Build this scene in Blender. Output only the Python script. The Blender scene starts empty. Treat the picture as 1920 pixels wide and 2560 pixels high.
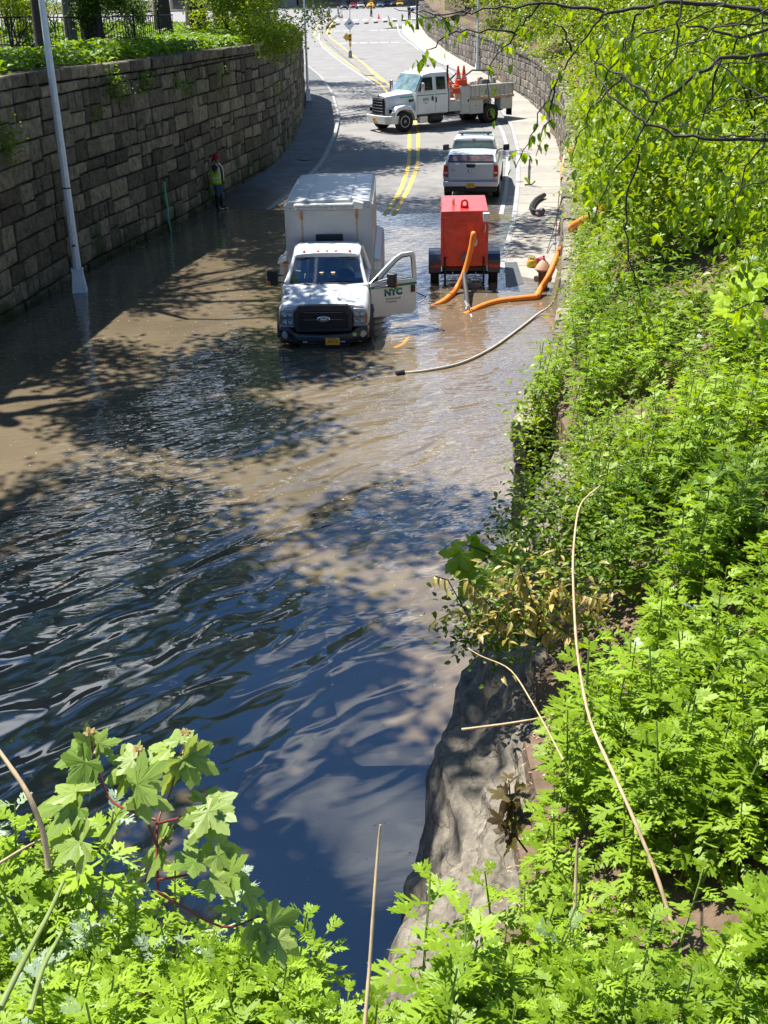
import bpy, bmesh, math, random
import numpy as np
from math import sin, cos, pi, radians as rad
from mathutils import Vector, Matrix, noise
random.seed(7); RNG = np.random.default_rng(7)
SC = bpy.context.scene; COL = SC.collection

# ------------------------------------------------------------ camera, sky, sun
PITCH, ROLL, CAMH, FPX = rad(24.7), rad(1.2), 7.1, 2850.0
cam_d = bpy.data.cameras.new('camera'); cam = bpy.data.objects.new('camera', cam_d); COL.objects.link(cam)
cam_d.sensor_fit = 'VERTICAL'; cam_d.sensor_height = 24.0; cam_d.lens = 24.0*FPX/2560
cam_d.clip_start = 0.05; cam_d.clip_end = 3000
fwd = Vector((0, cos(PITCH), -sin(PITCH))); up0 = Vector((0, sin(PITCH), cos(PITCH))); rt0 = Vector((1, 0, 0))
Rv = rt0*cos(ROLL)-up0*sin(ROLL); Uv = up0*cos(ROLL)+rt0*sin(ROLL)
cam.matrix_world = Matrix((( Rv.x, Uv.x, -fwd.x, 0), (Rv.y, Uv.y, -fwd.y, 0), (Rv.z, Uv.z, -fwd.z, CAMH), (0, 0, 0, 1)))
SC.camera = cam

SUN_H = Vector((-0.73, 0.68, 0)).normalized(); SUN_EL = rad(61)
sun_dir = Vector((SUN_H.x*cos(SUN_EL), SUN_H.y*cos(SUN_EL), sin(SUN_EL)))
sd = bpy.data.lights.new('sun', 'SUN'); sd.energy = 5.0; sd.angle = rad(0.53); sd.color = (1.0, 0.955, 0.88)
so = bpy.data.objects.new('sun', sd); COL.objects.link(so); so.rotation_euler = sun_dir.to_track_quat('Z', 'Y').to_euler()

W = bpy.data.worlds.new('World'); SC.world = W; W.use_nodes = True
wt = W.node_tree; wt.nodes.clear()
wo = wt.nodes.new('ShaderNodeOutputWorld'); wb = wt.nodes.new('ShaderNodeBackground'); sk = wt.nodes.new('ShaderNodeTexSky')
sk.sky_type = 'NISHITA'; sk.sun_disc = False; sk.sun_elevation = SUN_EL; sk.sun_rotation = math.atan2(SUN_H.x, SUN_H.y)
sk.air_density = 1.0; sk.dust_density = 0.4; sk.ozone_density = 4.5
tc = wt.nodes.new('ShaderNodeTexCoord'); mp = wt.nodes.new('ShaderNodeMapping'); mp.inputs['Scale'].default_value = (1, 1, 2.6)
cn = wt.nodes.new('ShaderNodeTexNoise'); cn.inputs['Scale'].default_value = 2.3; cn.inputs['Detail'].default_value = 7; cn.inputs['Roughness'].default_value = 0.55
mp.inputs['Location'].default_value = (0.1, 1.9, 1.3)
cr = wt.nodes.new('ShaderNodeValToRGB'); cr.color_ramp.elements[0].position = 0.50; cr.color_ramp.elements[1].position = 0.63
# fair-weather clouds: more of them low over the horizon than overhead
sz = wt.nodes.new('ShaderNodeSeparateXYZ'); mz = wt.nodes.new('ShaderNodeValToRGB')
for i_, (p_, v_) in enumerate(((0.0, .46), (.24, .475), (.38, .555), (.50, .42), (1.0, .40))):
    e_ = mz.color_ramp.elements[i_] if i_ < 2 else mz.color_ramp.elements.new(p_)
    e_.position = p_; e_.color = (v_, v_, v_, 1)
ca_ = wt.nodes.new('ShaderNodeMath'); ca_.operation = 'ADD'; dk = wt.nodes.new('ShaderNodeMixRGB'); dk.blend_type = 'MULTIPLY'; dk.inputs['Fac'].default_value = 1; dk.inputs['Color2'].default_value = (.42, .93, 1.40, 1)
cm = wt.nodes.new('ShaderNodeMixRGB'); cm.inputs['Color2'].default_value = (17, 17.5, 18.3, 1)
wt.links.new(tc.outputs['Generated'], mp.inputs['Vector']); wt.links.new(mp.outputs[0], cn.inputs['Vector']); wt.links.new(tc.outputs['Generated'], sz.inputs[0]); cb_ = wt.nodes.new('ShaderNodeMath'); cb_.operation = 'SUBTRACT'; cb_.inputs[1].default_value = .5; wt.links.new(sz.outputs['Z'], mz.inputs[0]); wt.links.new(cn.outputs['Fac'], ca_.inputs[0]); wt.links.new(mz.outputs[0], cb_.inputs[0]); wt.links.new(cb_.outputs[0], ca_.inputs[1]); wt.links.new(ca_.outputs[0], cr.inputs[0])
wt.links.new(cr.outputs[0], cm.inputs['Fac']); wt.links.new(sk.outputs[0], dk.inputs['Color1']); wt.links.new(dk.outputs[0], cm.inputs['Color1']); wt.links.new(cm.outputs[0], wb.inputs['Color'])
wb.inputs['Strength'].default_value = 0.052
wt.links.new(wb.outputs[0], wo.inputs['Surface'])
SC.view_settings.view_transform = 'Standard'; SC.view_settings.look = 'None'; SC.view_settings.gamma = 1
SC.view_settings.use_curve_mapping = False; SC.view_settings.exposure = 1.0
SC.render.engine = 'CYCLES'
SC.cycles.max_bounces = 8; SC.cycles.transparent_max_bounces = 12; SC.cycles.caustics_reflective = False; SC.cycles.caustics_refractive = False

# ------------------------------------------------------------ helpers
def G(px, py, z):
    d = fwd*FPX + Rv*(px-960) - Uv*(py-1280); t = (z-CAMH)/d.z
    return Vector((0, 0, CAMH)) + d*t
_PY = [-40, 20, 25, 29, 40, 50, 62, 80, 110, 140, 160, 400]; _PZ = [-.42, -.33, -.25, -.17, 0, .22, .5, .9, 1.6, 2.6, 3.2, 3.4]
def prof(Y): return float(np.interp(Y, _PY, _PZ))
def ipl(pts):
    ys = [p[1] for p in pts]; xs = [p[0] for p in pts]
    def f(Y):
        if Y < ys[0]: return xs[0]+(xs[1]-xs[0])/(ys[1]-ys[0])*(Y-ys[0])
        return float(np.interp(Y, ys, xs))
    return f
def smoothf(pts, k=2.0):
    f = ipl(pts)
    return lambda Y: sum(f(Y+o) for o in (-k, -k/2, 0, k/2, k))/5
LW = smoothf([(-14.2,-2),(-8.93,26.2),(-8.2,32),(-7.35,36),(-6.5,39.3),(-6.0,43),(-5.2,47.5),(-4.4,51.5),(-4.05,57),(-3.95,64),(-4.4,76),(-7.5,84),(-13,90),(-22,95)], 1.6)
LK = smoothf([(-12.6,-2),(-6.7,25),(-5.35,33),(-3.86,41.2),(-2.9,47),(-2.3,52),(-1.95,60),(-1.95,66.4),(-2.7,78.5),(-3.94,90.1),(-6.36,105.6),(-10,114),(-16,122)], 1.2)
RK = smoothf([(-3.0,-2),(1.4,20),(2.4,26),(3.13,30.2),(3.69,33.8),(4.39,38),(5.28,44.6),(6.23,52.8),(6.85,60.9),(7.05,70),(6.9,80),(6.31,91.9),(5.2,99.6),(4.12,115.8),(3.1,132.9),(3.37,150),(6,158)], 1.2)
RW = smoothf([(-1.75,-2),(0.1,7.2),(0.6,9.3),(1.15,11.5),(1.85,13.2),(2.3,14.8),(2.98,18),(3.95,24),(4.72,29.5),(5.15,32),(6.26,38.6),(7.1,44.2),(7.85,50),(8.5,56.4),(9.0,64),(9.1,72),(8.6,82),(7.8,92),(6.7,108),(5.6,130),(5.5,150)], 1.2)
def zroad(x, Y):
    xc = 0.5*(LK(Y)+RK(Y)); f = max(0, min(1, (62-Y)/12))
    return prof(Y) - 0.038*max(0.0, xc-x)*f
def GR(px, py, dz=0.0):
    z = 0.0
    for i in range(40):
        g = G(px, py, z); z = .5*z+.5*(zroad(g.x, g.y)+dz)
    return g

MATS = {}
def mat(name, col, rough=0.6, var=0.0, scale=8.0, bump=0.0, bscale=None, metal=0.0, col2=None, spec=0.5, coat=0.0, emit=None):
    if name in MATS: return MATS[name]
    m = bpy.data.materials.new(name); m.use_nodes = True; MATS[name] = m
    nt = m.node_tree; b = nt.nodes['Principled BSDF']
    b.inputs['Base Color'].default_value = (*col, 1); b.inputs['Roughness'].default_value = rough; b.inputs['Metallic'].default_value = metal
    b.inputs['Specular IOR Level'].default_value = spec; b.inputs['Coat Weight'].default_value = coat
    tcn = nt.nodes.new('ShaderNodeTexCoord')
    if var or col2:
        n = nt.nodes.new('ShaderNodeTexNoise'); n.inputs['Scale'].default_value = scale; n.inputs['Detail'].default_value = 6; n.inputs['Roughness'].default_value = .65
        r = nt.nodes.new('ShaderNodeValToRGB'); r.color_ramp.elements[0].position = .32; r.color_ramp.elements[1].position = .68
        c2 = col2 or tuple(min(1, c*(1+var)) for c in col); c1 = col if col2 else tuple(c*(1-var) for c in col)
        r.color_ramp.elements[0].color = (*c1, 1); r.color_ramp.elements[1].color = (*c2, 1)
        nt.links.new(tcn.outputs['Object'], n.inputs['Vector']); nt.links.new(n.outputs['Fac'], r.inputs[0]); nt.links.new(r.outputs[0], b.inputs['Base Color'])
        m['ramp'] = r.name
    if bump:
        n2 = nt.nodes.new('ShaderNodeTexNoise'); n2.inputs['Scale'].default_value = bscale or scale*4; n2.inputs['Detail'].default_value = 8
        bp = nt.nodes.new('ShaderNodeBump'); bp.inputs['Strength'].default_value = bump; bp.inputs['Distance'].default_value = 0.03
        nt.links.new(tcn.outputs['Object'], n2.inputs['Vector']); nt.links.new(n2.outputs['Fac'], bp.inputs['Height']); nt.links.new(bp.outputs[0], b.inputs['Normal'])
    if emit:
        b.inputs['Emission Color'].default_value = (*emit[:3], 1); b.inputs['Emission Strength'].default_value = emit[3]
    return m
def leafmat(name, ca, cb, rough=0.45, trans=0.35, cc=None):
    m = bpy.data.materials.new(name); m.use_nodes = True; MATS[name] = m
    nt = m.node_tree; b = nt.nodes['Principled BSDF']; out = nt.nodes['Material Output']
    at = nt.nodes.new('ShaderNodeAttribute'); at.attribute_name = 'tint'
    r = nt.nodes.new('ShaderNodeValToRGB'); r.color_ramp.elements[0].color = (*ca, 1); r.color_ramp.elements[1].color = (*cb, 1)
    if cc:
        e = r.color_ramp.elements.new(0.93); e.color = (*cb, 1); r.color_ramp.elements[2].color = (*cc, 1)
    nt.links.new(at.outputs['Fac'], r.inputs[0])
    b.inputs['Roughness'].default_value = rough; b.inputs['Specular IOR Level'].default_value = 0.35
    nt.links.new(r.outputs[0], b.inputs['Base Color'])
    t = nt.nodes.new('ShaderNodeBsdfTranslucent'); mx = nt.nodes.new('ShaderNodeMixShader'); mx.inputs[0].default_value = trans
    hs = nt.nodes.new('ShaderNodeHueSaturation'); hs.inputs['Value'].default_value = 1.9; hs.inputs['Saturation'].default_value = 1.1; hs.inputs['Hue'].default_value = 0.485
    nt.links.new(r.outputs[0], hs.inputs['Color']); nt.links.new(hs.outputs[0], t.inputs['Color'])
    nt.links.new(b.outputs[0], mx.inputs[1]); nt.links.new(t.outputs[0], mx.inputs[2]); nt.links.new(mx.outputs[0], out.inputs['Surface'])
    return m
def glassmat(name, tint=(.5, .6, .6), refl=1.45, rough=0.02):
    m = bpy.data.materials.new(name); m.use_nodes = True; MATS[name] = m
    nt = m.node_tree; nt.nodes.remove(nt.nodes['Principled BSDF']); out = nt.nodes['Material Output']
    f = nt.nodes.new('ShaderNodeFresnel'); f.inputs['IOR'].default_value = refl
    g = nt.nodes.new('ShaderNodeBsdfGlossy'); g.inputs['Roughness'].default_value = rough
    t = nt.nodes.new('ShaderNodeBsdfTransparent'); t.inputs['Color'].default_value = (*tint, 1)
    mx = nt.nodes.new('ShaderNodeMixShader')
    nt.links.new(f.outputs[0], mx.inputs[0]); nt.links.new(t.outputs[0], mx.inputs[1]); nt.links.new(g.outputs[0], mx.inputs[2]); nt.links.new(mx.outputs[0], out.inputs['Surface'])
    return m

class MB:
    def __init__(s): s.v = []; s.f = []; s.mi = []; s.cur = 0
    def add(s, V, F):
        o = len(s.v); s.v += [tuple(p) for p in V]; s.f += [tuple(i+o for i in f) for f in F]; s.mi += [s.cur]*len(F); return s
    def box(s, c, d, M=None, taper=1.0):
        cx, cy, cz = c; x, y, z = d[0]/2, d[1]/2, d[2]/2
        V = [Vector((sx*x*(taper if sz > 0 else 1), sy*y*(taper if sz > 0 else 1), sz*z)) for sz in (-1, 1) for sx, sy in ((-1,-1),(1,-1),(1,1),(-1,1))]
        if M: V = [M @ v for v in V]
        V = [v+Vector(c) for v in V]
        return s.add(V, [(3,2,1,0),(4,5,6,7),(0,1,5,4),(1,2,6,5),(2,3,7,6),(3,0,4,7)])
    def bb(s, x0, x1, y0, y1, z0, z1): return s.box(((x0+x1)/2, (y0+y1)/2, (z0+z1)/2), (abs(x1-x0), abs(y1-y0), abs(z1-z0)))
    def ring(s, rings, caps=True, closed=True):
        n = len(rings[0]); V = [p for r in rings for p in r]; F = []
        for i in range(len(rings)-1):
            for j in range(n if closed else n-1):
                a = i*n+j; b = i*n+(j+1) % n; F.append((a, b, b+n, a+n))
        if caps: F.append(tuple(range(n-1, -1, -1))); F.append(tuple((len(rings)-1)*n+j for j in range(n)))
        return s.add(V, F)
    def tube(s, pts, r, n=8, caps=True):
        pts = [Vector(p) for p in pts]; R = r if isinstance(r, (list, tuple)) else [r]*len(pts); rings = []; prev = None
        for i, p in enumerate(pts):
            t = (pts[min(i+1, len(pts)-1)]-pts[max(i-1, 0)])
            if t.length < 1e-9: t = Vector((0, 0, 1))
            t.normalize()
            if prev is None: a = t.orthogonal().normalized()
            else:
                a = prev-t*prev.dot(t); a = a.normalized() if a.length > 1e-6 else t.orthogonal().normalized()
            prev = a; b = t.cross(a)
            rings.append([p+(a*cos(2*pi*k/n)+b*sin(2*pi*k/n))*R[i] for k in range(n)])
        return s.ring(rings, caps)
    def lathe(s, prof_, n=16, c=(0, 0, 0), axis='Z'):
        rings = []
        for r, h in prof_:
            rr = []
            for k in range(n):
                a = 2*pi*k/n; x, y = r*cos(a), r*sin(a)
                p = {'Z': (x, y, h), 'X': (h, x, y), 'Y': (x, -h, y)}[axis]
                rr.append(Vector(p)+Vector(c))
            rings.append(rr)
        return s.ring(rings)
    def prism(s, poly, y0, y1, axis='Y', c=(0, 0, 0)):
        # poly in (x,z) extruded in y; axis X: poly in (y,z) extruded in x; Z: (x,y)
        def P(a, b, e): return {'Y': (a, e, b), 'X': (e, a, b), 'Z': (a, b, e)}[axis]
        r0 = [Vector(P(a, b, y0))+Vector(c) for a, b in poly]; r1 = [Vector(P(a, b, y1))+Vector(c) for a, b in poly]
        return s.ring([r0, r1])
    def quad(s, *P): return s.add(P, [tuple(range(len(P)))])
    def build(s, name, m=None, parent=None, loc=None, rz=0, smooth=35, bevel=0, seg=2, solid=0, subs=0):
        me = bpy.data.meshes.new(name); me.from_pydata([tuple(v) for v in s.v], [], s.f); me.validate()
        ms = m if isinstance(m, (list, tuple)) else [m]
        for x in ms:
            if x: me.materials.append(x)
        if len(ms) > 1:
            for i, p in enumerate(me.polygons): p.material_index = s.mi[i]
        bm = bmesh.new(); bm.from_mesh(me); bmesh.ops.recalc_face_normals(bm, faces=bm.faces); bm.to_mesh(me); bm.free()
        if smooth:
            me.polygons.foreach_set('use_smooth', [True]*len(me.polygons)); me.set_sharp_from_angle(angle=rad(smooth))
        o = bpy.data.objects.new(name, me); COL.objects.link(o)
        if parent: o.parent = parent
        if loc is not None: o.location = loc
        o.rotation_euler = (0, 0, rz)
        if solid:
            md = o.modifiers.new('solid', 'SOLIDIFY'); md.thickness = solid
        if subs:
            md = o.modifiers.new('subs', 'SUBSURF'); md.levels = subs; md.render_levels = subs
        if bevel:
            md = o.modifiers.new('bevel', 'BEVEL'); md.width = bevel; md.segments = seg; md.limit_method = 'ANGLE'; md.angle_limit = rad(40)
        return o
def tag(o, label=None, cat=None, group=None, kind=None):
    if label: o['label'] = label
    if cat: o['category'] = cat
    if group: o['group'] = group
    if kind: o['kind'] = kind
    return o
def empty(name, loc, rz, label, cat, group=None):
    o = bpy.data.objects.new(name, None); COL.objects.link(o); o.location = loc; o.rotation_euler = (0, 0, rz); o.empty_display_size = .1
    return tag(o, label, cat, group)
def copy_tree(o, parent=None):
    c = o.copy(); COL.objects.link(c)
    if parent: c.parent = parent
    for ch in list(o.children): copy_tree(ch, c)
    return c
def text(name, s, size, m, parent, M, depth=0.003, bold=0.0, align='CENTER', sx=1.0, shear=0.0):
    cu = bpy.data.curves.new(name, 'FONT'); cu.body = s; cu.size = size; cu.extrude = depth; cu.align_x = align; cu.align_y = 'CENTER'; cu.offset = bold; cu.shear = shear; cu.resolution_u = 3
    to = bpy.data.objects.new('tmp', cu); COL.objects.link(to); dg = bpy.context.evaluated_depsgraph_get()
    me = bpy.data.meshes.new_from_object(to.evaluated_get(dg)); bpy.data.objects.remove(to); bpy.data.curves.remove(cu)
    me.transform(Matrix.Diagonal((sx, 1, 1, 1))); me.materials.clear(); me.materials.append(m)
    me.transform(M)
    o = bpy.data.objects.new(name, me); COL.objects.link(o); o.parent = parent; return o
def face_mat(loc, nrm, upv=(0, 0, 1)):
    n = Vector(nrm).normalized(); u = Vector(upv); u = (u-n*u.dot(n)).normalized(); r = u.cross(n)
    return Matrix(((r.x, u.x, n.x, loc[0]), (r.y, u.y, n.y, loc[1]), (r.z, u.z, n.z, loc[2]), (0, 0, 0, 1)))
def np_mesh(name, V, T, tint=None, mats=(), mi=None, smooth=False, parent=None):
    me = bpy.data.meshes.new(name); V = np.asarray(V, np.float32).reshape(-1, 3); T = np.asarray(T, np.int32).reshape(-1, 3)
    me.vertices.add(len(V)); me.vertices.foreach_set('co', V.ravel()); me.loops.add(T.size); me.loops.foreach_set('vertex_index', T.ravel())
    me.polygons.add(len(T)); me.polygons.foreach_set('loop_start', np.arange(0, T.size, 3, dtype=np.int32))
    for m in mats: me.materials.append(m)
    if mi is not None: me.polygons.foreach_set('material_index', np.asarray(mi, np.int32))
    me.update(calc_edges=True)
    if tint is not None:
        a = me.attributes.new('tint', 'FLOAT', 'POINT'); a.data.foreach_set('value', np.asarray(tint, np.float32))
    me.polygons.foreach_set('use_smooth', np.full(len(T), bool(smooth)))
    o = bpy.data.objects.new(name, me); COL.objects.link(o)
    if parent: o.parent = parent
    return o
def rots(yaw, tilt, taz, roll=None):
    """rotation matrices: yaw about z then tilt by angle about horizontal axis at azimuth taz"""
    n = len(yaw); cy, sy = np.cos(yaw), np.sin(yaw); Z = np.zeros((n, 3, 3)); Z[:, 0, 0] = cy; Z[:, 0, 1] = -sy; Z[:, 1, 0] = sy; Z[:, 1, 1] = cy; Z[:, 2, 2] = 1
    ax = np.stack([np.cos(taz), np.sin(taz), np.zeros(n)], 1); c = np.cos(tilt); s_ = np.sin(tilt); K = np.zeros((n, 3, 3))
    K[:, 0, 1] = -ax[:, 2]; K[:, 0, 2] = ax[:, 1]; K[:, 1, 0] = ax[:, 2]; K[:, 1, 2] = -ax[:, 0]; K[:, 2, 0] = -ax[:, 1]; K[:, 2, 1] = ax[:, 0]
    I = np.eye(3)[None]; R = I + s_[:, None, None]*K + (1-c)[:, None, None]*(K @ K)
    return R @ Z
def instance(tpl, P, R, S, tint):
    """tpl=(V,T,MI,dt): join copies. returns V,T,tint,mi"""
    V, T, MI, dt = tpl; n = len(P); nv = len(V)
    VV = np.einsum('nij,vj->nvi', R, V)*np.asarray(S)[:, None, None]+np.asarray(P)[:, None, :]
    TT = T[None]+(np.arange(n)*nv)[:, None, None]
    tt = np.clip(np.asarray(tint)[:, None]+dt[None], 0, 1)
    return VV.reshape(-1, 3), TT.reshape(-1, 3), tt.ravel(), np.tile(MI, n)
def join(parts):
    o = 0; V = []; T = []; t = []; m = []
    for a, b, c, d in parts:
        V.append(a); T.append(b+o); t.append(c); m.append(d); o += len(a)
    return np.concatenate(V), np.concatenate(T), np.concatenate(t), np.concatenate(m)
def grid(name, xs, ys, fz, m, **kw):
    """structured sheet; xs(t,Y) via function, ys list"""
    pass
def sheet(name, fl, fr, ys, ns, fz, m, thick=0.0):
    V = []; F = []
    for Y in ys:
        a, b = fl(Y), fr(Y)
        for i in range(ns+1):
            x = a+(b-a)*i/ns; V.append((x, Y, fz(x, Y)))
    for j in range(len(ys)-1):
        for i in range(ns):
            a = j*(ns+1)+i; F.append((a, a+1, a+ns+2, a+ns+1))
    mb = MB(); mb.add(V, F); o = mb.build(name, m, smooth=60); return tag(o, kind='structure')

# ------------------------------------------------------------ materials
M_ASPH = mat('asphalt', (.195,.188,.18), .85, col2=(.275,.265,.25), scale=.7, bump=.5, bscale=60)
def wet(m, z0, z1, dark, rough=None):
    """darker where the surface is soaked just above the water line"""
    nt = m.node_tree; b = nt.nodes['Principled BSDF']; src = b.inputs['Base Color'].links[0].from_socket
    g = nt.nodes.new('ShaderNodeNewGeometry'); s = nt.nodes.new('ShaderNodeSeparateXYZ'); nt.links.new(g.outputs['Position'], s.inputs[0])
    n = nt.nodes.new('ShaderNodeTexNoise'); n.inputs['Scale'].default_value = 1.7; n.inputs['Detail'].default_value = 5; nt.links.new(g.outputs['Position'], n.inputs['Vector'])
    a = nt.nodes.new('ShaderNodeMath'); a.operation = 'MULTIPLY_ADD'; a.inputs[1].default_value = (z1-z0)*1.6; nt.links.new(n.outputs['Fac'], a.inputs[0]); nt.links.new(s.outputs['Z'], a.inputs[2])
    r = nt.nodes.new('ShaderNodeMapRange'); r.inputs['From Min'].default_value = z0+(z1-z0)*.8; r.inputs['From Max'].default_value = z1+(z1-z0)*.8; r.inputs['To Min'].default_value = dark; r.inputs['To Max'].default_value = 1; nt.links.new(a.outputs[0], r.inputs['Value'])
    mu = nt.nodes.new('ShaderNodeMixRGB'); mu.blend_type = 'MULTIPLY'; mu.inputs[0].default_value = 1; nt.links.new(src, mu.inputs[1]); nt.links.new(r.outputs[0], mu.inputs[2]); nt.links.new(mu.outputs[0], b.inputs['Base Color'])
    if rough is not None:
        q = nt.nodes.new('ShaderNodeMapRange'); q.inputs['From Min'].default_value = dark; q.inputs['From Max'].default_value = 1; q.inputs['To Min'].default_value = rough; q.inputs['To Max'].default_value = .85; nt.links.new(r.outputs[0], q.inputs['Value']); nt.links.new(q.outputs[0], b.inputs['Roughness'])
wet(M_ASPH, .0, .14, .42, .25)
M_CONC = mat('concrete', (.38,.35,.30), .85, .16, 2.2, .35, 40)
M_CONCD = mat('old_concrete', (.15,.155,.15), .85, .3, 1.5, .4, 40)
M_KERB = mat('kerb_stone', (.34,.34,.34), .8, .2, 3, .3, 30)
wet(M_CONCD, .05, .2, .45, .3)
M_YEL = mat('yellow_paint', (.72,.48,.06), .7, col2=(.62,.44,.12), scale=6)
M_WHT = mat('white_line_paint', (.46,.46,.45), .7, .2, 7)
M_SOIL = mat('soil', (.10,.065,.04), .95, col2=(.19,.13,.085), scale=6, bump=.8, bscale=25)
M_GRASSG = mat('bank_ground', (.05,.05,.02), .95, col2=(.10,.09,.035), scale=2, bump=.8, bscale=20)
M_BARK = mat('bark', (.055,.042,.032), .9, .4, 9, .9, 30)
M_BARKP = mat('pale_bark', (.30,.27,.23), .9, col2=(.12,.11,.09), scale=7, bump=.8, bscale=25)
M_TWIG = mat('twig_bark', (.035,.028,.022), .8, .3, 12)
M_CANE = mat('dry_cane', (.50,.36,.20), .6, .25, 20)
M_STEMG = mat('green_stem', (.20,.26,.07), .6, .25, 15)
M_STEMR = mat('red_stem', (.22,.045,.04), .5, .2, 15)
M_WPAINT = mat('white_vehicle_paint', (.74,.76,.77), .28, .04, 3, coat=.5)
M_GREYP = mat('grey_body_paint', (.42,.44,.45), .4, .06, 3)
M_BLACK = mat('black_plastic', (.018,.019,.021), .45)
M_RUBBER = mat('rubber', (.014,.014,.014), .8)
M_STEEL = mat('steel', (.55,.56,.57), .35, .12, 10, metal=.9)
M_GALV = mat('galvanised_steel', (.72,.76,.80), .5, .08, 8, metal=.1)
M_CHROME = mat('chrome', (.85,.86,.88), .12, metal=1.0)
M_RED = mat('red_enamel', (.68,.045,.018), .38, .2, 5, coat=.3)
M_ORH = mat('orange_hose', (.82,.24,.025), .6, .12, 8)
M_ORC = mat('cone_orange', (.85,.12,.03), .5)
M_AMBER = mat('amber_lens', (.75,.16,.03), .25)
M_REDL = mat('red_lens', (.5,.012,.012), .2)
M_PLATE = mat('yellow_plate', (.82,.42,.03), .4)
M_GREENS = mat('green_stripe', (.0,.21,.13), .4)
M_DKTXT = mat('dark_lettering', (.05,.06,.07), .5)
M_NAVY = mat('navy_paint', (.015,.03,.055), .35, coat=.3)
M_RUST = mat('rust', (.33,.13,.04), .85, col2=(.45,.24,.10), scale=14)
M_IRON = mat('black_iron', (.015,.016,.017), .5)
M_GLASS = glassmat('vehicle_glass', (.62,.72,.72), 2.5)
M_DGLASS = glassmat('tinted_glass', (.12,.15,.15), 1.8)
M_CLEAR = glassmat('clear_lens', (.9,.92,.92), 1.5)
M_SEAT = mat('dark_interior', (.035,.037,.04), .7)

def stone_mat(name, c1, c2, c3, moss):
    m = bpy.data.materials.new(name); m.use_nodes = True; nt = m.node_tree; b = nt.nodes['Principled BSDF']; b.inputs['Roughness'].default_value = .92; b.inputs['Specular IOR Level'].default_value = .2
    at = nt.nodes.new('ShaderNodeAttribute'); at.attribute_name = 'tint'; r = nt.nodes.new('ShaderNodeValToRGB')
    r.color_ramp.elements[0].color = (*c1, 1); r.color_ramp.elements[1].color = (*c3, 1); e = r.color_ramp.elements.new(.5); e.color = (*c2, 1)
    g = nt.nodes.new('ShaderNodeNewGeometry'); n = nt.nodes.new('ShaderNodeTexNoise'); n.inputs['Scale'].default_value = 5; n.inputs['Detail'].default_value = 8; n.inputs['Roughness'].default_value = .7
    mr = nt.nodes.new('ShaderNodeMapRange'); mr.inputs['From Min'].default_value = .35; mr.inputs['From Max'].default_value = .75; mr.inputs['To Min'].default_value = .45; mr.inputs['To Max'].default_value = 1.35
    mu = nt.nodes.new('ShaderNodeMixRGB'); mu.blend_type = 'MULTIPLY'; mu.inputs[0].default_value = 1
    nt.links.new(g.outputs['Position'], n.inputs['Vector']); nt.links.new(at.outputs['Fac'], r.inputs[0]); nt.links.new(n.outputs['Fac'], mr.inputs['Value'])
    nt.links.new(r.outputs[0], mu.inputs[1]); nt.links.new(mr.outputs[0], mu.inputs[2])
    # moss and algae on the lowest courses and in patches
    sx = nt.nodes.new('ShaderNodeSeparateXYZ'); nt.links.new(g.outputs['Position'], sx.inputs[0])
    n2 = nt.nodes.new('ShaderNodeTexNoise'); n2.inputs['Scale'].default_value = .8; n2.inputs['Detail'].default_value = 6; nt.links.new(g.outputs['Position'], n2.inputs['Vector'])
    ma = nt.nodes.new('ShaderNodeMath'); ma.operation = 'MULTIPLY_ADD'; ma.inputs[1].default_value = -.16; ma.inputs[2].default_value = -.02
    nt.links.new(sx.outputs['Z'], ma.inputs[0])
    ad = nt.nodes.new('ShaderNodeMath'); ad.operation = 'ADD'; nt.links.new(ma.outputs[0], ad.inputs[0]); nt.links.new(n2.outputs['Fac'], ad.inputs[1])
    m2 = nt.nodes.new('ShaderNodeMapRange'); m2.inputs['From Min'].default_value = .33; m2.inputs['From Max'].default_value = .55; m2.inputs['To Max'].default_value = moss; nt.links.new(ad.outputs[0], m2.inputs['Value'])
    mm = nt.nodes.new('ShaderNodeMixRGB'); mm.inputs['Color2'].default_value = (.035, .06, .012, 1)
    nt.links.new(m2.outputs[0], mm.inputs[0]); nt.links.new(mu.outputs[0], mm.inputs[1]); nt.links.new(mm.outputs[0], b.inputs['Base Color'])
    bp = nt.nodes.new('ShaderNodeBump'); bp.inputs['Strength'].default_value = .9; bp.inputs['Distance'].default_value = .04
    n3 = nt.nodes.new('ShaderNodeTexNoise'); n3.inputs['Scale'].default_value = 11; n3.inputs['Detail'].default_value = 9; nt.links.new(g.outputs['Position'], n3.inputs['Vector'])
    nt.links.new(n3.outputs['Fac'], bp.inputs['Height']); nt.links.new(bp.outputs[0], b.inputs['Normal'])
    return m
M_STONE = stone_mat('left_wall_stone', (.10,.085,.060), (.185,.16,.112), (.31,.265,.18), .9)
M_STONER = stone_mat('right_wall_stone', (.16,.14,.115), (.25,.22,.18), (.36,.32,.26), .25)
wet(M_STONE, .05, .45, .45); wet(M_STONER, .2, .6, .6)
M_JOINT = mat('dark_joint', (.022,.022,.018), .95, .4, 4, .5, 30)

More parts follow.
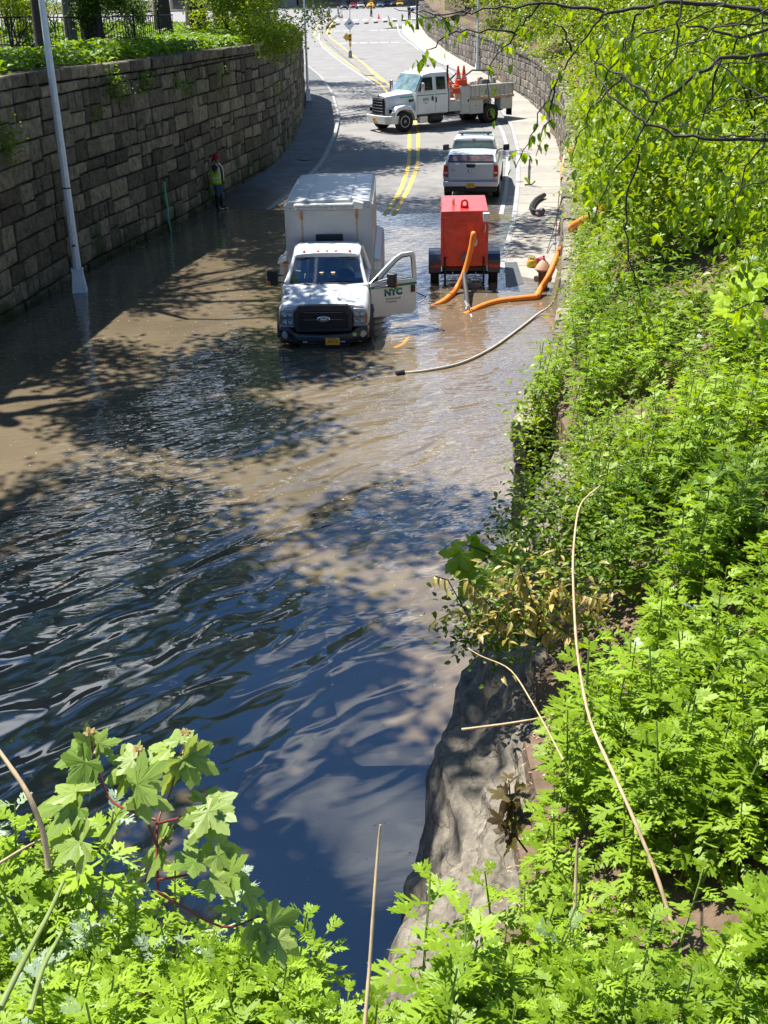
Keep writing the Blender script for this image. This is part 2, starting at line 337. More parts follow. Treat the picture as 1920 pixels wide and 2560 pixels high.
# ------------------------------------------------------------ ground, road, water
mb = MB(); mb.quad((-900,-600,-1.6),(900,-600,-1.6),(900,1500,-1.6),(-900,1500,-1.6)); tag(mb.build('ground', M_GRASSG, smooth=0), kind='structure')
YS = [-10+1.0*i for i in range(0, 155)]
sheet('road', LK, RK, YS, 10, zroad, M_ASPH)
lsw = lambda x, Y: zroad(LK(Y), Y)+.13
rsw = lambda x, Y: zroad(RK(Y), Y)+.14+.015*(x-RK(Y))
sheet('left_pavement', lambda Y: LW(Y)-.3, lambda Y: LK(Y)-.16, [-10+1.0*i for i in range(0, 112)], 3, lsw, M_CONCD)
sheet('right_pavement_bed', lambda Y: RK(Y)+.16, lambda Y: RW(Y)+.2, [-6+1.0*i for i in range(0, 160)], 3, lambda x, Y: rsw(x, Y)-.03, M_CONCD)
# kerbs, stone by stone
def kerb(name, f, side, Y0, Y1, zf, m, label, L=1.5, wd=.16):
    t = empty(name, (0, 0, 0), 0, label, 'kerb'); Y = Y0; n = 0
    rest = MB()
    while Y < Y1:
        Y2 = Y+L; xa, xb = f(Y+.012), f(Y2-.012); za, zb = zf(f(Y), Y)+.0, zf(f(Y2), Y2)
        j = random.uniform(-.006, .006)
        k = MB() if n < 60 else rest
        V = []
        for (x, y, z) in ((xa, Y+.012, za), (xb, Y2-.012, zb)):
            V += [(x, y, z-.35), (x+side*wd, y, z-.35), (x+side*wd, y, z+.135+j), (x+side*.02, y, z+.135+j), (x, y, z+.115+j)]
        k.ring([V[:5], V[5:]])
        if n < 60: k.build('kerb_stone', m, t, smooth=30)
        Y = Y2; n += 1
    if rest.v: tag(rest.build('far_kerb_stones', m, t), kind='stuff')
kerb('kerb', LK, -1, 33, 110, zroad, M_KERB, 'grey stone kerb curving along the left pavement below the high wall')
kerb('kerb', RK, 1, 26, 150, zroad, M_KERB, 'pale kerb along the right pavement beside the red pump trailer')
# slabs of the right pavement
t = empty('concrete_pavement', (0, 0, 0), 0, 'pale concrete slab pavement in the sun along the right wall', 'pavement'); t['kind'] = 'structure'
Y = 27.0; n = 0; rest = MB()
while Y < 150:
    L = 1.52; a0, a1 = RK(Y)+.17, RW(Y)+.05; b0, b1 = RK(Y+L)+.17, RW(Y+L)+.05
    k = MB() if Y < 92 else rest
    z0, z1 = rsw(0, Y), rsw(0, Y+L); za = rsw(a0, Y)+random.uniform(-.004, .004)
    e = .012
    V = [(a0, Y+e, 0), (a1, Y+e, 0), (b1, Y+L-e, 0), (b0, Y+L-e, 0)]
    zt = [rsw(a0, Y), rsw(a1, Y), rsw(b1, Y+L), rsw(b0, Y+L)]; j = random.uniform(-.004, .004)
    k.ring([[(x, y, z+j-.1) for (x, y, _), z in zip(V, zt)], [(x, y, z+j) for (x, y, _), z in zip(V, zt)]])
    if Y < 92: k.build('paving_slab', mat('concrete_slab_%d' % (n % 3), [(.33,.305,.26), (.295,.275,.24), (.355,.325,.275)][n % 3], .85, .14, 2.5, .35, 40), t, smooth=0)
    Y += L; n += 1
tag(rest.build('far_paving_slabs', M_CONC, t, smooth=0), kind='stuff')
# dark steel plate / patch and stains on the right pavement
pl = [GR(1265, 722, .17), GR(1309, 708, .17), GR(1292, 655, .17), GR(1262, 655, .17)]
mb = MB(); mb.ring([[(p.x, p.y, rsw(p.x, p.y)+.004) for p in pl], [(p.x, p.y, rsw(p.x, p.y)+.022) for p in pl]])
tag(mb.build('cover_plate', mat('dark_plate', (.07,.08,.085), .6, .3, 6), smooth=0), 'dark rectangular cover plate set in the pavement beside the fire hydrant', 'cover plate')

# avenue beyond the transverse road
mb = MB()
V = []; F = []
ysA = [106+3*i for i in range(26)]+[190, 220, 262]; xsA = [-120, -90, -60, -40, -30, -22, -16, -12, -9, -6]
for y in ysA:
    for x in xsA: V.append((x if y > 150 else x, y, prof(y)-.012))
nx = len(xsA)
for j in range(len(ysA)-1):
    for i in range(nx-1): a = j*nx+i; F.append((a, a+1, a+nx+1, a+nx))
mb.add(V, F); mb.add([(-6, 139.5, prof(139.5)-.012), (-6, 262, 3.33), (120, 262, 3.33), (120, 156, prof(156)-.012), (6, 156, prof(156)-.012), (-1, 140, prof(140)-.03)], [(0, 5, 4, 3, 2, 1)])
tag(mb.build('avenue', M_ASPH, smooth=60), kind='structure')

# lane markings, each a painted strip lying on the road
def strip(name, pts, w, m, lift=.006, parent=None):
    P = [Vector((p[0], p[1], 0)) for p in pts]; Q = []
    for i in range(len(P)-1):
        n = max(1, int((P[i+1]-P[i]).length/1.0))
        for k in range(n): Q.append(P[i].lerp(P[i+1], k/n))
    Q.append(P[-1])
    for _ in range(3): Q = [Q[0]]+[(Q[i-1]+Q[i]*2+Q[i+1])/4 for i in range(1, len(Q)-1)]+[Q[-1]]
    V = []; F = []
    for i, p in enumerate(Q):
        t = (Q[min(i+1, len(Q)-1)]-Q[max(0, i-1)]).normalized(); n = Vector((t.y, -t.x, 0))
        for s in (-1, 1): q = p+n*s*w/2; V.append((q.x, q.y, zroad(q.x, q.y)+lift))
    for i in range(len(Q)-1): F.append((2*i, 2*i+1, 2*i+3, 2*i+2))
    b = MB(); b.add(V, F); o = b.build(name, m, parent, smooth=0)
    return o
def gp(L): return [GR(x, y) for x, y in L]
S = lambda o: tag(o, kind='structure')
S(strip('yellow_centre_line', [(-.45,36)]+gp([(961,540),(1003,475),(1023,410),(1024,325),(1000,268),(952,211),(880,165),(821,122),(786,89),(788,74),(796,63),(817,51)]), .16, M_YEL))
S(strip('yellow_centre_line', gp([(983,540),(1026,465),(1045,410),(1046,325),(1022,268),(972,211),(905,155),(850,112),(822,92),(829,72)]), .16, M_YEL))
S(strip('yellow_median_line', gp([(945,216),(860,160),(805,116),(796,92),(806,70),(826,55)]), .14, M_WHT))
S(strip('yellow_median_line', gp([(960,205),(890,152),(840,112),(815,92),(820,72),(838,52)]), .14, M_YEL))
S(strip('white_edge_line', gp([(1236,610),(1245,568),(1259,508),(1267,464),(1270,398),(1266,358),(1253,320),(1190,235),(1113,165),(1045,122),(1000,88),(992,60)]), .14, M_WHT))
mw = mat('median_brick', (.235,.22,.19), .9, .35, 3, .4, 30)
S(strip('median_island', gp([(925,190),(875,146),(826,105),(806,84),(808,66),(824,53)]), .7, mw, .05))
# worn white bars before the junction and the crosswalk
for r, yy in enumerate((124, 142)):
    for k in range(9):
        x0 = -4.6+k*1.05+random.uniform(-.05, .05)
        if random.random() < .12: continue
        S(strip('white_bar', [(x0, yy), (x0+.8, yy+random.uniform(-.2, .2))], .9, M_WHT, .01))
for k in range(22):
    x0 = -22+k*1.3
    S(strip('crosswalk_bar', [(x0, 164), (x0+.1, 170)], .6, M_WHT, .02))
# repaired asphalt patches
def patch(name, L, m, lift=.004):
    P = gp(L); b = MB(); b.add([(p.x, p.y, zroad(p.x, p.y)+lift) for p in P], [tuple(range(len(P)))]); return S(b.build(name, m, smooth=0))

# water surface
def water_mat():
    m = bpy.data.materials.new('flood_water'); m.use_nodes = True; nt = m.node_tree; b = nt.nodes['Principled BSDF']
    b.inputs['Roughness'].default_value = .035; b.inputs['IOR'].default_value = 2.1
    tcn = nt.nodes.new('ShaderNodeTexCoord'); L = nt.links.new
    n = nt.nodes.new('ShaderNodeTexNoise'); n.inputs['Scale'].default_value = .35; n.inputs['Detail'].default_value = 5; L(tcn.outputs['Object'], n.inputs['Vector'])
    r = nt.nodes.new('ShaderNodeValToRGB'); r.color_ramp.elements[0].position = .35; r.color_ramp.elements[1].position = .65
    r.color_ramp.elements[0].color = (.135,.108,.070,1); r.color_ramp.elements[1].color = (.20,.158,.102,1)
    L(n.outputs['Fac'], r.inputs[0])
    sx = nt.nodes.new('ShaderNodeSeparateXYZ'); L(tcn.outputs['Object'], sx.inputs[0])
    L(r.outputs[0], b.inputs['Base Color'])
    def mathn(op, a=None, bb=None, c=None):
        q = nt.nodes.new('ShaderNodeMath'); q.operation = op
        for i, v in enumerate((a, bb, c)):
            if v is None: continue
            if isinstance(v, (int, float)): q.inputs[i].default_value = v
            else: L(v, q.inputs[i])
        return q.outputs[0]
    def mr(v, a, c, d, e):
        q = nt.nodes.new('ShaderNodeMapRange'); q.interpolation_type = 'SMOOTHSTEP'
        q.inputs['From Min'].default_value = a; q.inputs['From Max'].default_value = c; q.inputs['To Min'].default_value = d; q.inputs['To Max'].default_value = e; L(v, q.inputs['Value']); return q.outputs[0]
    def nz(rot, sc, scale, det=2.0, dist=0.0):
        mpn = nt.nodes.new('ShaderNodeMapping'); mpn.vector_type = 'TEXTURE'; mpn.inputs['Rotation'].default_value = (0, 0, rad(rot)); mpn.inputs['Scale'].default_value = (sc[0], sc[1], 1)
        L(tcn.outputs['Object'], mpn.inputs['Vector'])
        q = nt.nodes.new('ShaderNodeTexNoise'); q.inputs['Scale'].default_value = scale; q.inputs['Detail'].default_value = det; q.inputs['Roughness'].default_value = .45; q.inputs['Distortion'].default_value = dist
        L(mpn.outputs[0], q.inputs['Vector']); return q.outputs['Fac']
    big = nz(50, (2.2, .75), .8, 0.0, .9)          # long swell, crests along 50 degrees
    mid = nz(40, (1.5, .7), 1.6, .8, .8)
    fine = nz(12, (1.6, .6), 4.2, 2.0, .3)
    # calm towards the rock at the lower right, livelier to the left and in mid water
    calm = mathn('SUBTRACT', sx.outputs['X'], mathn('MULTIPLY', sx.outputs['Y'], .22))   # about -1.6 at the rock
    cm_ = mathn('MULTIPLY', mr(calm, -8.0, -5.2, .35, 1.0), mr(calm, -4.2, -2.3, 1.0, .06))
    yb = mr(sx.outputs['Y'], 8.5, 13.5, .0, 1.0)
    act = mathn('MAXIMUM', cm_, mathn('MULTIPLY', yb, mathn('MULTIPLY', mr(calm, -8.5, -5.4, .45, 1.0), .8)))
    act = mathn('MULTIPLY', act, mr(sx.outputs['Y'], 7.0, 11.0, .22, 1.0))
    ffar = mr(sx.outputs['Y'], 16, 27, 1.0, .32)
    h = mathn('MULTIPLY', mathn('MULTIPLY', big, .105), mathn('MULTIPLY', act, ffar))
    h = mathn('ADD', h, mathn('MULTIPLY', mathn('MULTIPLY', mid, .085), mathn('MULTIPLY', act, ffar)))
    ffi = mr(sx.outputs['Y'], 10, 16, .03, 1.1)
    h = mathn('ADD', h, mathn('MULTIPLY', fine, mathn('MULTIPLY', ffi, .013)))
    bp = nt.nodes.new('ShaderNodeBump'); bp.inputs['Strength'].default_value = 1.0; bp.inputs['Distance'].default_value = 1.0
    L(h, bp.inputs['Height']); L(bp.outputs[0], b.inputs['Normal'])
    return m
mb = MB(); wy = [-8, 0, 10, 20, 30, 40, 52]
V = []
for y in wy: V += [(LW(y)-.4, y, 0), (RW(y)+.35, y, 0)]
mb.add(V, [(2*i, 2*i+1, 2*i+3, 2*i+2) for i in range(len(wy)-1)])
S(mb.build('water', water_mat(), smooth=0))
# floating seeds and specks
sp = []
for i in range(1500):
    y = random.uniform(5.5, 30); x = random.uniform(LW(y)+.3, RW(y)-.05)
    r = random.uniform(.004, .011)*(1+y*.04); a = random.random()*6.28
    sp.append((x, y, r, a))
V = []; T = []
for i, (x, y, r, a) in enumerate(sp):
    for k in range(3): V.append((x+r*cos(a+k*2.1)*(1.6 if k == 0 else .7), y+r*sin(a+k*2.1), .004))
    T.append((3*i, 3*i+1, 3*i+2))
o = np_mesh('floating_specks', V, T, mats=[mat('pale_seed', (.6,.52,.38), .8)]); tag(o, 'pale seeds and specks scattered over the flood water', 'seeds', kind='stuff')

# ------------------------------------------------------------ stone retaining walls
def arc(xf, Y0, Y1, step=.25):
    P = []; Y = Y0
    while Y <= Y1: P.append(Vector((xf(Y), Y, 0))); Y += step
    s = [0]
    for i in range(1, len(P)): s.append(s[-1]+(P[i]-P[i-1]).length)
    return P, s
def stone_wall(name, xf, Y0, Y1, zg, zt, side, m, label, cap=.34, band=(.70, .98), wr=(.5, 1.25), nmax=300, ycore0=None):
    t = empty(name, (0, 0, 0), 0, label, 'wall')
    P, s = arc(xf, Y0, Y1); total = s[-1]
    xs = np.array([p.x for p in P]); ys = np.array([p.y for p in P]); ss = np.array(s)
    def at(u, z, o):
        x = float(np.interp(u, ss, xs)); y = float(np.interp(u, ss, ys)); x2 = float(np.interp(u+.1, ss, xs)); y2 = float(np.interp(u+.1, ss, ys))
        x1 = float(np.interp(u-.1, ss, xs)); y1 = float(np.interp(u-.1, ss, ys))
        d = Vector((x2-x1, y2-y1, 0)).normalized(); n = Vector((d.y, -d.x, 0))*side
        return (x+n.x*o, y+n.y*o, z)
    stones = []
    def add(u0, u1, z0, z1):
        um = (u0+u1)/2; y = float(np.interp(um, ss, ys)); g = zg(y); T = zt(y)-cap
        if z1 < g-.1 or z0 > T-.04: return
        z1 = min(z1, T); 
        if z1-z0 < .06: return
        stones.append((u0, u1, z0, z1, y, False))
    z = -.6; zmax = max(zt(y) for y in ys)
    while z < zmax:
        b = random.uniform(*band); u = -random.random()
        while u < total:
            w = random.uniform(*wr); k = random.random()
            w2 = min(u+w, total)
            if k < .05: add(max(u, 0), w2, z, z+b)
            elif k < .74:
                h = b*random.choice((.4, .5, .5, .55, .6)); add(max(u, 0), w2, z, z+h)
                if random.random() < .28:
                    c = u+w*random.uniform(.35, .65); add(max(u, 0), c, z+h, z+b); add(c, w2, z+h, z+b)
                else: add(max(u, 0), w2, z+h, z+b)
            else:
                h = b*.5; c = u+w*random.uniform(.4, .6); add(max(u, 0), c, z, z+h); add(c, w2, z, z+h); add(max(u, 0), w2, z+h, z+b)
            u += w
        z += b
    u = 0
    while u < total:
        w = random.uniform(.55, 1.1); y = float(np.interp(u+w/2, ss, ys)); T = zt(y); stones.append((u, min(u+w, total), T-cap, T, y, True)); u += w
    stones.sort(key=lambda q: (q[4]*q[4]+10)/max(.05, (q[1]-q[0])*(q[3]-q[2])))
    VV = []; TT = []; tt = []
    for i, (u0, u1, z0, z1, y, capst) in enumerate(stones):
        gq = .024 if side > 0 else .016; a0, a1, b0, b1 = u0+gq, u1-gq, z0+gq, z1-gq
        if a1-a0 < .03 or b1-b0 < .03: continue
        pr = random.uniform(-.015, .04)+(.05 if capst else 0); j = lambda k=.014: random.uniform(-k, k)
        # slight sag of the courses
        C = [(a0+j(), b0+j()), (a1+j(), b0+j()), (a1+j(), b1+j()), (a0+j(), b1+j())]
        cx, cz = (a0+a1)/2, (b0+b1)/2; ins = min(.035, (a1-a0)*.2, (b1-b0)*.2)
        def mv(p, k): return (p[0]+(k if p[0] < cx else -k), p[1]+(k if p[1] < cz else -k))
        V = [at(p[0], p[1], -.2 if not capst else -.4) for p in C]+[at(p[0], p[1], pr+.0) for p in C]
        V += [at(*mv(p, ins*random.uniform(.6, 1.2)), pr+.022+j(.01)) for p in C]+[at(cx+j(.06), cz+j(.04), pr+.034+j(.015))]
        F = []
        for q in range(4):
            r = (q+1) % 4; F += [(q, r, 4+r), (q, 4+r, 4+q), (4+q, 4+r, 8+r), (4+q, 8+r, 8+q), (8+q, 8+r, 12)]
        if side < 0: F = [f[::-1] for f in F]
        tn = random.random()
        if i < nmax:
            o = np_mesh('stone', V, F, tint=[tn]*13, mats=[m], parent=t)
        else:
            F = np.array(F)+len(VV); VV += V; TT.append(F); tt += [tn]*13
    if VV: tag(np_mesh('far_stones', VV, np.concatenate(TT), tint=tt, mats=[m], parent=t), kind='stuff')
    c = MB(); rings = []
    for y in np.arange(ycore0 if ycore0 is not None else Y0, Y1+.01, 1.0):
        x = xf(y); x2 = xf(y+.1); d = Vector((x2-x, .1, 0)).normalized(); n = Vector((d.y, -d.x, 0))*side
        f = -.11; bk = -.55
        rings.append([(x+n.x*f, y+n.y*f, zg(y)-.5), (x+n.x*f, y+n.y*f, zt(y)-.06), (x+n.x*bk, y+n.y*bk, zt(y)-.06), (x+n.x*bk, y+n.y*bk, zg(y)-.5)])
    c.ring(rings); c.build('wall_core', M_JOINT, t, smooth=0)
    return t, at
LT = lambda Y: float(np.interp(Y, [-10,29,36,44,53,64,76,96], [5.5,5.42,5.3,5.22,5.1,5.0,4.85,4.6]))
RT = lambda Y: rsw(0, Y)+2.65
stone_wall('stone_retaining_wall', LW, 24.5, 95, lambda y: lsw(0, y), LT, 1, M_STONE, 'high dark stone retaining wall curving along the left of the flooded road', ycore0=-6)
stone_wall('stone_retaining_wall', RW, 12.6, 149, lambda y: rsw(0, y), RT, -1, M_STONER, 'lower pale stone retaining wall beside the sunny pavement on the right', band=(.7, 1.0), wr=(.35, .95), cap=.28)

# green spray-painted drip line on the left wall
g0 = [(410,455),(413,480),(414,496),(419,520),(420,545),(425,565),(428,585)]
mb = MB()
for i in range(len(g0)-1):
    Y = 39.0-i*.12
pts = []
for (px, py) in g0:
    # meet the wall face
    best = None
    for k in range(60):
        Y = 34+k*.15
        d = fwd*FPX+Rv*(px-960)-Uv*(py-1280); tq = Y/d.y; p = Vector((0, 0, CAMH))+d*tq
        e = abs(p.x-LW(Y)-.12)
        if best is None or e < best[0]: best = (e, p)
    pts.append(best[1])
w = .035
rr = [w*1.4, w*.8, w*1.5, w*.9, w*1.3, w*.8, w*.9]
mb.tube(pts, rr, 5); tag(mb.build('paint_drip', mat('mint_paint', (.10,.50,.27), .6)), 'thin mint green line of paint running down the left stone wall', 'paint mark')

# ------------------------------------------------------------ banks
def zcrest(Y): return 2.62+.14*max(0, min(1, (Y-10)/10)) if Y < 29 else RT(Y)-.02
def edgeY(x): return float(np.interp(x, [-9,-3,-1.4,-1.0,-.65,-.42,-.28,-.12,.1,.35,.7,1.2], [2.9,3.2,3.05,2.9,2.75,2.6,2.45,2.4,2.45,2.4,2.45,2.5]))
def zbank(x, Y):
    w = .95 if Y < 10.5 else max(.25, .95-.7*(Y-10.5)/2.5)
    d = (x-RW(Y))*.98-w
    zc = zcrest(Y)
    if d > 0:
        z = zc+.47*d if d < 7.5 else zc+3.52+.06*(d-7.5)
        z += .10*noise.noise(Vector((x*.6, Y*.5, 1.3)))*min(1, d*1.2)
    else: z = -.7
    if x < 1.6:
        e = edgeY(x)
        zl = 3.98+.17*max(0, min(1, (x+.1)/.4))
        if Y < e: z = max(z, zl)
        elif Y < e+.5: z = max(z, zl-(Y-e)*7.5)
    return z
mb = MB(); xs = np.concatenate([np.arange(-9, -1.2, .4), np.arange(-1.2, 4, .16), np.arange(4, 14, .7), np.arange(14, 60, 4)])
ys = np.concatenate([np.arange(-6, 1, .5), np.arange(1, 12, .16), np.arange(12, 40, .7), np.arange(40, 152, 2)])
V = [(x, y, zbank(x, y)) for y in ys for x in xs]; nx = len(xs); F = []
for j in range(len(ys)-1):
    for i in range(nx-1):
        a = j*nx+i; q = (a, a+1, a+nx+1, a+nx)
        if max(V[k][2] for k in q) > -.65: F.append(q)
mb.add(V, F); S(mb.build('right_bank', M_SOIL, smooth=60))
# left bank behind the high wall
def zleft(x, Y):
    d = LW(min(Y, 94))-.5-x; z = LT(Y)-.06+.10*min(max(d, 0), 1)+.02*max(0, d-1)
    return z+.08*noise.noise(Vector((x*.4, Y*.4, 4)))
mb = MB(); V = []; F = []; ysl = np.arange(-6, 96, 1.0); dl = [0, .5, 1, 1.6, 2.5, 4, 6, 9, 13, 18, 26, 40, 70]
for y in ysl:
    for d in dl: x = LW(y)-.45-d; V.append((x, y, zleft(x, y)))
n_ = len(dl)
for j in range(len(ysl)-1):
    for i in range(n_-1): a = j*n_+i; F.append((a, a+n_, a+n_+1, a+1))
# slope down to the avenue at the far end
for i, d in enumerate(dl): x = LW(95)-.45-d; V.append((x-2, 108, prof(108)-.05))
j = len(ysl)-1
for i in range(n_-1): a = j*n_+i; F.append((a, a+n_, a+n_+1, a+1))
mb.add(V, F); S(mb.build('left_bank', M_GRASSG, smooth=60))

# rock outcrop at the water's edge
def rock_mat():
    m = mat('schist_rock', (.10,.09,.07), .9, col2=(.25,.22,.17), scale=1.6, bump=1.0, bscale=9); nt = m.node_tree
    r = nt.nodes[m['ramp']]
    nn = [n for n in nt.nodes if n.type == 'TEX_NOISE'][0]; mp_ = nt.nodes.new('ShaderNodeMapping'); mp_.inputs['Rotation'].default_value = (0, 0, rad(11)); mp_.inputs['Scale'].default_value = (3.0, .9, 2.2)
    t_ = [n for n in nt.nodes if n.type == 'TEX_COORD'][0]; nt.links.new(t_.outputs['Object'], mp_.inputs[0]); nt.links.new(mp_.outputs[0], nn.inputs['Vector'])
    e = r.color_ramp.elements.new(.45); e.color = (.175,.152,.115,1)
    # dark cleavage cracks running along the outcrop
    b = nt.nodes['Principled BSDF']; vo = nt.nodes.new('ShaderNodeTexVoronoi'); vo.feature = 'DISTANCE_TO_EDGE'; vo.inputs['Scale'].default_value = 1.5
    m3 = nt.nodes.new('ShaderNodeMapping'); m3.inputs['Rotation'].default_value = (0, 0, rad(14)); m3.inputs['Scale'].default_value = (3.6, .28, 1.6); wn = nt.nodes.new('ShaderNodeTexNoise'); wn.inputs['Scale'].default_value = 3.5; wn.inputs['Detail'].default_value = 5
    wa = nt.nodes.new('ShaderNodeMixRGB'); wa.blend_type = 'LINEAR_LIGHT'; wa.inputs[0].default_value = .22
    nt.links.new(t_.outputs['Object'], wn.inputs['Vector']); nt.links.new(t_.outputs['Object'], wa.inputs[1]); nt.links.new(wn.outputs['Color'], wa.inputs[2]); nt.links.new(wa.outputs[0], m3.inputs[0]); nt.links.new(m3.outputs[0], vo.inputs['Vector'])
    cr2 = nt.nodes.new('ShaderNodeMapRange'); cr2.inputs['From Min'].default_value = .0; cr2.inputs['From Max'].default_value = .035; cr2.inputs['To Min'].default_value = .62; nt.links.new(vo.outputs['Distance'], cr2.inputs['Value'])
    fn = nt.nodes.new('ShaderNodeTexNoise'); fn.inputs['Scale'].default_value = 22; fn.inputs['Detail'].default_value = 8; nt.links.new(t_.outputs['Object'], fn.inputs['Vector']); fr2 = nt.nodes.new('ShaderNodeMapRange'); fr2.inputs['From Min'].default_value = .35; fr2.inputs['From Max'].default_value = .65; fr2.inputs['To Min'].default_value = .7; fr2.inputs['To Max'].default_value = 1.15; nt.links.new(fn.outputs['Fac'], fr2.inputs['Value'])
    mm = nt.nodes.new('ShaderNodeMath'); mm.operation = 'MULTIPLY'; nt.links.new(cr2.outputs[0], mm.inputs[0]); nt.links.new(fr2.outputs[0], mm.inputs[1])
    mu = nt.nodes.new('ShaderNodeMixRGB'); mu.blend_type = 'MULTIPLY'; mu.inputs[0].default_value = 1; nt.links.new(r.outputs[0], mu.inputs[1]); nt.links.new(mm.outputs[0], mu.inputs[2]); nt.links.new(mu.outputs[0], b.inputs['Base Color'])
    bp2 = nt.nodes.new('ShaderNodeBump'); bp2.inputs['Strength'].default_value = .5; bp2.inputs['Distance'].default_value = .03; nt.links.new(cr2.outputs[0], bp2.inputs['Height'])
    ob = [n for n in nt.nodes if n.type == 'BUMP' and n != bp2][0]; nt.links.new(bp2.outputs[0], ob.inputs['Normal'])
    return m
mb = MB(); V = []; F = []; us = np.linspace(0, 1, 120); yr = np.linspace(.6, 13.6, 330)
for y in yr:
    fade = min(1, (13.6-y)/1.5)
    for u in us:
        # profile: steep face, rounded crest, then running under the soil
        if u < .72:
            k = u/.72; d = -.08+.98*k**1.25; z = -.6+3.15*math.sin(k*pi/2)**.92+.0
        else: k = (u-.72)/.28; d = .90+1.1*k; z = 2.55+.28*k-.5*k*k*k
        nn = noise.multi_fractal(Vector((u*3.3+7, y*.42, u*.9)), .9, 2.1, 5)-.8
        q_ = u*5.2+y*.16+1.1*noise.noise(Vector((u*2.2, y*.35, 3))); fr_ = q_-math.floor(q_)
        fr_ = fr_ if fr_ < .86 else .86*(1-fr_)/.14; st = fr_*.13*(.4+abs(noise.noise(Vector((y*.5, math.floor(q_)*3.1, 5))))*1.3)
        q2 = u*15+y*.3+1.6*noise.noise(Vector((u*5, y*.6, 13))); f2 = q2-math.floor(q2); st += (f2 if f2 < .8 else .8*(1-f2)/.2)*.03+noise.fractal(Vector((u*9, y*1.1, 9)), .8, 2.2, 6)*.09
        cr_ = -.10*max(0, 1-abs(noise.noise(Vector((u*4, y*.8, 17))))*9)
        o = (nn*.16+st-.10+cr_)*(.25+.75*math.sin(min(1, u/.9)*pi))
        x = RW(y)+d*(.35+.65*fade if y > 12 else 1)-o*.8
        V.append((x, y-.19*(x-RW(y)), z+o*.55))
nu = len(us)
for j in range(len(yr)-1):
    for i in range(nu-1): a = j*nu+i; F.append((a, a+1, a+nu+1, a+nu))
mb.add(V, F); ro = mb.build('rock_outcrop', rock_mat(), smooth=35); wet(ro.data.materials[0], .05, .40, .42, .3); tag(ro, 'grey ridged bedrock outcrop dropping into the dark blue water', 'rock')

# ------------------------------------------------------------ street furniture
def lamp_post(x, Y, z, H, label, base=True, r=.085, bw=.27, bh=.55, lean=(0, 0), m=None, arm=True, nm='lamp_post'):
    m = m or M_GALV; t = empty(nm, (x, Y, z), rad(10), label, 'lamp post')
    p = MB(); p.tube([(0,0,bh*.8),(0,0,H*.45),(0,0,H)], [r, r*.86, r*.6], 8); p.build('pole', m, t, smooth=0)
    if base:
        b = MB(); b.box((0,0,bh/2), (bw*2.0,bw*2.0,bh), taper=.68); b.box((0,0,bh+.02), (bw*1.5,bw*1.5,.05)); b.build('base', m, t, bevel=.015, smooth=0)
        d = MB(); d.quad((-bw*.45,-bw*.93,.12),(bw*.45,-bw*.93,.12),(bw*.40,-bw*.78,bh*.78),(-bw*.40,-bw*.78,bh*.78)); o = d.build('access_door', m, t, smooth=0, solid=.012)
        for sx in (-1, 1): q = MB(); q.lathe([(.03,0),(.03,.05),(.02,.07)], 6, (sx*bw*.62, -bw*.6, bh+.04)); q.build('anchor_bolt', M_STEEL, t)
    if arm:
        a = MB(); a.tube([(0,0,H-.1),(.6,0,H+.55),(1.5,0,H+.75),(2.3,0,H+.7)], [.05,.045,.04,.035], 8); a.build('arm', m, t)
        h = MB(); h.box((2.55,0,H+.68), (.7,.28,.14)); h.build('lamp_head', m, t, bevel=.04); h = MB(); h.box((2.6,0,H+.6), (.4,.2,.03)); h.build('lens', M_CLEAR, t)
    return t
g = G(200, 728, 0); t = lamp_post(g.x, g.y, -.12, 8.2, 'pale steel lamp post with square base standing in the water by the left wall', r=.115, bw=.20, bh=.66)
mb = MB(); mb.lathe([(.118,0),(.118,.03)], 8, (0,0,2.75)); mb.build('joint_band', M_BLACK, t)
for (h, s) in ((1.75,.09),(1.58,.07)): mb = MB(); mb.bb(-.045,.045,-.119,-.114,h,h+s); mb.build('sticker', mat('white_sticker', (.75,.76,.76), .5), t)
mb = MB(); mb.bb(-.04,.04,-.118,-.113,1.3,1.36); mb.build('number_plate', M_DKTXT, t)
g = GR(771, 252, .13); lamp_post(g.x, g.y, lsw(0, g.y), 8, 'slim lamp post on the left pavement where the road bends', r=.075, bw=.17, bh=.6)
g = GR(1193, 177, .14); lamp_post(g.x, g.y, rsw(0, g.y), 8, 'lamp post on the right pavement beyond the flatbed truck', r=.09, bw=.17, bh=.6)
g = GR(1043, 74, .14); lamp_post(g.x, g.y, prof(g.y)+.1, 9, 'farthest pole on the right pavement by the junction', r=.13, bw=.22, bh=.6, m=M_BARK)
# sign post on the median
g = GR(876, 146); t = empty('sign_post', (g.x, g.y, zroad(g.x, g.y)), 0, 'median post carrying a grey diamond sign above a yellow sign', 'sign')
mb = MB(); mb.box((0,0,.32), (.34,.34,.64), taper=.8); mb.build('base', M_CONC, t, bevel=.02)
mb = MB(); mb.tube([(0,0,.5),(.02,0,2.2),(.08,0,4.3)], .045, 8); mb.build('pole', M_GALV, t)
def diamond(c, r, m, name, y): b = MB(); b.prism([(c[0],c[1]-r),(c[0]+r*.92,c[1]),(c[0],c[1]+r),(c[0]-r*.92,c[1])], y, y+.03); return b.build(name, m, t, smooth=0)
s1 = diamond((0,2.75), .52, M_GALV, 'diamond_sign', -.09)
b = MB(); b.box((.03,-.105,2.82), (.34,.02,.11), Matrix.Rotation(rad(-25), 3, 'Y')); b.build('arrow_mark', M_DKTXT, s1)
s2 = diamond((-.28,1.72), .34, M_YEL, 'yellow_sign', -.02)
b = MB(); b.bb(-.14,.16,-.16,.08,1.35,2.0); b.build('signal_box', mat('signal_yellow', (.75,.46,.03), .5), t, bevel=.03)
